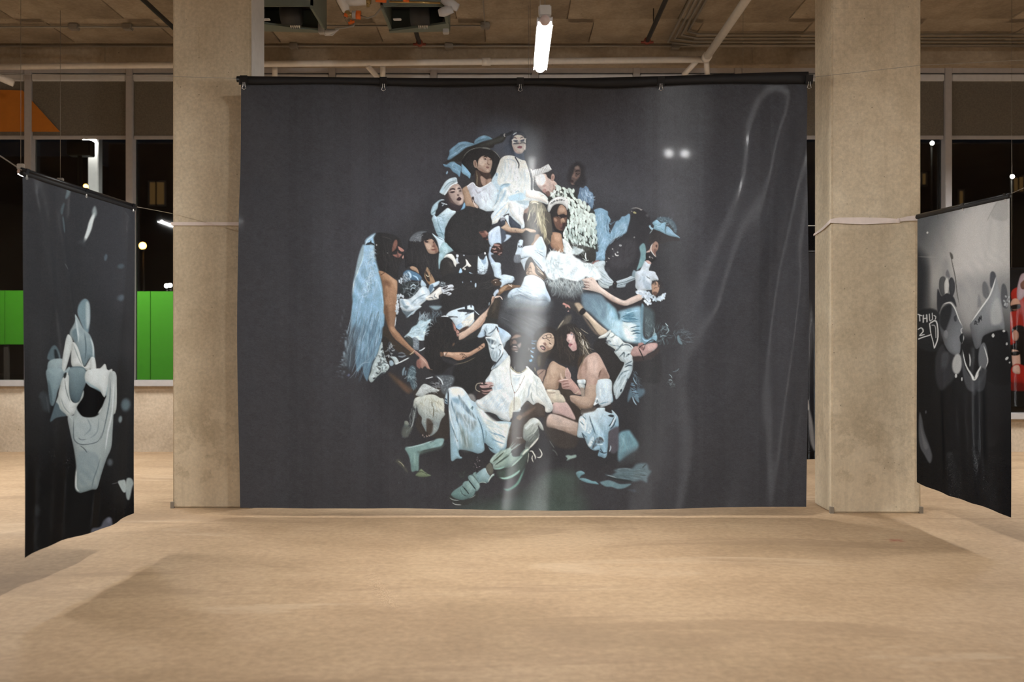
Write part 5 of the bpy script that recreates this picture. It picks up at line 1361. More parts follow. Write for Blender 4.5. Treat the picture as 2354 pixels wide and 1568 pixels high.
f 55564c 2.5 .8|240,600 290,570 340,610 400,690 460,790 440,810 360,720 270,640
t a9a88c 1.6 .7|280,600 350,650 400,720
f 9cb5b2 1.5 .8|300,1000 305,1000 302,1004
f 5b5c55 3 .6|380,0 540,0 500,100 440,180 350,130
# high sneaker
g a9c8d0 7fa3a6 1850,720 1700,960 1 1|1690,820 1860,705 1940,830 1910,960 1780,970 1740,1000 1650,860
g 88a8a6 6f9290 1650,860 1400,1250 1 1|1245,1190 1290,1130 1390,1060 1500,980 1590,900 1650,800 1700,790 1690,830 1720,930 1760,1010 1740,1100 1690,1130 1640,1220 1560,1260 1440,1290 1330,1270 1260,1230
f 5f7474 1.2 .9|1560,900 1640,830 1760,1010 1740,1080 1700,1110
f 93b3b2 .8 1|1550,895 1620,850 1760,1020 1720,1110 1690,1110
f 8fb0ae .8 1|1450,1020 1540,950 1680,1100 1600,1180 1560,1170
t 222a2a 2.6 .5|1550,920 1620,1010 1700,1110
t 222a2a 2.6 .5|1440,1035 1510,1110 1570,1190
t 3a4646 1.6 .5|1410,1080 1440,1170 1510,1215 1560,1210
t c9d8d8 1.4 .4|1860,720 1900,800 1940,830
f 3c3e3c 1.5 1|1200,1240 1240,1210 1320,1280 1440,1300 1560,1270 1650,1220 1720,1150 1740,1200 1600,1340 1460,1390 1330,1380 1260,1340
t a9b4b0 1.4 .4|1210,1250 1280,1290 1400,1305
t c3c8c4 1.6 .5|1260,1340 1330,1375 1440,1380
t 8a9490 1.2 .5|1560,1260 1640,1230 1690,1180
t c9d6d0 2.4 .5|1910,960 1960,860 2020,800
t a3b8b0 1.6 .5|1750,970 1830,960 1890,980
f 6b6a60 1.2 1|1870,700 1940,620 2000,720 1990,800 1930,830
r d6c4cc 5a4a4e 26 3 1 60 60 .3 .7|1640,640 1740,480 1760,620 1740,780 1660,760
r 4f5c50 39423b 40 8 1 60 60 .3 .4|1380,780 1560,760 1540,860 1400,880
# creases and soft light over the clothes
T A
k 9db6c4 c3d2da 26 26 2.2 100 16 .1 .35|1340,660 1560,620 1560,1000 1460,1060 1320,1000
k c9d3d8 a9bfca 30 30 2 95 12 .1 .35|1620,700 1760,700 1860,900 1880,1150 1640,1200
k f8f6f0 ffffff 20 22 3 95 12 .1 .4|1400,640 1560,620 1700,740 1800,900 1600,1100
k 8fb2c6 b5cedb 22 24 2.2 125 14 .1 .45|1240,1180 1460,1150 1400,1400 1260,1540
k a7a8b8 c2c4d0 20 24 2 75 20 .1 .4|800,1180 1000,1200 1200,1150 1240,1400 1050,1540 900,1420
k 5f86a0 9cc3da 26 20 1.6 -30 14 .1 .5|430,560 600,400 800,370 700,450 500,600
k 5f86a0 a6cbe0 16 16 1.6 40 20 .1 .5|360,740 500,700 610,800 590,920
T B
k 8f8f8d e8e8e4 14 8 1.2 110 10 .05 .6|240,360 470,270 520,350 330,430
k 7d9db8 cfe2ee 26 12 1.6 80 25 .15 .7|1060,720 1180,690 1270,800 1280,980 1120,920
k a98f84 c9b0a4 12 10 1.6 70 15 .1 .35|420,560 560,580 560,720 480,780
T C
k 6d90a2 b9d2de 30 18 1.8 70 14 .1 .5|380,430 540,320 640,400 520,560 480,760 360,640
k 8fb0b8 c2dade 22 16 1.8 60 25 .1 .5|420,940 560,960 600,1040 420,1180
k a9bcc8 dfe7ea 26 20 2 125 12 .1 .5|1360,500 1480,340 1620,200 1620,320 1500,460
k b9c6cc e6ebec 22 22 2.2 80 14 .1 .45|1680,180 1880,220 1900,520 1720,380
k 93abc6 c9d8e6 16 24 2.4 95 10 .05 .5|1310,720 1480,640 1490,880 1330,920
k 1f1d1e 3d3a3a 60 7 1.6 90 120 .4 .6|520,700 620,470 900,300 1240,360 1310,520 1240,700 900,900
T D
k 8ba3b5 c3d4e0 24 18 1.8 40 12 .1 .5|480,680 700,560 720,1000 600,920 500,820
k b7c8d6 eef4f6 22 24 2 14 8 .05 .5|380,1200 600,1190 740,1400 760,1540 120,1540 200,1420
k 6f93a8 b5d2e0 50 16 1.4 95 16 .15 .6|1640,80 1820,60 1860,360 1820,560 1700,800 1660,560
k 5b7c92 b9d4e2 40 16 1.4 130 16 .15 .6|1900,480 2100,220 2230,160 2180,400 1920,620
k 3a3c38 55584f 26 8 1.6 85 18 .1 .6|1100,320 1300,380 1560,420 1600,700 1400,720 1160,560
T E
k 7c8f9c dde6ea 24 18 1.6 35 10 .05 .6|280,1160 380,1160 540,1430 460,1510 300,1380
k 8ba0ae e6edf1 22 18 2 95 14 .1 .5|1000,1360 1100,1160 1200,1250 1240,1440 1020,1540
k 5c8aa0 b9dbe8 18 14 1.6 25 16 .1 .6|1300,400 1480,400 1480,560 1340,500
k 454145 2a282a 40 22 2.4 110 20 .1 .5|460,860 800,640 980,720 960,1200 600,1380
T F
k d3e8f6 7fa6c2 60 30 1.4 98 6 .03 .55|300,820 480,560 620,700 740,1000 780,1300 300,1300
k 5f88a6 8fb6d2 40 26 2.4 97 7 .03 .45|280,1000 440,600 640,900 760,1400 300,1450
k eaf6fc c3e0f2 20 14 1.8 40 60 .4 .6|520,520 640,520 620,1000 480,1260 400,1240
k b97f58 8a5a3c 24 24 3 92 8 .05 .3|830,1000 1030,1000 1020,1540 830,1540
k 8aa4b6 e6eef3 24 18 2 140 12 .1 .55|1120,1320 1400,1240 1600,1140 1560,1290 1300,1500
k 4a4644 2a2829 40 30 1.2 85 12 .06 .6|1240,400 1500,300 1760,500 1780,900 1500,860 1300,650
k 4a4644 2a2829 36 30 1.2 80 14 .06 .6|660,200 960,180 1120,500 1040,880 720,740
T G
k 9fb4c2 e9f0f2 24 20 2 150 16 .1 .5|420,980 560,880 840,860 840,1040 660,1180
k d9e6ee a9c0d4 22 26 2 20 8 .05 .5|1540,560 1780,300 2000,260 2180,560 1900,640
k 3c3a39 232122 60 16 1.8 100 30 .2 .5|60,1100 400,1020 560,1350 420,1540 60,1540
T H
k 7fb0c4 cfe6ec 40 26 1.8 100 8 .05 .45|1080,600 1200,700 1300,960 1380,1200 1200,1100 1040,900
k 5a7482 8fb0be 40 34 2 60 8 .04 .4|680,460 900,450 1040,700 1080,960 860,800
k f0dccf c9a594 20 20 2 35 8 .05 .35|760,160 960,300 1380,560 1300,560 900,340
T I
k cfe6f4 7ea8c4 80 40 1.2 103 5 .02 .5|280,40 780,20 780,400 700,700 560,960 380,1000 330,500
k 3f5868 5f7f94 24 46 3 101 4 .02 .4|320,200 760,150 700,600 480,900 360,600
k c98a62 8a5c40 20 26 2.4 48 8 .05 .4|880,400 1000,420 1340,800 1250,800 950,520
k 3a3634 222021 60 22 2 95 20 .1 .5|1580,520 1800,260 2060,400 2040,700 1800,1150 1640,1000
T J
k 9fb6c2 e9eeec 30 24 2.2 105 14 .1 .5|800,260 1000,180 1060,480 960,640 860,560
k b9c8cc f4f4ee 40 30 2.2 80 12 .06 .45|900,900 1180,700 1460,900 1500,1300 1200,1500 900,1300
k a3b4b8 e6e8e2 26 24 2.2 60 14 .08 .5|1560,900 1720,980 1900,1380 1780,1400 1600,1200
k 2a2626 3d3533 30 14 2 90 20 .1 .4|1240,500 1480,480 1460,760 1280,760
k d9a884 b57e5e 16 22 1.8 170 8 .05 .35|40,540 440,540 700,400 400,600
T K
k 9db4be e6ebe8 40 16 1.8 60 16 .1 .6|1280,400 1500,330 1800,560 1840,880 1700,860 1560,660
k 8ba4b0 dfe7e6 34 24 1.8 118 10 .05 .6|1540,1200 1700,960 1840,960 1720,1260 1560,1460
k e9c9ba c09884 24 24 3 85 10 .05 .3|1060,760 1220,760 1200,1150 1040,1100
k e0bfa4 b58f72 18 18 3 70 20 .1 .3|320,1000 460,880 600,960 500,1240 300,1260
k a3bccb e6eff2 20 22 2 95 10 .05 .5|1240,1280 1440,1280 1460,1540 1210,1540
k 5a4c40 2f2826 50 28 1.6 80 10 .06 .5|440,300 640,220 660,500 860,640 860,880 500,800
T M
k 7fa6bc b9d3df 40 40 2.6 85 7 .04 .45|1220,560 1480,420 1700,800 1820,1280 1500,1300 1260,1400
k e9f1f2 c9dde6 30 36 3 80 8 .04 .45|1230,300 1460,300 1700,700 1800,1200 1300,1300
k 9dbccb d9e5e6 34 30 2.4 35 10 .05 .5|1720,600 2000,820 2280,880 2220,1180 1960,1020 1800,880
k 87886f b9b9a6 50 12 1.4 80 25 .2 .55|600,460 900,370 1090,460 1100,680 900,700 640,600
k 8f9a98 5c6260 40 16 1.2 105 16 .1 .6|560,480 640,620 560,900 420,1080
T N
k a9b2aa 6f7872 26 20 2 125 10 .05 .5|700,740 870,610 950,720 900,940 740,1060
k e9d2c6 b59a8c 24 26 3 14 8 .05 .35|1120,560 1280,540 1620,680 1600,840 1120,720
T O
k 7fa8c0 d3e6ee 50 24 2.2 85 18 .1 .55|280,740 520,640 720,620 760,1000 680,1250 420,1200
k 55788e 93b8cc 26 18 2.2 60 30 .2 .5|320,900 560,1000 740,1200 480,1280
k 9fc0d0 e6f0f3 20 20 2 100 12 .08 .5|620,160 820,120 840,420 660,460
T Q
k 9cc0be 6f918c 26 26 2.2 170 10 .06 .4|460,360 1040,220 1000,320 640,440
k 6f918c 9cc0be 20 26 2.2 92 8 .06 .4|480,460 640,460 620,740 540,760
k 8fb0ae 65827f 24 18 2 130 14 .08 .45|1300,1150 1560,940 1700,1080 1560,1240 1320,1250
T S
k 7b98a0 4a5b61 50 30 2 12 8 .05 .5|800,830 1180,730 1480,680 1480,900 1100,910
'''
ART_LEFT = r'''
T P
g 414144 39393b 180,380 180,760 60 1|-50,300 400,300 400,900 -50,900
g 39393b 161617 200,780 140,1100 60 1|-50,760 400,760 400,1400 -50,1400
e 2a2a2b 280,1000 60,160 0 40 .8
e 4a4a4e 270,560 50,160 0 40 .5
T LB
t 77868c 8 2.5 .7|410,190 415,240 400,285
t 66767c 7 2.5 .6|395,300 378,340 372,380
t 6f8087 6 2.5 .6|380,380 390,430 395,490
f a9b3b4 3 .8|555,350 572,325 582,370 560,400
t dfe4e2 9 1.6 1|570,360 548,420 535,470 505,545
f 4c4f53 5 .7|480,540 510,520 510,555
e 68747e 635,632 9,20 10 2 .8
e 5e6970 712,685 12,14 30 3 .8
e 65707a 708,875 14,18 20 4 .8
t 8b9194 1 .5 .6|372,665 390,695 400,705
t 8b9194 1 .5 .6|405,715 418,745
f 7f949c 1.6 1|488,960 500,905 520,880 540,905 545,970 542,1040 530,1110 515,1060 500,1010
f c2ccce 2 .8|525,900 540,920 542,1020 530,1060 525,980
g b4c0c2 7f9299 450,1000 560,1230 1 1|420,1090 440,1020 465,975 490,1000 515,1060 545,1100 562,1160 568,1240 540,1240 510,1285 480,1230 440,1130
f 6d8189 2.5 .8|430,1080 455,1060 470,1110 450,1140
f cfd7d8 2.5 .8|460,1010 480,1020 490,1100 475,1140 465,1080
t 5a6a70 2 .8|520,1080 525,1180 515,1260
t c9d2d4 3 1|545,1110 560,1170 560,1240
f 5d6c72 1.6 1|282,1240 300,1180 320,1160 340,1190 353,1240 320,1250
f 2b2d2f 1.6 .9|318,1190 330,1190 345,1240 325,1240
g a3b4b8 7c9098 320,1260 320,1500 1 1|290,1260 350,1240 368,1260 355,1360 335,1480 312,1525 298,1450 284,1350
f d9dedc .7 1|367,1320 365,1250 378,1180 410,1095 438,1140 425,1220 385,1320
f e0e3e0 .7 1|440,1140 480,1200 510,1290 545,1240 545,1290 525,1312 500,1292 440,1285 433,1200
t 8a9798 1.6 .6|440,1150 470,1230 500,1285
f dcdfdc .7 1|543,1242 568,1240 567,1340 545,1345
g 6b7d84 93a5ab 430,1320 510,1450 1 1|420,1300 500,1290 522,1335 512,1420 495,1490 465,1505 432,1470 420,1390
f 4a575d 3 .8|440,1320 470,1330 470,1440 450,1470 430,1400
f 9fb0b5 1 1|372,1330 420,1290 425,1320 385,1350
g d9ddda b5c0c0 380,1350 480,1540 .8 1|372,1360 412,1325 405,1400 430,1480 465,1515 495,1495 505,1430 512,1440 500,1510 480,1568 380,1568 335,1520 355,1450
t 6d7b7f 1.6 .6|395,1350 385,1410 420,1500 470,1530
f 2a2c2e 1 .9|382,1340 400,1330 395,1360
g e2e5e2 9db0b6 620,1290 550,1420 .8 1|510,1370 540,1330 600,1295 628,1272 640,1310 662,1308 645,1400 640,1450 620,1467 590,1450 540,1420 515,1400
t 7f959d 4 1.6 .8|520,1395 570,1430 610,1455
f d0d5d2 .8 1|650,1322 668,1330 683,1365 680,1568 570,1568 612,1520 640,1430
t 77858a 2 .7|660,1340 665,1440 650,1568
t 8d9a9d 2 .7|640,1450 610,1540
e 59656b 755,1515 30,32 20 5 .9
t 3b4043 20 6 .8|230,1450 270,1480 280,1568
T LC
f 111112 1.5 1|560,260 600,150 640,60 700,120 740,190 760,190 740,230 700,290 660,338 600,338
g 98abb1 7b8f96 400,0 360,220 1 1|335,0 445,0 442,80 412,160 380,255 360,235 345,120
f 55656b 2.5 .8|345,80 370,160 375,250 358,230
g 87999f 5d6e75 560,0 560,220 1 1|505,0 612,0 604,140 580,222 552,240 520,200 503,120
f d5dad8 .8 1|450,60 500,40 505,130 522,215 550,240 580,225 605,150 600,200 565,262 545,320 495,335 440,270 420,200 430,130
t 5f6c70 1.6 .5|465,60 480,140 520,240
t 7d8a8d 1.6 .5|440,200 470,270 520,320
f 2c3032 1 .9|455,30 480,20 475,55 458,60
f 57666d 1.5 1|360,375 380,300 400,240 420,250 440,290 490,330 440,340 400,350
f dfe3e1 .8 1|612,60 640,0 770,0 770,90 750,190 735,190 700,150 640,120
t 8fa5ad 4 1.6 .8|615,80 660,125 720,165
g c6cccb 99a6a8 780,100 620,860 .9 1|775,40 800,10 818,50 815,150 805,300 800,450 790,560 760,640 720,760 685,850 640,862 600,880 572,886 552,850 560,720 545,570 520,450 500,340 540,330 560,290 600,338 660,340 710,300 745,230 770,150
f aeb9bb 3 .8|555,400 600,380 680,420 700,500 640,540 560,520
f 8d9ba0 4 .7|570,600 660,600 700,680 640,800 580,820
t 4f5a5e 1.6 .5|545,320 542,440 550,510 600,540 690,510 740,430
t 5d696d 1.4 .5|570,490 590,505 620,500
t 3f484b 1.4 .4|580,545 605,570 620,600
t 6d7a7e 2 .6|785,60 775,250 740,440 700,520
t e6eae8 3 1 .8|800,80 795,300 770,450 750,600
t 8b999d 2 1|620,340 640,420 600,480
t 8b999d 2 1|690,340 680,440 630,500
t dfe4e2 2.4 .8|560,700 556,840 575,880
t 6b787c 2 1|640,860 660,760 720,620
e 66767d 908,255 34,40 10 8 1
e 9aa8ac 860,357 16,24 10 3 .8
e 6a7076 782,665 16,24 0 4 .8
f b9c4c4 2 1|840,805 880,795 915,800 925,870 905,885 870,850
f aab4b4 2 1|925,790 955,785 970,820 960,860 945,935 928,930 920,870
f 5d5f69 2.5 1|650,1140 715,1125 740,1080 770,1055 790,1075 782,1130 690,1190 650,1195
e 85889a 772,1078 14,20 0 4 .6
t 85878a 1.4 .8 .7|790,820 840,810
t 4a5055 4 2 .6|330,180 345,260 355,320
'''
ART_RIGHT = r'''
T P
g 6b6d70 c9c4bf 2110,560 2190,600 20 1|2050,380 2400,380 2400,760 2050,760
e d3cdc7 2260,560 70,90 0 50 .9
g 9a9896 2b2b2d 2260,690 2260,800 30 1|2050,700 2400,640 2400,900 2050,900
g 3a3c40 2a2a2c 2110,600 2120,900 14 1|2090,560 2128,600 2130,700 2120,800 2120,1000 2050,1000 2050,560
g 242426 19191b 2200,850 2200,1100 20 1|2050,830 2400,830 2400,1250 2050,1250
e b5b1ad 2230,700 28,60 0 24 .8
e 8a8b8c 2175,655 14,60 0 12 .5
T RB
e e8e6e2 978,423 7,8
t a9a7a4 2 1 .6|905,595 1000,600 1100,598
t 97938f 2 1 .5|1400,350 1440,280 1500,180
f a9a49f 3 .5|1440,300 1500,170 1550,150 1552,330
t 6f6c6a 1.6 .6|1050,260 1055,330
# pole with tuft
t 55534f 2 .6 .9|1145,570 1160,650 1180,740 1195,860 1215,960
f 5a5854 1.5 .9|1140,565 1160,580 1165,610 1150,610
# crowd heads
f 5d5e60 1.2 .95|1062,830 1065,760 1090,738 1110,760 1105,850 1085,880
f 4a4b4e 1.2 1|1130,800 1140,755 1160,748 1178,790 1175,850 1150,890
f 77767a 1.5 .8|1110,730 1122,690 1138,720 1140,750
f e6e3de .8 1|1100,790 1120,750 1135,800 1125,860 1105,865
f 3a3b3f 1.5 1|1045,960 1050,830 1080,880 1120,860 1170,890 1190,960 1150,920 1090,940 1060,1000
f 6d6d6f 2 .9|1385,880 1380,800 1400,775 1420,820 1420,900
f 55565a 1.4 1|1430,800 1435,720 1452,702 1470,730 1465,800 1445,830
f 5b5c5f 1.5 .9|1505,900 1510,810 1530,792 1550,840 1555,960 1520,960
f 7c7c7e 3 .7|1340,960 1350,870 1370,940
d d6d6d6 9a9a9c 10 2 3 10 30 .9|1515,900 1560,880 1565,950 1530,940
# lettering on a placard at the left edge
f 2d2e31 3 .9|905,1000 1060,1000 1050,1260 915,1240
s e3e3e2 2.2 .5|912,1012 935,1022
s e3e3e2 2.2 .5|922,1018 925,1060
s e3e3e2 2 .5|945,1018 945,1070
s e3e3e2 2 .5|945,1044 962,1040
s e3e3e2 2 .5|962,1015 964,1066
s e3e3e2 2 .5|978,1010 982,1058 998,1052
s e3e3e2 2.4 .5|1005,1005 1008,1050
s e3e3e2 2 .5|1020,1020 1035,1030 1030,1050
s e3e3e2 2.2 .5|915,1120 935,1110 945,1135 925,1165 950,1158
s e3e3e2 2.4 .6|918,1190 950,1175 985,1160
s e3e3e2 2.6 .5|980,1080 990,1150 1010,1210 1020,1255
s e3e3e2 3 .5|985,1075 1035,1060 1050,1120 1048,1190 1025,1250
s bdbdbd 2 .6|1000,1090 1030,1100 1035,1180
# man with headset shouting
g 5a5c60 85878b 1080,1000 1230,1150 1.2 1|1062,1090 1070,1000 1100,950 1140,935 1180,980 1215,1060 1240,1110 1232,1150 1225,1200 1215,1290 1180,1310 1140,1290 1105,1240 1085,1180
f 2e2f32 3 .9|1065,1080 1075,990 1110,950 1150,945 1150,1010 1120,1100 1100,1130
t e6e4e0 2.4 .6|1088,940 1120,930 1150,932 1180,975 1210,1050 1240,1105
t d9d7d4 2 .6|1240,1105 1225,1130 1245,1180 1230,1230
f 45464a 1 .9|1170,1030 1190,1020 1190,1060 1175,1060
e 8d8e91 1110,1160 18,34 0 1
f 2a2b2d 1.2 1|1215,1170 1240,1150 1240,1210 1220,1210
f 3c3d40 4 .9|1030,1330 1080,1230 1120,1280 1180,1320 1180,1450 1100,1560 1040,1500
f 55565a 4 .7|1080,1300 1130,1290 1120,1400 1080,1420
# megaphone
g a9aaac 6f7073 1450,900 1340,1200 .9 1|1290,1082 1330,1030 1400,930 1450,830 1470,745 1490,820 1510,950 1530,1120 1480,1125 1410,1150 1380,1180 1360,1240 1330,1260 1310,1200 1298,1140
f c4c3c1 4 .7|1440,950 1490,900 1510,1060 1440,1080
t e9e7e3 3 .6|1470,740 1455,800 1420,890 1350,990 1290,1082
s 2c2d30 2 .5|1325,1060 1322,1085
s 2c2d30 1.6 .5|1328,1062 1338,1068 1330,1078 1340,1086
s 2c2d30 1.8 .5|1346,1045 1350,1072
s 2c2d30 1.8 .5|1354,1062 1352,1030 1360,1050 1364,1022 1368,1055
f 1e1e20 2 1|1370,1200 1420,1150 1530,1125 1560,1200 1565,1500 1420,1500 1380,1400
f 6b6c6f 1.6 1|1340,1330 1360,1240 1390,1220 1410,1300 1400,1400 1370,1450 1345,1420
t e3e2df 2 .6|1380,1230 1400,1290 1412,1350 1395,1400
e b5b4b2 1195,1370 38,74 5 2.5
t dcdbd8 2 .6|1285,1290 1292,1340 1290,1395
t e9e8e4 2.4 .6|1235,1260 1260,1370 1300,1450 1315,1482
t e9e8e4 2.4 .6|1315,1482 1330,1430 1355,1380
f 4c4d50 2.5 1|1230,1290 1260,1400 1310,1490 1310,1568 1270,1540 1240,1440
f 3f4043 2.5 1|1320,1500 1360,1400 1400,1440 1380,1540 1330,1568
e dcdbd8 1185,1455 8,14
e d0cfcc 1232,1478 5,12
e cfcecb 1450,1165 9,14
e c9c8c5 1525,1132 10,8
e d0cfcc 1545,1330 9,14 40
e bdbcb9 1565,1360 6,6
e bdbcb9 1545,1225 7,10
T RC
f 47484b 3 1|1240,0 1290,80 1315,185 1330,120 1400,20 1390,0 1310,80
t e6e5e1 2.4 .6|1285,0 1300,40 1315,75 1340,10
f 3a3a3e 8 .8|1040,0 1140,0 1110,110 1060,130
e c9c8c5 1183,48 6,10
e c9c8c5 1232,72 4,10
f 5a5b5f 2 1|928,310 945,350 960,440 990,540 1008,620 996,672 965,615 930,540 922,420
f 77787b 2.5 .7|935,400 955,470 985,560 960,560
e 55555a 968,305 4,12
'''
ART_RED = r'''
T RB
g 202022 121213 1620,700 1620,1600 30 1|1500,600 2200,600 2200,1900 1500,1900
f c02a1e 1.2 1|1590,840 1640,815 1690,830 1700,1000 1640,1000 1585,900
f b9a7b2 1.2 1|1640,760 1660,720 1690,730 1690,850 1660,900 1630,910 1625,840
f 7d5a50 1 1|1650,790 1690,760 1700,820 1660,830
f b5241a 1.2 1|1570,1020 1600,990 1680,1000 1700,1200 1640,1220 1575,1200
e d9a48c 1612,940 34,44 10 1
f 1b1718 .8 1|1580,950 1645,940 1645,970 1585,975
f c02a1e 1 1|1575,1140 1620,1100 1680,1110 1680,1200 1575,1230
f 1c1617 1.2 1|1590,1140 1620,1095 1680,1110 1690,1240 1640,1250
e c98f7a 1615,1165 24,40 0 1
f d8b0a2 1 1|1590,1280 1610,1240 1650,1270 1650,1370 1600,1390
f 141213 1.2 1|1580,1260 1610,1220 1690,1230 1700,1400 1655,1380 1640,1280
f 101012 .7 1|1590,1285 1645,1280 1640,1305 1595,1310
f b81f17 1.2 1|1578,1420 1620,1370 1690,1400 1700,1510 1640,1510 1580,1500
f d9b3a6 1 1|1600,1390 1640,1380 1645,1440 1600,1430
f 7d1410 2 .9|1578,1510 1690,1510 1690,1560 1580,1560
'''
ART_SLATE = r'''
T P
g 4d5058 30333b 1790,580 1790,900 30 1|1690,570 1890,570 1890,960 1690,960
g 262a34 17181c 1790,900 1790,1060 20 1|1690,900 1890,900 1890,1070 1690,1070
f 9fa3aa 3 .9|1858,940 1866,960 1872,1000 1874,1036 1864,1020 1860,990
t c9ccd2 4 1|1855,915 1857,930 1858,945
f 101012 2 1|1862,1040 1876,1040 1876,1056 1858,1054
f 767b84 5 .5|1760,700 1800,640 1850,660 1870,760 1850,860 1790,900 1760,820
'''
# ================================================================ material set
def floor_extra(n, l, tc, c):
    # a small red paint splash
    sx = n.new('ShaderNodeMapping'); sx.inputs['Location'].default_value = (-2.60*5.5, -6.74*5, 0); sx.inputs['Scale'].default_value = (5.5, 5, 0); l.new(tc, sx.inputs[0])
    ln = n.new('ShaderNodeVectorMath'); ln.operation = 'LENGTH'; l.new(sx.outputs[0], ln.inputs[0])
    nz = noise(n, l, tc, 22, 4, .6); ad = n.new('ShaderNodeMath'); ad.operation = 'ADD'; l.new(ln.outputs['Value'], ad.inputs[0]); l.new(nz, ad.inputs[1])
    c = mixc(n, l, ramp(n, ad.outputs[0], l, [(.5, (.75, .75, .75)), (.85, (0, 0, 0))]), c, (.36, .09, .06))
    # pale trowel scuffs
    p = noise(n, l, tc, .8, 8, .62, (.5, 1.7, 1), .8)
    c = mixc(n, l, ramp(n, p, l, [(.60, (0, 0, 0)), (.66, (.38, .38, .38))]), c, (.66, .51, .36))
    q = noise(n, l, tc, 1.1, 8, .62, (.42, 1.6, 1), .8)
    return mixc(n, l, ramp(n, q, l, [(.555, (0, 0, 0)), (.61, (.34, .34, .34)), (.72, (.5, .5, .5))]), c, (.30, .20, .125))
def pillar_extra(n, l, tc, c):
    sp = n.new('ShaderNodeSeparateXYZ'); l.new(tc, sp.inputs[0])
    # bare plaster flaking near the foot
    nz = noise(n, l, tc, 4.5, 6, .65); mp = n.new('ShaderNodeMapRange'); mp.inputs[1].default_value = 0; mp.inputs[2].default_value = 1.3; mp.inputs[3].default_value = .34; mp.inputs[4].default_value = -.05
    l.new(sp.outputs['Z'], mp.inputs[0]); ad = n.new('ShaderNodeMath'); ad.operation = 'ADD'; l.new(nz, ad.inputs[0]); l.new(mp.outputs[0], ad.inputs[1])
    c = mixc(n, l, ramp(n, ad.outputs[0], l, [(.66, (0, 0, 0)), (.71, (.30, .30, .30))]), c, (.84, .73, .56))
    v = noise(n, l, tc, 2.2, 6, .6, (5, 5, .35), .2)
    return mixc(n, l, ramp(n, v, l, [(.55, (0, 0, 0)), (.72, (.35, .35, .35))]), c, (.40, .33, .23))
M = {}
M['floor'] = concrete('floor_concrete', (.40, .272, .165), (.485, .338, .21), (.56, .40, .256), (.5, 1.3, 1), .9, .7, .12, False, floor_extra)
M['pillar'] = concrete('pillar_concrete', (.50, .415, .295), (.62, .525, .385), (.72, .63, .48), (1.6, 1.6, .5), 1.5, .9, .3, True, pillar_extra)
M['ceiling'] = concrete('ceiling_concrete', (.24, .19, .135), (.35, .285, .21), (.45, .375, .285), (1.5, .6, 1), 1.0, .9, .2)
M['wall'] = concrete('wall_concrete', (.42, .34, .25), (.54, .45, .35), (.64, .55, .44), (.6, 1, 1.4), 1.2, .9, .2)
M['plate'] = plain('grey_paint', (.60, .58, .56), .5)  # brightness of the left pillar's side face put into the colour
M['frame'] = plain('window_frame', (.42, .40, .40), .45)
M['track'] = plain('white_track', (.62, .62, .64), .4)
M['white_pipe'] = plain('white_painted_pipe', (.82, .77, .71), .45)
M['conduit'] = plain('steel_conduit', (.30, .27, .23), .5, .4)
M['black_pipe'] = plain('black_pipe', (.022, .02, .018), .5)
M['red_cap'] = plain('rust_red_cap', (.22, .045, .025), .5)
M['orange'] = plain('orange_valve', (.80, .16, .02), .4)
M['green_case'] = plain('grey_green_sheet', (.17, .195, .165), .55)
M['dark_case'] = plain('dark_interior', (.03, .03, .03), .6)
M['steel'] = plain('bright_steel', (.65, .64, .62), .28, .9)
M['brass'] = plain('brass', (.45, .32, .13), .35, .8)
M['black'] = plain('black_cloth_hem', (.010, .010, .012), .7)
M['black_metal'] = plain('black_metal', (.012, .012, .014), .35, .3)
M['tape'] = plain('white_strap', (.80, .70, .66), .6)
M['wire'] = plain('thin_wire', (.35, .33, .30), .4, .6)
M['pale_wire'] = plain('pale_cord', (.75, .72, .68), .6)
M['cap'] = plain('pink_white_cap', (.62, .50, .47), .35)
M['clear_cap'] = plain('grey_socket', (.50, .48, .46), .3)
M['tube'] = glow('lit_tube', TUBE_TINT, TUBE_POWER)
M['asphalt'] = plain('asphalt', (.03, .03, .032), .9)
M['green_panel'] = plain('green_hoarding', (.07, .36, .015), .6)
M['dark_wall'] = plain('dark_masonry', (.05, .04, .035), .8)
M['lamp_white'] = glow('lamp_white', (1, .95, .85), 60)
M['spot_lens'] = glow('spot_lens', (1, .97, .92), 2200)
M['lamp_orange'] = glow('lamp_orange', (1, .42, .08), 22)
M['lamp_dim'] = glow('lit_room', (.55, .30, .10), .12)
M['orange_cloth'] = plain('orange_cloth', (.50, .17, .02), .8)  # orange glow seen on the shades, put into a surface colour
m, n, l, b = mat('shade_fabric')
b.inputs['Roughness'].default_value = .9
tc = n.new('ShaderNodeTexCoord').outputs['Object']; l.new(ramp(n, noise(n, l, tc, 60, 3), l, [(.3, (.12, .105, .085)), (.7, (.17, .15, .12))]), b.inputs['Base Color'])
M['shade'] = m
m, n, l, b = mat('window_glass')
out = n['Material Output']; fr = n.new('ShaderNodeFresnel'); fr.inputs[0].default_value = 1.5
tr = n.new('ShaderNodeBsdfTransparent'); tr.inputs[0].default_value = (.86, .88, .88, 1); gl = n.new('ShaderNodeBsdfGlossy'); gl.inputs['Roughness'].default_value = .03
ms = n.new('ShaderNodeMixShader'); l.new(fr.outputs[0], ms.inputs[0]); l.new(tr.outputs[0], ms.inputs[1]); l.new(gl.outputs[0], ms.inputs[2]); l.new(ms.outputs[0], out.inputs[0])
M['glass'] = m
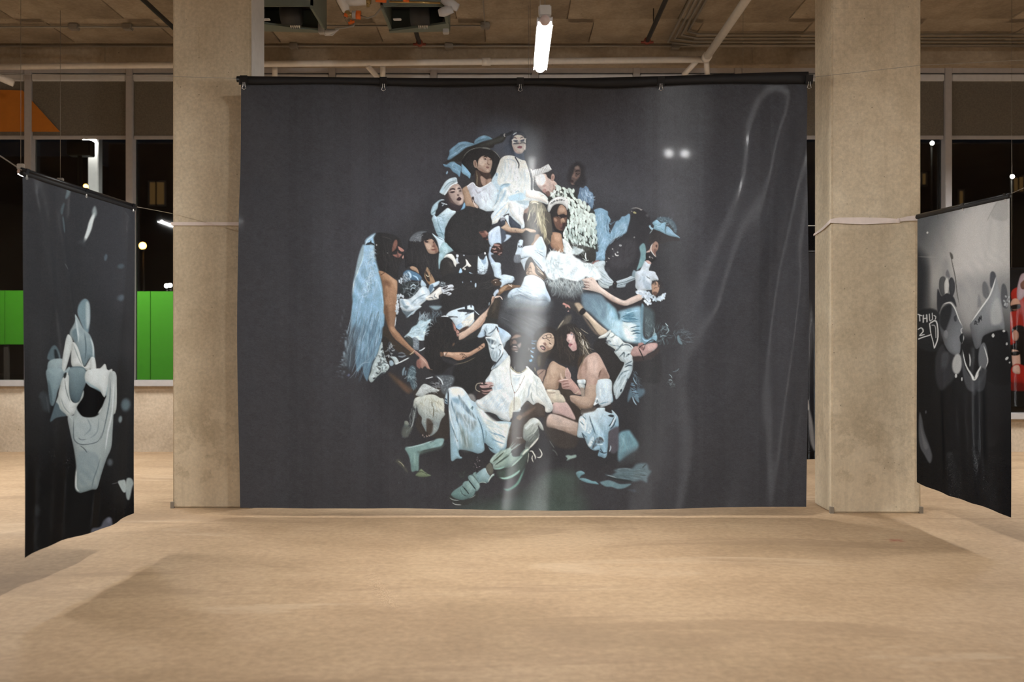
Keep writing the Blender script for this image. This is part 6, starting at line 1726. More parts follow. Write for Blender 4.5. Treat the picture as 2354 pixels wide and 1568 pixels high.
def fabric(name, gain=1.0, gloss=.028, rough=.40):
    """printed polyester satin: ink colour per point, weave grain, a sheen drawn out upright by the weave, a little light leaking through"""
    m, n, l, b = mat(name); out = n['Material Output']
    at_ = n.new('ShaderNodeAttribute'); at_.attribute_name = 'ink'
    tc = n.new('ShaderNodeTexCoord').outputs['Object']
    wv = noise(n, l, tc, 210, 2, .7)
    c = mixc(n, l, None, at_.outputs['Color'], ramp(n, wv, l, [(.25, (gain*.80,)*3), (.75, (gain*1.16,)*3)]), 'MULTIPLY', 1)
    di = n.new('ShaderNodeBsdfDiffuse'); l.new(c, di.inputs[0])
    tl = n.new('ShaderNodeBsdfTranslucent'); l.new(c, tl.inputs[0])
    m1 = n.new('ShaderNodeMixShader'); m1.inputs[0].default_value = .10; l.new(di.outputs[0], m1.inputs[1]); l.new(tl.outputs[0], m1.inputs[2])
    bp = n.new('ShaderNodeBump'); bp.inputs['Strength'].default_value = .10; bp.inputs['Distance'].default_value = .002; l.new(wv, bp.inputs['Height'])
    up = n.new('ShaderNodeCombineXYZ'); up.inputs[0].default_value = 1.0
    for fac, ro, an in ((gloss, rough, SHEEN), (gloss*.020, .05, 0)):
        gs = n.new('ShaderNodeBsdfAnisotropic'); gs.inputs['Color'].default_value = (.92, .96, 1, 1); gs.inputs['Roughness'].default_value = ro; gs.inputs['Anisotropy'].default_value = an
        l.new(up.outputs[0], gs.inputs['Tangent'])
        if an: l.new(bp.outputs[0], gs.inputs['Normal'])
        m2 = n.new('ShaderNodeMixShader'); m2.inputs[0].default_value = fac; l.new(m1.outputs[0], m2.inputs[1]); l.new(gs.outputs[0], m2.inputs[2]); m1 = m2
    l.new(m1.outputs[0], out.inputs[0])
    return m

# ================================================================ the room
XL, XR, YB, YW, ZC = -13.0, 13.0, -6.0, 12.1, 4.9
struct(box('floor', XL, XR, YB, YW+.35, -.2, 0, M['floor']))
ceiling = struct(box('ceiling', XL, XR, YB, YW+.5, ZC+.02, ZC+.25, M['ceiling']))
bm = bmesh.new(); bx(bm, -.606, .606, -.597, .597, ZC-.002, ZC+.03, .006)
pm = bpy.data.meshes.new('ceiling_panel'); bm.to_mesh(pm); bm.free(); pm.materials.append(M['ceiling'])
for j, y in enumerate((8.1, 9.3, 10.5, 11.4)):
    for i in range(-6, 7):
        o = bpy.data.objects.new('ceiling_panel', pm); COL.objects.link(o); o.parent = ceiling
        o.location = (i*1.22+(.3 if j % 2 else 0), y, .0015*((i*7+j*3) % 4-1.5)); o.scale = (1, .75 if j == 3 else 1, 1)
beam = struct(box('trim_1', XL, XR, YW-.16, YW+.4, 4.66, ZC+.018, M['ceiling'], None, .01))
for x in (-8.4, -4.9, -1.1, 2.9, 6.4):
    box('beam_rib', x-.02, x+.02, YW-.172, YW-.158, 4.66, 4.88, M['ceiling'], beam)
struct(box('wall_left', XL-.2, XL, YB, YW+.35, 0, ZC+.02, M['wall']))
struct(box('wall_right', XR, XR+.2, YB, YW+.35, 0, ZC+.02, M['wall']))
struct(box('wall_front', XL, XR, YB-.2, YB, 0, ZC+.02, M['wall']))
SILL_L, SILL_R, XS = .80, .40, 3.9
bm = bmesh.new(); bx(bm, XL, XS, YW+.02, YW+.34, 0, SILL_L); bx(bm, XS, XR, YW+.02, YW+.34, 0, SILL_R)
struct(obj('wall_back', bm, M['wall']))
# windows: one bay between two mullions each
mull = [-13.0, -10.79, -9.56, -8.33, -7.10, -5.87, -4.64, -3.41, -2.18, -.95, .28, 1.51, 2.74, 4.06, 5.29, 6.52, 7.75, 8.98, 13.0]
for k, (a, c) in enumerate(zip(mull, mull[1:])):
    sill = SILL_L if c <= XS+.3 else SILL_R
    wr = bpy.data.objects.new('window_%d' % (k+1), None); COL.objects.link(wr); struct(wr)
    fw = .042
    box('mullion', c-fw, c+fw, YW-.04, YW+.12, sill, 4.70, M['frame'], wr, .006)
    box('window_sill', a+fw, c-fw, YW-.06, YW+.14, sill, sill+.075, M['frame'], wr, .006)
    box('window_head', a+fw, c-fw, YW-.03, YW+.12, 4.60, 4.70, M['frame'], wr, .006)
    box('pane', a+fw, c-fw, YW+.075, YW+.085, sill+.07, 4.61, M['glass'], wr)
    box('shade_track', a+fw+.004, c-fw-.004, YW-.035, YW+.03, 4.505, 4.585, M['track'], wr, .008)
    sh = box('roller_shade', a+fw+.004, c-fw-.004, YW-.004, YW+.002, 3.83, 4.51, M['shade'], wr)
    box('shade_bar', a+fw+.004, c-fw-.004, YW-.012, YW+.010, 3.80, 3.845, M['frame'], sh, .006)
# orange glow on the left bays' shades, built as an added panel before them
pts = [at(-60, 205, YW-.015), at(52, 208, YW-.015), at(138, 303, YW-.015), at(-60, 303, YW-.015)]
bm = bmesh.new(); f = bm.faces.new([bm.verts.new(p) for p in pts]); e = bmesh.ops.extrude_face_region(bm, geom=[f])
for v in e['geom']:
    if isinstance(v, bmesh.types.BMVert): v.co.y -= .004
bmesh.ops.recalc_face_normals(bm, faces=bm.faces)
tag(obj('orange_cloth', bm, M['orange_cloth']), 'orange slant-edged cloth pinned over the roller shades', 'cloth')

# ================================================================ pillars
def pillar(x0, x1, y0, y1, label, seams):
    t = thing('concrete_pillar', label, 'pillar', ((x0+x1)/2, (y0+y1)/2, 0))
    ox, oy = t.location.x, t.location.y
    bm = bmesh.new(); bx(bm, x0-ox, x1-ox, y0-oy, y1-oy, 0, ZC-.004, .012)
    s = obj('shaft', bm, M['pillar'], t)
    for (a, c, z0, z1) in seams:      # ridges left by the formwork boards
        box('formwork_ridge', a-ox, c-ox, y0-oy-.003, y0-oy+.004, z0, z1, M['pillar'], s)
    for sx in (x0, x1):
        box('corner_foot', sx-ox-.014, sx-ox+.014, y0-oy-.012, y0-oy+.02, 0, .05, M['conduit'], t)
    return t
lp = pillar(-2.741, -2.108, 8.04, 8.46, 'concrete pillar with a grey painted side plate beside the wide group banner', [(-2.73, -2.15, 3.885, 3.89), (-2.53, -2.526, 3.55, 3.885), (-2.73, -2.53, 3.69, 3.694)])
box('side_plate', .3165, .3225, -.20, .195, .02, 4.86, M['plate'], lp)  # added sheet, its lighter tone stands in for the brighter side face
rp = pillar(2.505, 3.204, 7.80, 8.24, 'bare concrete pillar with plain sides, tied to the megaphone banner', [(2.52, 3.0, 3.955, 3.961), (2.52, 3.0, 3.825, 3.830), (3.0, 3.004, 3.60, 4.12)])
# straps round the pillars
bm = bmesh.new(); z = 2.295
for (x0, x1, y0, y1) in ((-2.751, -2.098, 8.029, 8.04), (-2.751, -2.741, 8.03, 8.47), (-2.108, -2.092, 8.03, 8.47), (-2.751, -2.098, 8.46, 8.47)): bx(bm, x0, x1, y0, y1, z-.014, z+.014, .002)
tag(obj('fabric_strap', bm, M['tape']), 'pale strap wound round the pillar with the grey plate', 'strap')
st = thing('fabric_strap', 'white strap wound round the bare pillar, knotted to the megaphone banner', 'strap', (2.855, 7.79, 2.28))
def strip(name, pts, m, parent):
    bm = bmesh.new(); lo = [bm.verts.new(local(parent, (x, y, a))) for x, y, a, c in pts]; hi = [bm.verts.new(local(parent, (x, y, c))) for x, y, a, c in pts]
    for i in range(len(pts)-1): bm.faces.new((lo[i], lo[i+1], hi[i+1], hi[i]))
    o = obj(name, bm, m, parent); sd = o.modifiers.new('thick', 'SOLIDIFY'); sd.thickness = .004; sd.offset = 0
    return o
strip('strap_loop', [(2.497, 8.24, 2.22, 2.235), (2.494, 8.0, 2.24, 2.262), (2.494, 7.79, 2.276, 2.305), (2.56, 7.788, 2.27, 2.316), (2.75, 7.788, 2.262, 2.318), (2.93, 7.788, 2.270, 2.312), (3.02, 7.788, 2.275, 2.305)], M['tape'], st)
strip('strap_tail', [(3.02, 7.786, 2.282, 2.306), (3.08, 7.78, 2.290, 2.322), (3.15, 7.765, 2.290, 2.330), (3.175, 7.76, 2.285, 2.318)], M['tape'], st)
ball('knot', local(st, (3.02, 7.785, 2.291)), .017, M['tape'], st, (1, .5, 1.2))

# ================================================================ tube lights
def tube_light(x, y0, y1, z, label, group):
    t = thing('tube_light', label, 'lamp', (x, y0, z), group); L = y1-y0
    bm = bmesh.new(); ring = []          # lit underside, a shallow half-round lens below an opaque channel
    for yy in (.05, L-.05): ring.append([bm.verts.new((.031*math.cos(a), yy, .031*math.sin(a))) for a in [math.pi+math.pi*k/10 for k in range(11)]])
    for k in range(10): bm.faces.new((ring[0][k], ring[0][k+1], ring[1][k+1], ring[1][k]))
    for r_ in ring: bm.faces.new(r_)
    bmesh.ops.recalc_face_normals(bm, faces=bm.faces)
    obj('diffuser', bm, M['tube'], t, False)
    bm = bmesh.new(); bx(bm, -.037, .037, .045, L-.045, .001, .034, .006); bx(bm, -.042, -.036, .045, L-.045, -.015, .03); bx(bm, .036, .042, .045, L-.045, -.015, .03)
    obj('channel', bm, M['track'], t)
    rod('end_cap', [(0, 0, .004), (0, .055, .002)], [.024, .031], M['cap'], t, 16)
    rod('end_cap', [(0, L-.055, 0), (0, L, 0)], [.030, .024], M['cap'], t, 16)
    for yy in (.03, L-.03):
        hb = box('hanger_bracket', -.034, .034, yy-.02, yy+.02, .026, .085, M['clear_cap'], t, .006)
        rod('suspension_wire', [(0, yy, .08), (0, yy, ZC-z)], .0022, M['wire'], hb, 6)
    return t
G = 'suspended tube lights'
ZT = 3.06
tube_light(.176, 5.3, 6.27, ZT, 'lit tube light hanging end-on in front of the wide group banner', G)
tube_light(.176, 9.6, 10.57, ZT, 'lit tube light hanging behind the wide group banner', G)
tube_light(-4.85, 9.80, 10.72, 3.015, 'lit tube light hanging near the left windows above the dancer banner', G)
for y in (-2.2, 6.4):  # the tube behind the camera is added as front fill for the banner
    tube_light(-5.4 if y > 5 else -6.8, y, y+.97, ZT, 'lit tube light in the row along the left side of the hall', G)
for y in (-2.2, 6.4, 9.8):  # rearmost tube here is likewise added to light the banner's front
    tube_light(6.3, y, y+.97, ZT, 'lit tube light in the row along the right side of the hall', G)
# twin spot lamp under the ceiling, behind the camera; its glints show on the big banner
el = thing('twin_spot_lamp', 'two-headed spot lamp hung under the ceiling, aimed at the wide group banner', 'lamp', (2.70, -1.4, 4.5))
box('ceiling_plate', -.14, .14, -.06, .06, ZC-4.5-.03, ZC-4.5, M['track'], el, .01)
rod('stem', [(0, 0, ZC-4.5-.02), (0, 0, .06)], .014, M['frame'], el)
rod('cross_bar', [(-.12, 0, .06), (.12, 0, .06)], .014, M['frame'], el)
for s_ in (-1, 1):
    h = rod('lamp_head', [(s_*.12, -.10, .05), (s_*.12, .0, .02), (s_*.12, .06, 0)], [.035, .05, .055], M['black_metal'], el, 16)
    rod('lens', [(s_*.12, .058, 0), (s_*.12, .066, -.001)], .048, M['spot_lens'], h, 16)
    li = bpy.data.lights.new('spot_light', 'SPOT'); li.energy = SPOT_POWER; li.spot_size = 1.0; li.spot_blend = .6; li.color = (1, .97, .92); li.shadow_soft_size = .05
    lo = bpy.data.objects.new('spot_light', li); COL.objects.link(lo); lo.parent = el; lo.location = (s_*.12, .085, -.003)
    lo.rotation_euler = Vector((.1-2.7, 7.65+1.4, 1.3-4.5)).to_track_quat('-Z', 'Y').to_euler()

# ================================================================ printed banners
def grid_mesh(name, P, ink):
    """P: rows x cols x 3 points, ink: rows x cols x 3 linear colour per point"""
    r, c = P.shape[:2]; me = bpy.data.meshes.new(name)
    me.vertices.add(r*c); me.vertices.foreach_set('co', np.ascontiguousarray(P, np.float32).ravel())
    i = np.arange(r*c, dtype=np.int32).reshape(r, c)
    q = np.stack([i[:-1, :-1], i[1:, :-1], i[1:, 1:], i[:-1, 1:]], -1).reshape(-1, 4); nq = len(q)
    me.loops.add(nq*4); me.loops.foreach_set('vertex_index', q.ravel())
    me.polygons.add(nq); me.polygons.foreach_set('loop_start', np.arange(0, nq*4, 4, dtype=np.int32)); me.polygons.foreach_set('loop_total', np.full(nq, 4, np.int32))
    me.update(calc_edges=True)
    me.polygons.foreach_set('use_smooth', np.ones(nq, bool))
    a = me.color_attributes.new('ink', 'FLOAT_COLOR', 'POINT')
    rgba = np.ones((r*c, 4), np.float32); rgba[:, :3] = ink.reshape(-1, 3); a.data.foreach_set('color', rgba.ravel())
    return me
def binder_clip(parent, c, ax=(1, 0, 0), face=(0, -1, 0), s=1.0):
    """black spring body over the rod with two steel wire handles"""
    u, f_, z = Vector(ax).normalized(), Vector(face).normalized(), Vector((0, 0, 1)); c = Vector(c)
    w_, h = .026*s, .030*s; bm = bmesh.new(); V = {}
    prof = [(-.030, h), (.030, h), (.012, -h), (-.012, -h)]
    vs = [[bm.verts.new(c+u*sx*w_+f_*p*s+z*q) for p, q in prof] for sx in (-1, 1)]
    for k in range(4): bm.faces.new((vs[0][k], vs[0][(k+1) % 4], vs[1][(k+1) % 4], vs[1][k]))
    bm.faces.new(vs[0][::-1]); bm.faces.new(vs[1]); bmesh.ops.recalc_face_normals(bm, faces=bm.faces)
    o = obj('binder_clip', bm, M['black_metal'], parent)
    b0 = c-z*h+f_*.014*s
    rod('wire_handle', [b0-u*.016*s+z*.05*s, b0-u*.006*s+z*.01*s, b0-u*.008*s-z*.012*s, b0-u*.015*s-z*.030*s, b0-z*.038*s, b0+u*.015*s-z*.030*s, b0+u*.008*s-z*.012*s, b0+u*.006*s+z*.01*s, b0+u*.016*s+z*.05*s], .0026*s, M['steel'], o, 6)
    return o
def lines(px, py, p0, p1, wd, amp, skew=0.0):
    """soft crease of a hanging cloth along a line, profile across it"""
    x0, y0 = p0; x1, y1 = p1; L = math.hypot(x1-x0, y1-y0)
    t = ((px-x0)*(x1-x0)+(py-y0)*(y1-y0))/L/L; s = ((px-x0)*(y1-y0)-(py-y0)*(x1-x0))/L
    env = np.clip(t*6+.3, 0, 1)*np.clip((1.25-t)*2.2, 0, 1)
    g = np.exp(-(s/wd)**2)
    return amp*env*g*(1+skew*s/wd)

# ---- the wide group portrait
DB = 7.65
pa = Painter(540, 170, 1870, 1180, 1.5, '3d3c40'); pa.run(ART_MAIN, TILES); pa.finish(.86, .05, .010, .005)
xs = np.concatenate([np.linspace(549.5, 800, 64, endpoint=False), np.linspace(800, 1590, 640, endpoint=False), np.linspace(1590, 1858, 70)])
ys = np.concatenate([np.linspace(186, 290, 30, endpoint=False), np.linspace(290, 1166, 700)])
PX, PY = np.meshgrid(xs, ys); ink = pa.sample(PX, PY, pa.linear())
v = np.clip((PY-186)/980, 0, 1)
ty = PY+(1-v)*(-3+6*np.sin((PX-549)/1309*np.pi))+v*(7*np.sin((PX-549)/1309*np.pi)-2*np.sin(PX/120))   # rod bows, hem sags
tx = PX+4*np.sin(PY/160)*np.exp(-((PX-549)/60)**2)-3*np.sin(PY/190+1)*np.exp(-((PX-1858)/60)**2)-v*2
dep = (lines(PX, PY, (1812, 195), (1648, 720), 46, -.042, .5)+lines(PX, PY, (1840, 195), (1735, 620), 30, -.024, .4)+lines(PX, PY, (1845, 260), (1745, 900), 34, .028)
       + lines(PX, PY, (1765, 330), (1620, 980), 55, .030)+lines(PX, PY, (1690, 640), (1600, 1100), 60, -.02)+lines(PX, PY, (1848, 600), (1790, 1150), 26, -.018)
       + lines(PX, PY, (590, 215), (770, 760), 55, -.030, .5)+lines(PX, PY, (640, 215), (930, 660), 60, -.022, .5)+lines(PX, PY, (560, 420), (690, 900), 40, -.020)
       + lines(PX, PY, (885, 200), (760, 560), 50, .018)+lines(PX, PY, (1000, 210), (960, 520), 45, -.010)
       + lines(PX, PY, (650, 800), (620, 1160), 50, .016)+lines(PX, PY, (780, 850), (820, 1160), 60, -.014)
       + .006*np.sin(PX/58+PY/300)*v+.004*np.sin(PX/23+np.sin(PY/200)*2)*v**2)
D = DB+.012+dep*.85
P = np.stack([(tx-CX)*DB/F_PX, D, CAM_H+(CY-ty)*DB/F_PX], -1)
gb = thing('photo_banner', 'wide dark photo banner of a crowd dressed in white, hung between two pillars', 'banner', (.09, DB, .08))
P = P-np.array(gb.location)
link('printed_fabric', grid_mesh('printed_fabric', P, np.minimum(ink*1.13+.017, .93)*np.array([.92, 1.0, 1.10])), fabric('group_print', 1.0), gb)
def bow(px): return 182-1.5*(px-549)/1309+5.5*math.sin((px-549)/1309*math.pi)
rod('hanging_rod', [local(gb, at(px, bow(px), DB-.015)) for px in np.linspace(545, 1863, 24)], .024, M['black_metal'], gb, 12)
# black sleeve folded over the rod; it stands up as a flap towards the right end
pp = np.linspace(549, 1859, 60); fl = np.clip((pp-1300)/500, 0, 1)**1.3
hemlo = np.array([bow(p)+11+4*math.exp(-((p-1390)/90)**2)+2*math.sin(p/70) for p in pp]); hemhi = np.array([bow(p)-7 for p in pp])-9*fl
S = np.zeros((4, 60, 3))
for k, p in enumerate(pp):
    S[0, k] = local(gb, at(p, hemhi[k], DB-.035)); S[1, k] = local(gb, at(p, (hemhi[k]*.6+hemlo[k]*.4), DB-.046)); S[2, k] = local(gb, at(p, (hemhi[k]*.3+hemlo[k]*.7), DB-.040)); S[3, k] = local(gb, at(p, hemlo[k], DB-.012))
so = link('rod_sleeve', grid_mesh('rod_sleeve', S, np.zeros((4, 60, 3))), M['black'], gb); sd = so.modifiers.new('thick', 'SOLIDIFY'); sd.thickness = .003
for px in (562, 882, 1196, 1519, 1859): binder_clip(gb, local(gb, at(px, bow(px)+3, DB-.030)), s=1.05)

# ---- the dancer banner on the left and the megaphone banner on the right
def side_banner(name, label, near, far, art, box4, res, base, wave, fin, folds):
    """near / far: (pixel x, top y, bottom y, depth) of the two upright edges"""
    q = Painter(*box4, 1.6, base); q.run(art, TILES); q.finish(*fin)
    nc, nr = res; s = np.linspace(0, 1, nc); t = np.linspace(0, 1, nr)
    a0, a1, b0, b1 = at(near[0], near[1], near[3]), at(near[0], near[2], near[3]), at(far[0], far[1], far[3]), at(far[0], far[2], far[3])
    S_, T_ = np.meshgrid(s, t); A0, A1, B0, B1 = [np.array(k) for k in (a0, a1, b0, b1)]
    S3, T3 = S_[..., None], T_[..., None]
    P = (A0*(1-T3)+A1*T3)*(1-S3)+(B0*(1-T3)+B1*T3)*S3
    px = CX+P[..., 0]/P[..., 1]*F_PX; py = CY-(P[..., 2]-CAM_H)/P[..., 1]*F_PX
    ink = q.sample(px, py, q.linear())
    dx = wave*(np.sin(S_*9+T_*2)*T_*.6+np.sin(S_*23+T_*3)*T_**2*.4)
    for (s0, t0, s1, t1, wd, am) in folds:
        L = math.hypot(s1-s0, t1-t0); tt = ((S_-s0)*(s1-s0)+(T_-t0)*(t1-t0))/L/L; dd = ((S_-s0)*(t1-t0)-(T_-t0)*(s1-s0))/L
        dx = dx+am*np.exp(-(dd/wd)**2)*np.clip(tt*5+.2, 0, 1)*np.clip((1.2-tt)*2, 0, 1)
    P[..., 0] += dx; P[..., 2] += .008*np.sin(S_*7)*T_**6
    root = thing(name, label, 'banner', ((A1[0]+B1[0])/2, (A1[1]+B1[1])/2, min(A1[2], B1[2])))
    fb = link('printed_fabric', grid_mesh('printed_fabric', P-np.array(root.location), ink*np.array([.93, 1.0, 1.08])), fabric(name+'_print', .93), root)
    return root, Vector(A0), Vector(B0)
lb, A, B = side_banner('photo_banner', 'narrow dark banner of a crouching dancer in white cloth', (52, 392, 1283, 5.04), (310, 475, 1182, 6.37), ART_LEFT, (30, 370, 335, 1310), (210, 640), '39393b', .018, (1, .02, .008, .004),
    [(.05, .02, .30, .5, .05, .02), (.35, .02, .5, .45, .05, -.02), (.9, .05, .75, .6, .05, .02), (.6, .5, .55, .95, .06, .015), (.25, .1, .45, .5, .03, .015)])
rod('hanging_rod', [local(lb, A+Vector((0, -.01, .004))), local(lb, B+Vector((0, .01, .004)))], .011, M['black_metal'], lb)
rod('top_hem', [local(lb, A+Vector((-.004, 0, -.014))), local(lb, B+Vector((-.004, 0, -.014)))], .014, M['black'], lb)
for k in (.02, .5, .97): binder_clip(lb, local(lb, A.lerp(B, k)+Vector((0, 0, -.004))), (B-A), (1, 0, 0), .55)
rb, A2, B2 = side_banner('photo_banner', 'narrow banner of a shouting man with a megaphone under a pale sky', (2321, 447, 1190, 6.40), (2109, 496, 1110, 7.75), ART_RIGHT, (2085, 430, 2345, 1215), (180, 560), '2a2a2c', .016, (1, .012, .008, .003),
    [(.1, .02, .25, .3, .04, -.012), (.3, .5, .28, .98, .05, .02), (.65, .55, .6, .98, .06, -.02), (.9, .1, .85, .7, .05, .012)])
rod('hanging_rod', [local(rb, A2+Vector((0, -.01, .003))), local(rb, B2+Vector((0, .01, .003)))], .009, M['black_metal'], rb)
rod('top_hem', [local(rb, A2+Vector((-.003, 0, -.012))), local(rb, B2+Vector((-.003, 0, -.012)))], .014, M['black'], rb)
for k in (.03, .45): binder_clip(rb, local(rb, A2.lerp(B2, k)+Vector((0, 0, -.004))), (B2-A2), (-1, 0, 0), .55)
# ---- banners farther back
def far_banner(label, x0, x1, top, bot, d, art, res, base):
    q = Painter(x0-4, top-4, x1+4, bot+4, 1.5, base); q.run(art, TILES); q.finish(1, .012, .006, .003)
    PX, PY = np.meshgrid(np.linspace(x0, x1, res[0]), np.linspace(top, bot, res[1])); ink = q.sample(PX, PY, q.linear())
    P = np.stack([(PX-CX)*d/F_PX, d+.012*np.sin(PX/9)*np.clip((PY-top)/200, 0, 1), CAM_H+(CY-PY)*d/F_PX], -1)
    root = thing('photo_banner', label, 'banner', ((x0+x1)/2*d/F_PX-CX*d/F_PX, d, CAM_H+(CY-bot)*d/F_PX))
    link('printed_fabric', grid_mesh('printed_fabric', P-np.array(root.location), ink), fabric('far_print', .9), root)
    hr = rod('hanging_rod', [local(root, at(x0-3, top, d-.02)), local(root, at(x1+3, top, d-.02))], .012, M['black_metal'], root)
    for xx in (x0+8, x1-8):
        p = local(root, at(xx, top, d-.02)); rod('suspension_wire', [p, (p.x, p.y, ZC-root.location.z)], .0016, M['wire'], hr, 6)
    return root
far_banner('black banner of people in red clothes hung before the right-hand windows', 2318, 2470, 618, 935, 10.4, ART_RED, (120, 240), '18181a')
far_banner('slate grey banner with a pale draped figure, behind the gap by the bare pillar', 1700, 1884, 578, 1056, 10.2, ART_SLATE, (90, 240), '3a3d46')

# ================================================================ wires
def wire(label, pts, r=.0018, m='wire'):
    o = rod('hanging_wire', pts, r, M[m], None, 6); return tag(o, label, 'wire')
wire('thin wire from the wide banner rod past the grey-plated pillar', [at(547, 180, DB-.01), at(395, 176, 7.62), at(0, 169, 7.4), at(-300, 160, 7.2)])
wire('thin wire from the wide banner rod across the bare pillar', [at(1864, 178, DB-.01), at(1990, 164, 7.62), at(2117, 150, 7.6), at(2354, 138, 7.5), at(2600, 128, 7.4)])
wire('thin wire from the dancer banner back to the pillar', [at(311, 475, 6.37), at(355, 483, 7.2), at(396, 491, 8.03)], .0025)
wire('thin wire from the dancer banner toward the near left', [at(51, 392, 5.04), at(0, 358, 4.7), at(-200, 260, 4.2)], .0022)
wire('thin wire from the megaphone banner toward the near right', [at(2322, 446, 6.40), at(2354, 432, 6.1), at(2500, 380, 5.2)], .002)
wire('pale cord stretched behind the wide banner at the bare pillar', [at(1700, 519, 8.9), at(1873, 519, 8.5), at(1880, 518, 8.25)], .004, 'pale_wire')

# ================================================================ services under the ceiling
GP = 'painted pipes under the ceiling'
def pt(label, pts, r, m='white_pipe', g=GP, cat='pipe', name='ceiling_pipe', fit=(), stubs=()):
    pts = [Vector(p) for p in pts]; t = thing(name, label, cat, pts[0], g)
    rod('pipe_run', [local(t, p) for p in pts], r, M[m], t, 14)
    for p, d in fit:
        p = Vector(p); d = Vector(d).normalized(); rod('coupling', [local(t, p-d*.05), local(t, p+d*.05)], r*1.25, M[m], t, 14)
    for a, c in stubs: rod('branch', [local(t, a), local(t, c)], r*.85, M[m], t, 12)
    return t
pt('long white pipe running along the window wall', [(-8.5, 11.6, 4.52), (2.25, 11.6, 4.63)], .036,
   fit=[((-.3, 11.6, 4.604), (1, 0, 0)), ((-3.4, 11.6, 4.572), (1, 0, 0))],
   stubs=[(at(845, 152, 11.6), at(872, 182, 11.75)), (at(880, 152, 11.62), at(880, 186, 11.75)), (at(1600, 142, 11.6), at(1572, 172, 11.75)), (at(1624, 142, 11.6), at(1626, 172, 11.75)), (at(632, 157, 11.6), at(632, 184, 11.75))])
pt('white pipe running from the window wall toward the camera', [(2.25, 11.6, 4.63), (2.25, 8.5, 4.63), (2.25, -5.5, 4.63)], .044, fit=[((2.25, 11.5, 4.63), (0, 1, 0))])
pt('short white pipe stub ending at the left window', [at(-90, 140, 11.3), at(32, 192, 11.5)], .04)
GB = 'black sprinkler pipes'
for x, z, y1, y0, lab in ((1.51, 4.7, 11.12, 3.0, 'black sprinkler pipe with a rusty cap over the wide banner, past the tube light'), (-1.04, 4.7, 11.2, 10.2, 'short black sprinkler pipe with a rusty cap beside the fan unit'), (-3.62, 4.7, 11.3, 2.0, 'black sprinkler pipe running past the grey-plated pillar')):
    t = pt(lab, [(x, y0, z), (x, y1, z)], .024, 'black_pipe', GB)
    rod('end_cap', [local(t, (x, y1-.03, z)), local(t, (x, y1+.02, z))], .038, M['red_cap'], t, 12)
    rod('sprinkler_head', [local(t, (x-.07, y1, z-.012)), local(t, (x+.07, y1, z-.012))], .014, M['red_cap'], t, 8)
    rod('hanger', [local(t, (x, y1-.5, z)), local(t, (x, y1-.5, ZC))], .006, M['black_pipe'], t, 6)
GC = 'electrical conduits on the ceiling'
def conduit(label, pts, r=.012, boxes=()):
    t = pt(label, pts, r, 'conduit', GC, 'conduit', 'conduit')
    for p in boxes: box('junction_box', *[k for i in range(3) for k in (local(t, p)[i]-(.05 if i < 2 else .032), local(t, p)[i]+(.05 if i < 2 else .028))], M['conduit'], t, .008)
zc = ZC-.035
conduit('conduit along the ceiling edge above the window beam', [(-9, 11.86, zc), (9, 11.86, zc)], .014, [(-2.6, 11.86, zc), (1.95, 11.86, zc), (-.75, 11.86, zc)])
conduit('conduit crossing the ceiling panels at left', [(-9, 11.14, zc), (-2.9, 11.14, zc)], .012, [(-4.30, 11.14, zc), (-4.9, 11.14, zc)])
conduit('conduit crossing the ceiling behind the fan units', [(-2.8, 11.1, zc), (-.3, 11.1, zc), (-.3, 9.4, zc)], .011, [(-.3, 11.1, zc)])
for k in range(4):
    conduit(('outermost', 'second', 'third', 'innermost')[k]+' conduit of the bundle that bends beside the white pipe', [(2.0-.06*k, 9.0, zc-.01*k), (2.0-.06*k, 11.3+.1*k, zc-.01*k), (2.15, 11.42+.1*k, zc-.01*k), (9, 11.42+.1*k, zc-.01*k)], .013)
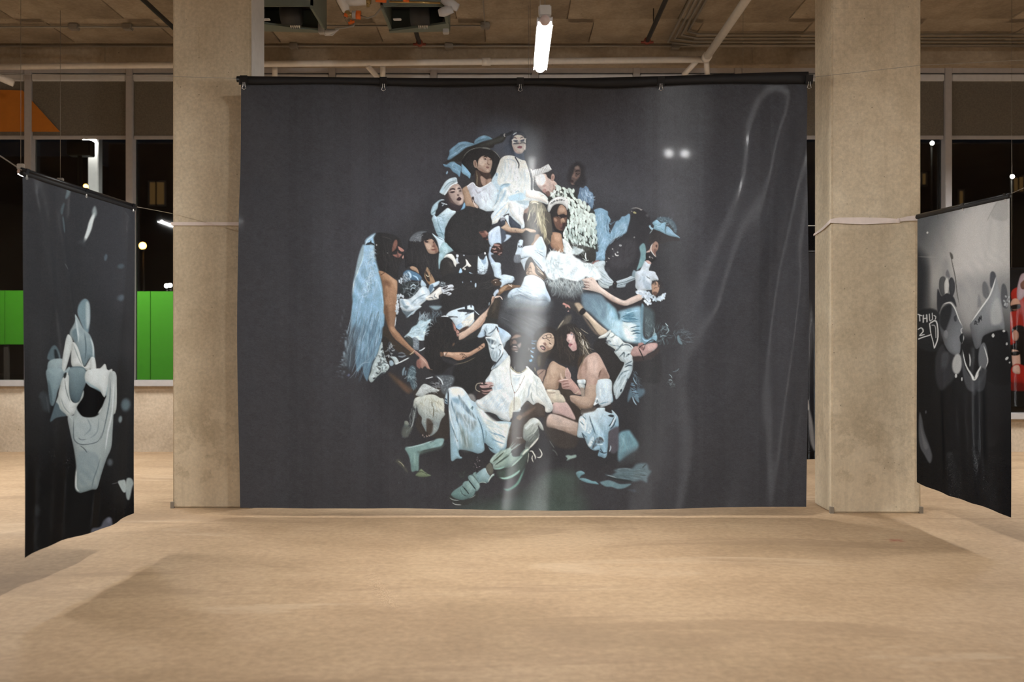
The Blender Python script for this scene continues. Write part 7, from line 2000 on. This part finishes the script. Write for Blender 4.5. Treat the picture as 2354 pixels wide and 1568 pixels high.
# fan units with open undersides
def fan_unit(x0, x1, label, flip):
    y0, y1, z0, z1 = 9.30, 10.0, 4.46, 4.87
    t = thing('fan_unit', label, 'fan unit', ((x0+x1)/2, (y0+y1)/2, z0), 'fan units under the ceiling'); L = lambda *p: local(t, p)
    def part(name, a, c, m, bv=.006): 
        a, c = L(*a), L(*c); return box(name, a.x, c.x, a.y, c.y, a.z, c.z, m, t, bv)
    part('top_panel', (x0, y0, z1-.03), (x1, y1, z1), M['green_case'])
    part('side_panel', (x0, y0, z0), (x0+.03, y1, z1), M['green_case']); part('side_panel', (x1-.03, y0, z0), (x1, y1, z1), M['green_case'])
    part('back_panel', (x0, y1-.03, z0), (x1, y1, z1), M['green_case']); part('front_panel', (x0, y0, z0+.02), (x1, y0+.03, z1), M['green_case'])
    bm = bmesh.new()       # sloping lower flange
    w_ = .26; xa, xb = (x0, x1) if not flip else (x1, x0)
    vs = [bm.verts.new(L(*p)) for p in ((xa, y1, z0), (xb, y1, z0-.015), (xb, y1-.05, z0-.015), ((xa+xb)/2, y1-w_*.6, z0-.01), (xa, y1-w_, z0))]
    f = bm.faces.new(vs); e = bmesh.ops.extrude_face_region(bm, geom=[f])
    for v_ in e['geom']:
        if isinstance(v_, bmesh.types.BMVert): v_.co.z += .02
    bmesh.ops.recalc_face_normals(bm, faces=bm.faces); obj('flange', bm, M['green_case'], t)
    xm = (x0+x1)/2
    part('inner_tray', (x0+.03, y0+.03, z0+.20), (x1-.03, y1-.03, z0+.22), M['dark_case'])
    hs = rod('fan_housing', [L(xm-.06, y0+.40, z0+.10), L(xm+.12, y0+.40, z0+.10)], .13, M['dark_case'], t, 20)
    for k in range(5): rod('cooling_ring', [L(xm+.005+.02*k, y0+.50, z0+.02), L(xm+.015+.02*k, y0+.50, z0+.02)], .055, M['steel'], hs, 16)
    part('bracket', (x1-.07, y1-.10, z0-.04), (x1-.01, y1-.02, z0+.10), M['clear_cap'])
    part('rating_plate', (x0+.08, y0+.30, z0-.004), (x0+.16, y0+.36, z0+.006), M['track'])
    for hx in (x0+.05, x1-.05): part('ceiling_strap', (hx-.012, y1-.3, z1-.01), (hx+.012, y1-.26, ZC), M['conduit'])
    return t
fu = fan_unit(-2.50, -1.86, 'grey-green fan unit with coil spring next to the grey-plated pillar', False)
fan_unit(-1.23, -.62, 'grey-green fan unit with a white insulated hose at its end', True)
# white insulated pipes, orange valve between the fan units
t = thing('valve_assembly', 'white insulated pipe with orange valve between the two fan units', 'pipe', at(800, 20, 9.1)); q = lambda x, y, d=9.1: local(t, at(x, y, d))
rod('insulated_pipe', [q(784, -18), q(786, 0), q(792, 14), q(796, 26)], [.05, .05, .042, .034], M['white_pipe'], t)
rod('insulated_pipe', [q(788, 6), q(815, 5), q(842, 3)], .035, M['white_pipe'], t)
rod('brass_fitting', [q(840, 3), q(852, 5)], .022, M['brass'], t); rod('brass_stub', [q(845, 5), q(846, 16)], .014, M['brass'], t)
rod('valve_band', [q(864, -2), q(888, 0)], .026, M['orange'], t); rod('valve_band', [q(927, -1), q(941, 0)], .026, M['orange'], t)
rod('valve_body', [q(796, 26), q(803, 34), q(812, 36)], .022, M['brass'], t); rod('actuator', [q(810, 34), q(822, 34)], .036, M['clear_cap'], t)
rod('valve_cap', [q(819, 34), q(829, 35)], .040, M['orange'], t); rod('valve_handle', [q(792, 33), q(800, 36)], .018, M['orange'], t)
rod('drain_handle', [q(801, 54), q(815, 50)], .014, M['orange'], t); rod('drain_stem', [q(807, 46), q(808, 54)], .010, M['orange'], t)
rod('hose', [q(829, 36), q(845, 42), q(862, 36), q(875, 20), q(880, 0)], .008, M['conduit'], t, 8)
rod('hose', [q(816, 52), q(812, 60), q(790, 64), q(770, 66)], .009, M['conduit'], t, 8)
rod('copper_line', [q(895, 4), q(960, 5), q(1012, 7)], .010, M['brass'], t, 8)
t = fu; q = lambda x, y, d=9.98: local(t, at(x, y, d))
rod('plastic_wrap', [q(733, 66), q(742, 72), q(754, 74), q(768, 72), q(779, 67)], [.01, .03, .036, .022, .008], M['track'], t)
rod('wrap_tail', [q(742, 70), q(748, 80), q(764, 80), q(774, 72)], [.006, .012, .010, .004], M['track'], t)
t = thing('insulated_hose', 'white insulated hose capped at the end of the fan unit', 'hose', at(1030, 18, 9.15)); q = lambda x, y, d=9.15: local(t, at(x, y, d))
rod('hose_sleeve', [q(1020, -4), q(1036, 10), q(1053, 18)], [.045, .05, .036], M['track'], t); rod('hose_sleeve', [q(1008, 30), q(1018, 28), q(1040, 20)], [.03, .045, .04], M['track'], t)

# ================================================================ outside the windows, at night
GL = 'street lamps beyond the windows'
struct(box('ground', -60, 60, YW+.35, 90, -.35, -.15, M['asphalt']))
def hoarding(label, x0, x1, top, bot, d):
    a, c = at(x0, top, d), at(x1, bot, d); t = thing('site_hoarding', label, 'hoarding', (a.x, d, min(c.z, -.15)))
    n_ = max(2, round((c.x-a.x)/.6)); w_ = (c.x-a.x)/n_
    for k in range(n_): 
        o_ = box('hoarding_board', k*w_+.004, (k+1)*w_-.004, 0, .03, c.z-t.location.z, a.z-t.location.z, M['green_panel'], t, .003)
    for k in range(0, n_+1, 2): box('post', k*w_-.03, k*w_+.03, .03, .09, -.15-t.location.z if c.z > -.1 else 0, a.z-t.location.z-.05, M['dark_wall'], t)
hoarding('bright green site hoarding beyond the window beside the grey-plated pillar', 150, 640, 670, 1010, 14.2)
hoarding('short green hoarding panel beyond the window at far left', -160, 96, 668, 792, 15.0)
def street_lamp(label, px, py, d, r, m, power=0, col=(1, .9, .75)):
    c = at(px, py, d); t = thing('street_lamp', label, 'street lamp', (c.x, d, -.15), GL); z = c.z+.15
    ball('lamp_globe', (0, 0, z), r, M[m], t); rod('post', [(0, .05, 0), (0, .05, z-r*.6)], .03, M['black_pipe'], t, 8)
    rod('lamp_collar', [(0, .03, z-r*1.1), (0, 0, z-r*.7)], r*.6, M['black_metal'], t, 10)
    if power:
        li = bpy.data.lights.new('lamp_light', 'POINT'); li.energy = power; li.color = col; li.shadow_soft_size = .15
        lo = bpy.data.objects.new('lamp_light', li); COL.objects.link(lo); lo.parent = t; lo.location = (0, -.35, z)
for a in (('orange sodium street lamp above the green hoarding', 328, 565, 26, .09, 'lamp_orange'), ('small white lamp above the hoarding edge', 383, 657, 26, .05, 'lamp_white'), ('small bluish-white lamp close to the pillar edge', 391, 656, 27, .05, 'lamp_white'),
          ('small orange lamp beyond the tall lit post', 197, 428, 30, .06, 'lamp_orange'), ('faint orange lamp just right of the tall lit post', 205, 430, 30.5, .05, 'lamp_orange'),
          ('small white lamp high beyond the right-hand windows', 2143, 329, 30, .05, 'lamp_white'), ('small lamp beyond the window above the megaphone banner', 2327, 406, 28, .05, 'lamp_white')): street_lamp(*a)
# tall lit post with floodlight
c = at(219, 325, 16.5); t = thing('flood_post', 'tall pale post lit from its top floodlight outside the left windows', 'post', (c.x, 16.5, -.15)); z = c.z+.15
box('post', -.085, .085, -.085, .085, 0, z+.3, M['track'], t, .01)
box('floodlight', -.16, .10, -.30, -.12, z, z+.06, M['black_metal'], t, .01); box('lens', -.13, .07, -.28, -.14, z-.008, z, M['lamp_white'], t)
for (dx, dy, pw, zz) in ((-.03, -.22, 4, z-.04),):
    li = bpy.data.lights.new('flood_light', 'SPOT'); li.energy = pw; li.spot_size = 2.4; li.spot_blend = .5; li.color = (1, .92, .78); li.shadow_soft_size = .05
    lo = bpy.data.objects.new('flood_light', li); COL.objects.link(lo); lo.parent = t; lo.location = (dx, dy, zz)
# added lamp, no such source seen, put in to brighten the hoarding
t = thing('work_lamp', 'work lamp on a short mast lighting the green hoarding', 'lamp', (-5.6, 12.9, -.15))
rod('mast', [(0, 0, 0), (0, 0, 3.9)], .03, M['black_pipe'], t, 8); box('lamp_body', -.15, .15, -.05, .12, 3.9, 4.1, M['black_metal'], t, .01); box('lens', -.12, .12, .12, .128, 3.92, 4.08, M['lamp_white'], t)
li = bpy.data.lights.new('work_light', 'SPOT'); li.energy = 700; li.spot_size = 2.3; li.spot_blend = .6; li.color = (1, .97, .85); li.shadow_soft_size = .1
lo = bpy.data.objects.new('work_light', li); COL.objects.link(lo); lo.parent = t; lo.location = (0, .16, 4.0); lo.rotation_euler = (math.radians(42), 0, 0)
# dark buildings across the street
def building(label, x0, x1, top, d, wins):
    a, c = at(x0, top, d), at(x1, 900, d); t = thing('street_building', label, 'building', (a.x, d, -.15), 'dark buildings across the street')
    box('wall', 0, c.x-a.x, 0, 6, 0, a.z+.15, M['dark_wall'], t)
    for (u0, v0, u1, v1) in wins:
        p, r = at(u0, v0, d), at(u1, v1, d); fr_ = box('window', p.x-a.x-.08, r.x-a.x+.08, -.05, .02, r.z+.15-.08, p.z+.15+.08, M['frame'], t)
        box('lit_pane', p.x-a.x, r.x-a.x, -.07, -.045, r.z+.15, p.z+.15, M['lamp_dim'], fr_)
building('dark building with a dim lit window behind the green hoarding', 250, 560, 330, 40, [(346, 420, 358, 470), (362, 420, 378, 470)])
building('dark building beyond the left windows', -260, 190, 360, 46, [(90, 480, 100, 510)])
building('dark building with dim lit windows beyond the right windows', 2040, 2600, 330, 42, [(2330, 410, 2338, 440), (2342, 408, 2350, 440), (2205, 440, 2212, 470), (2120, 400, 2126, 424)])
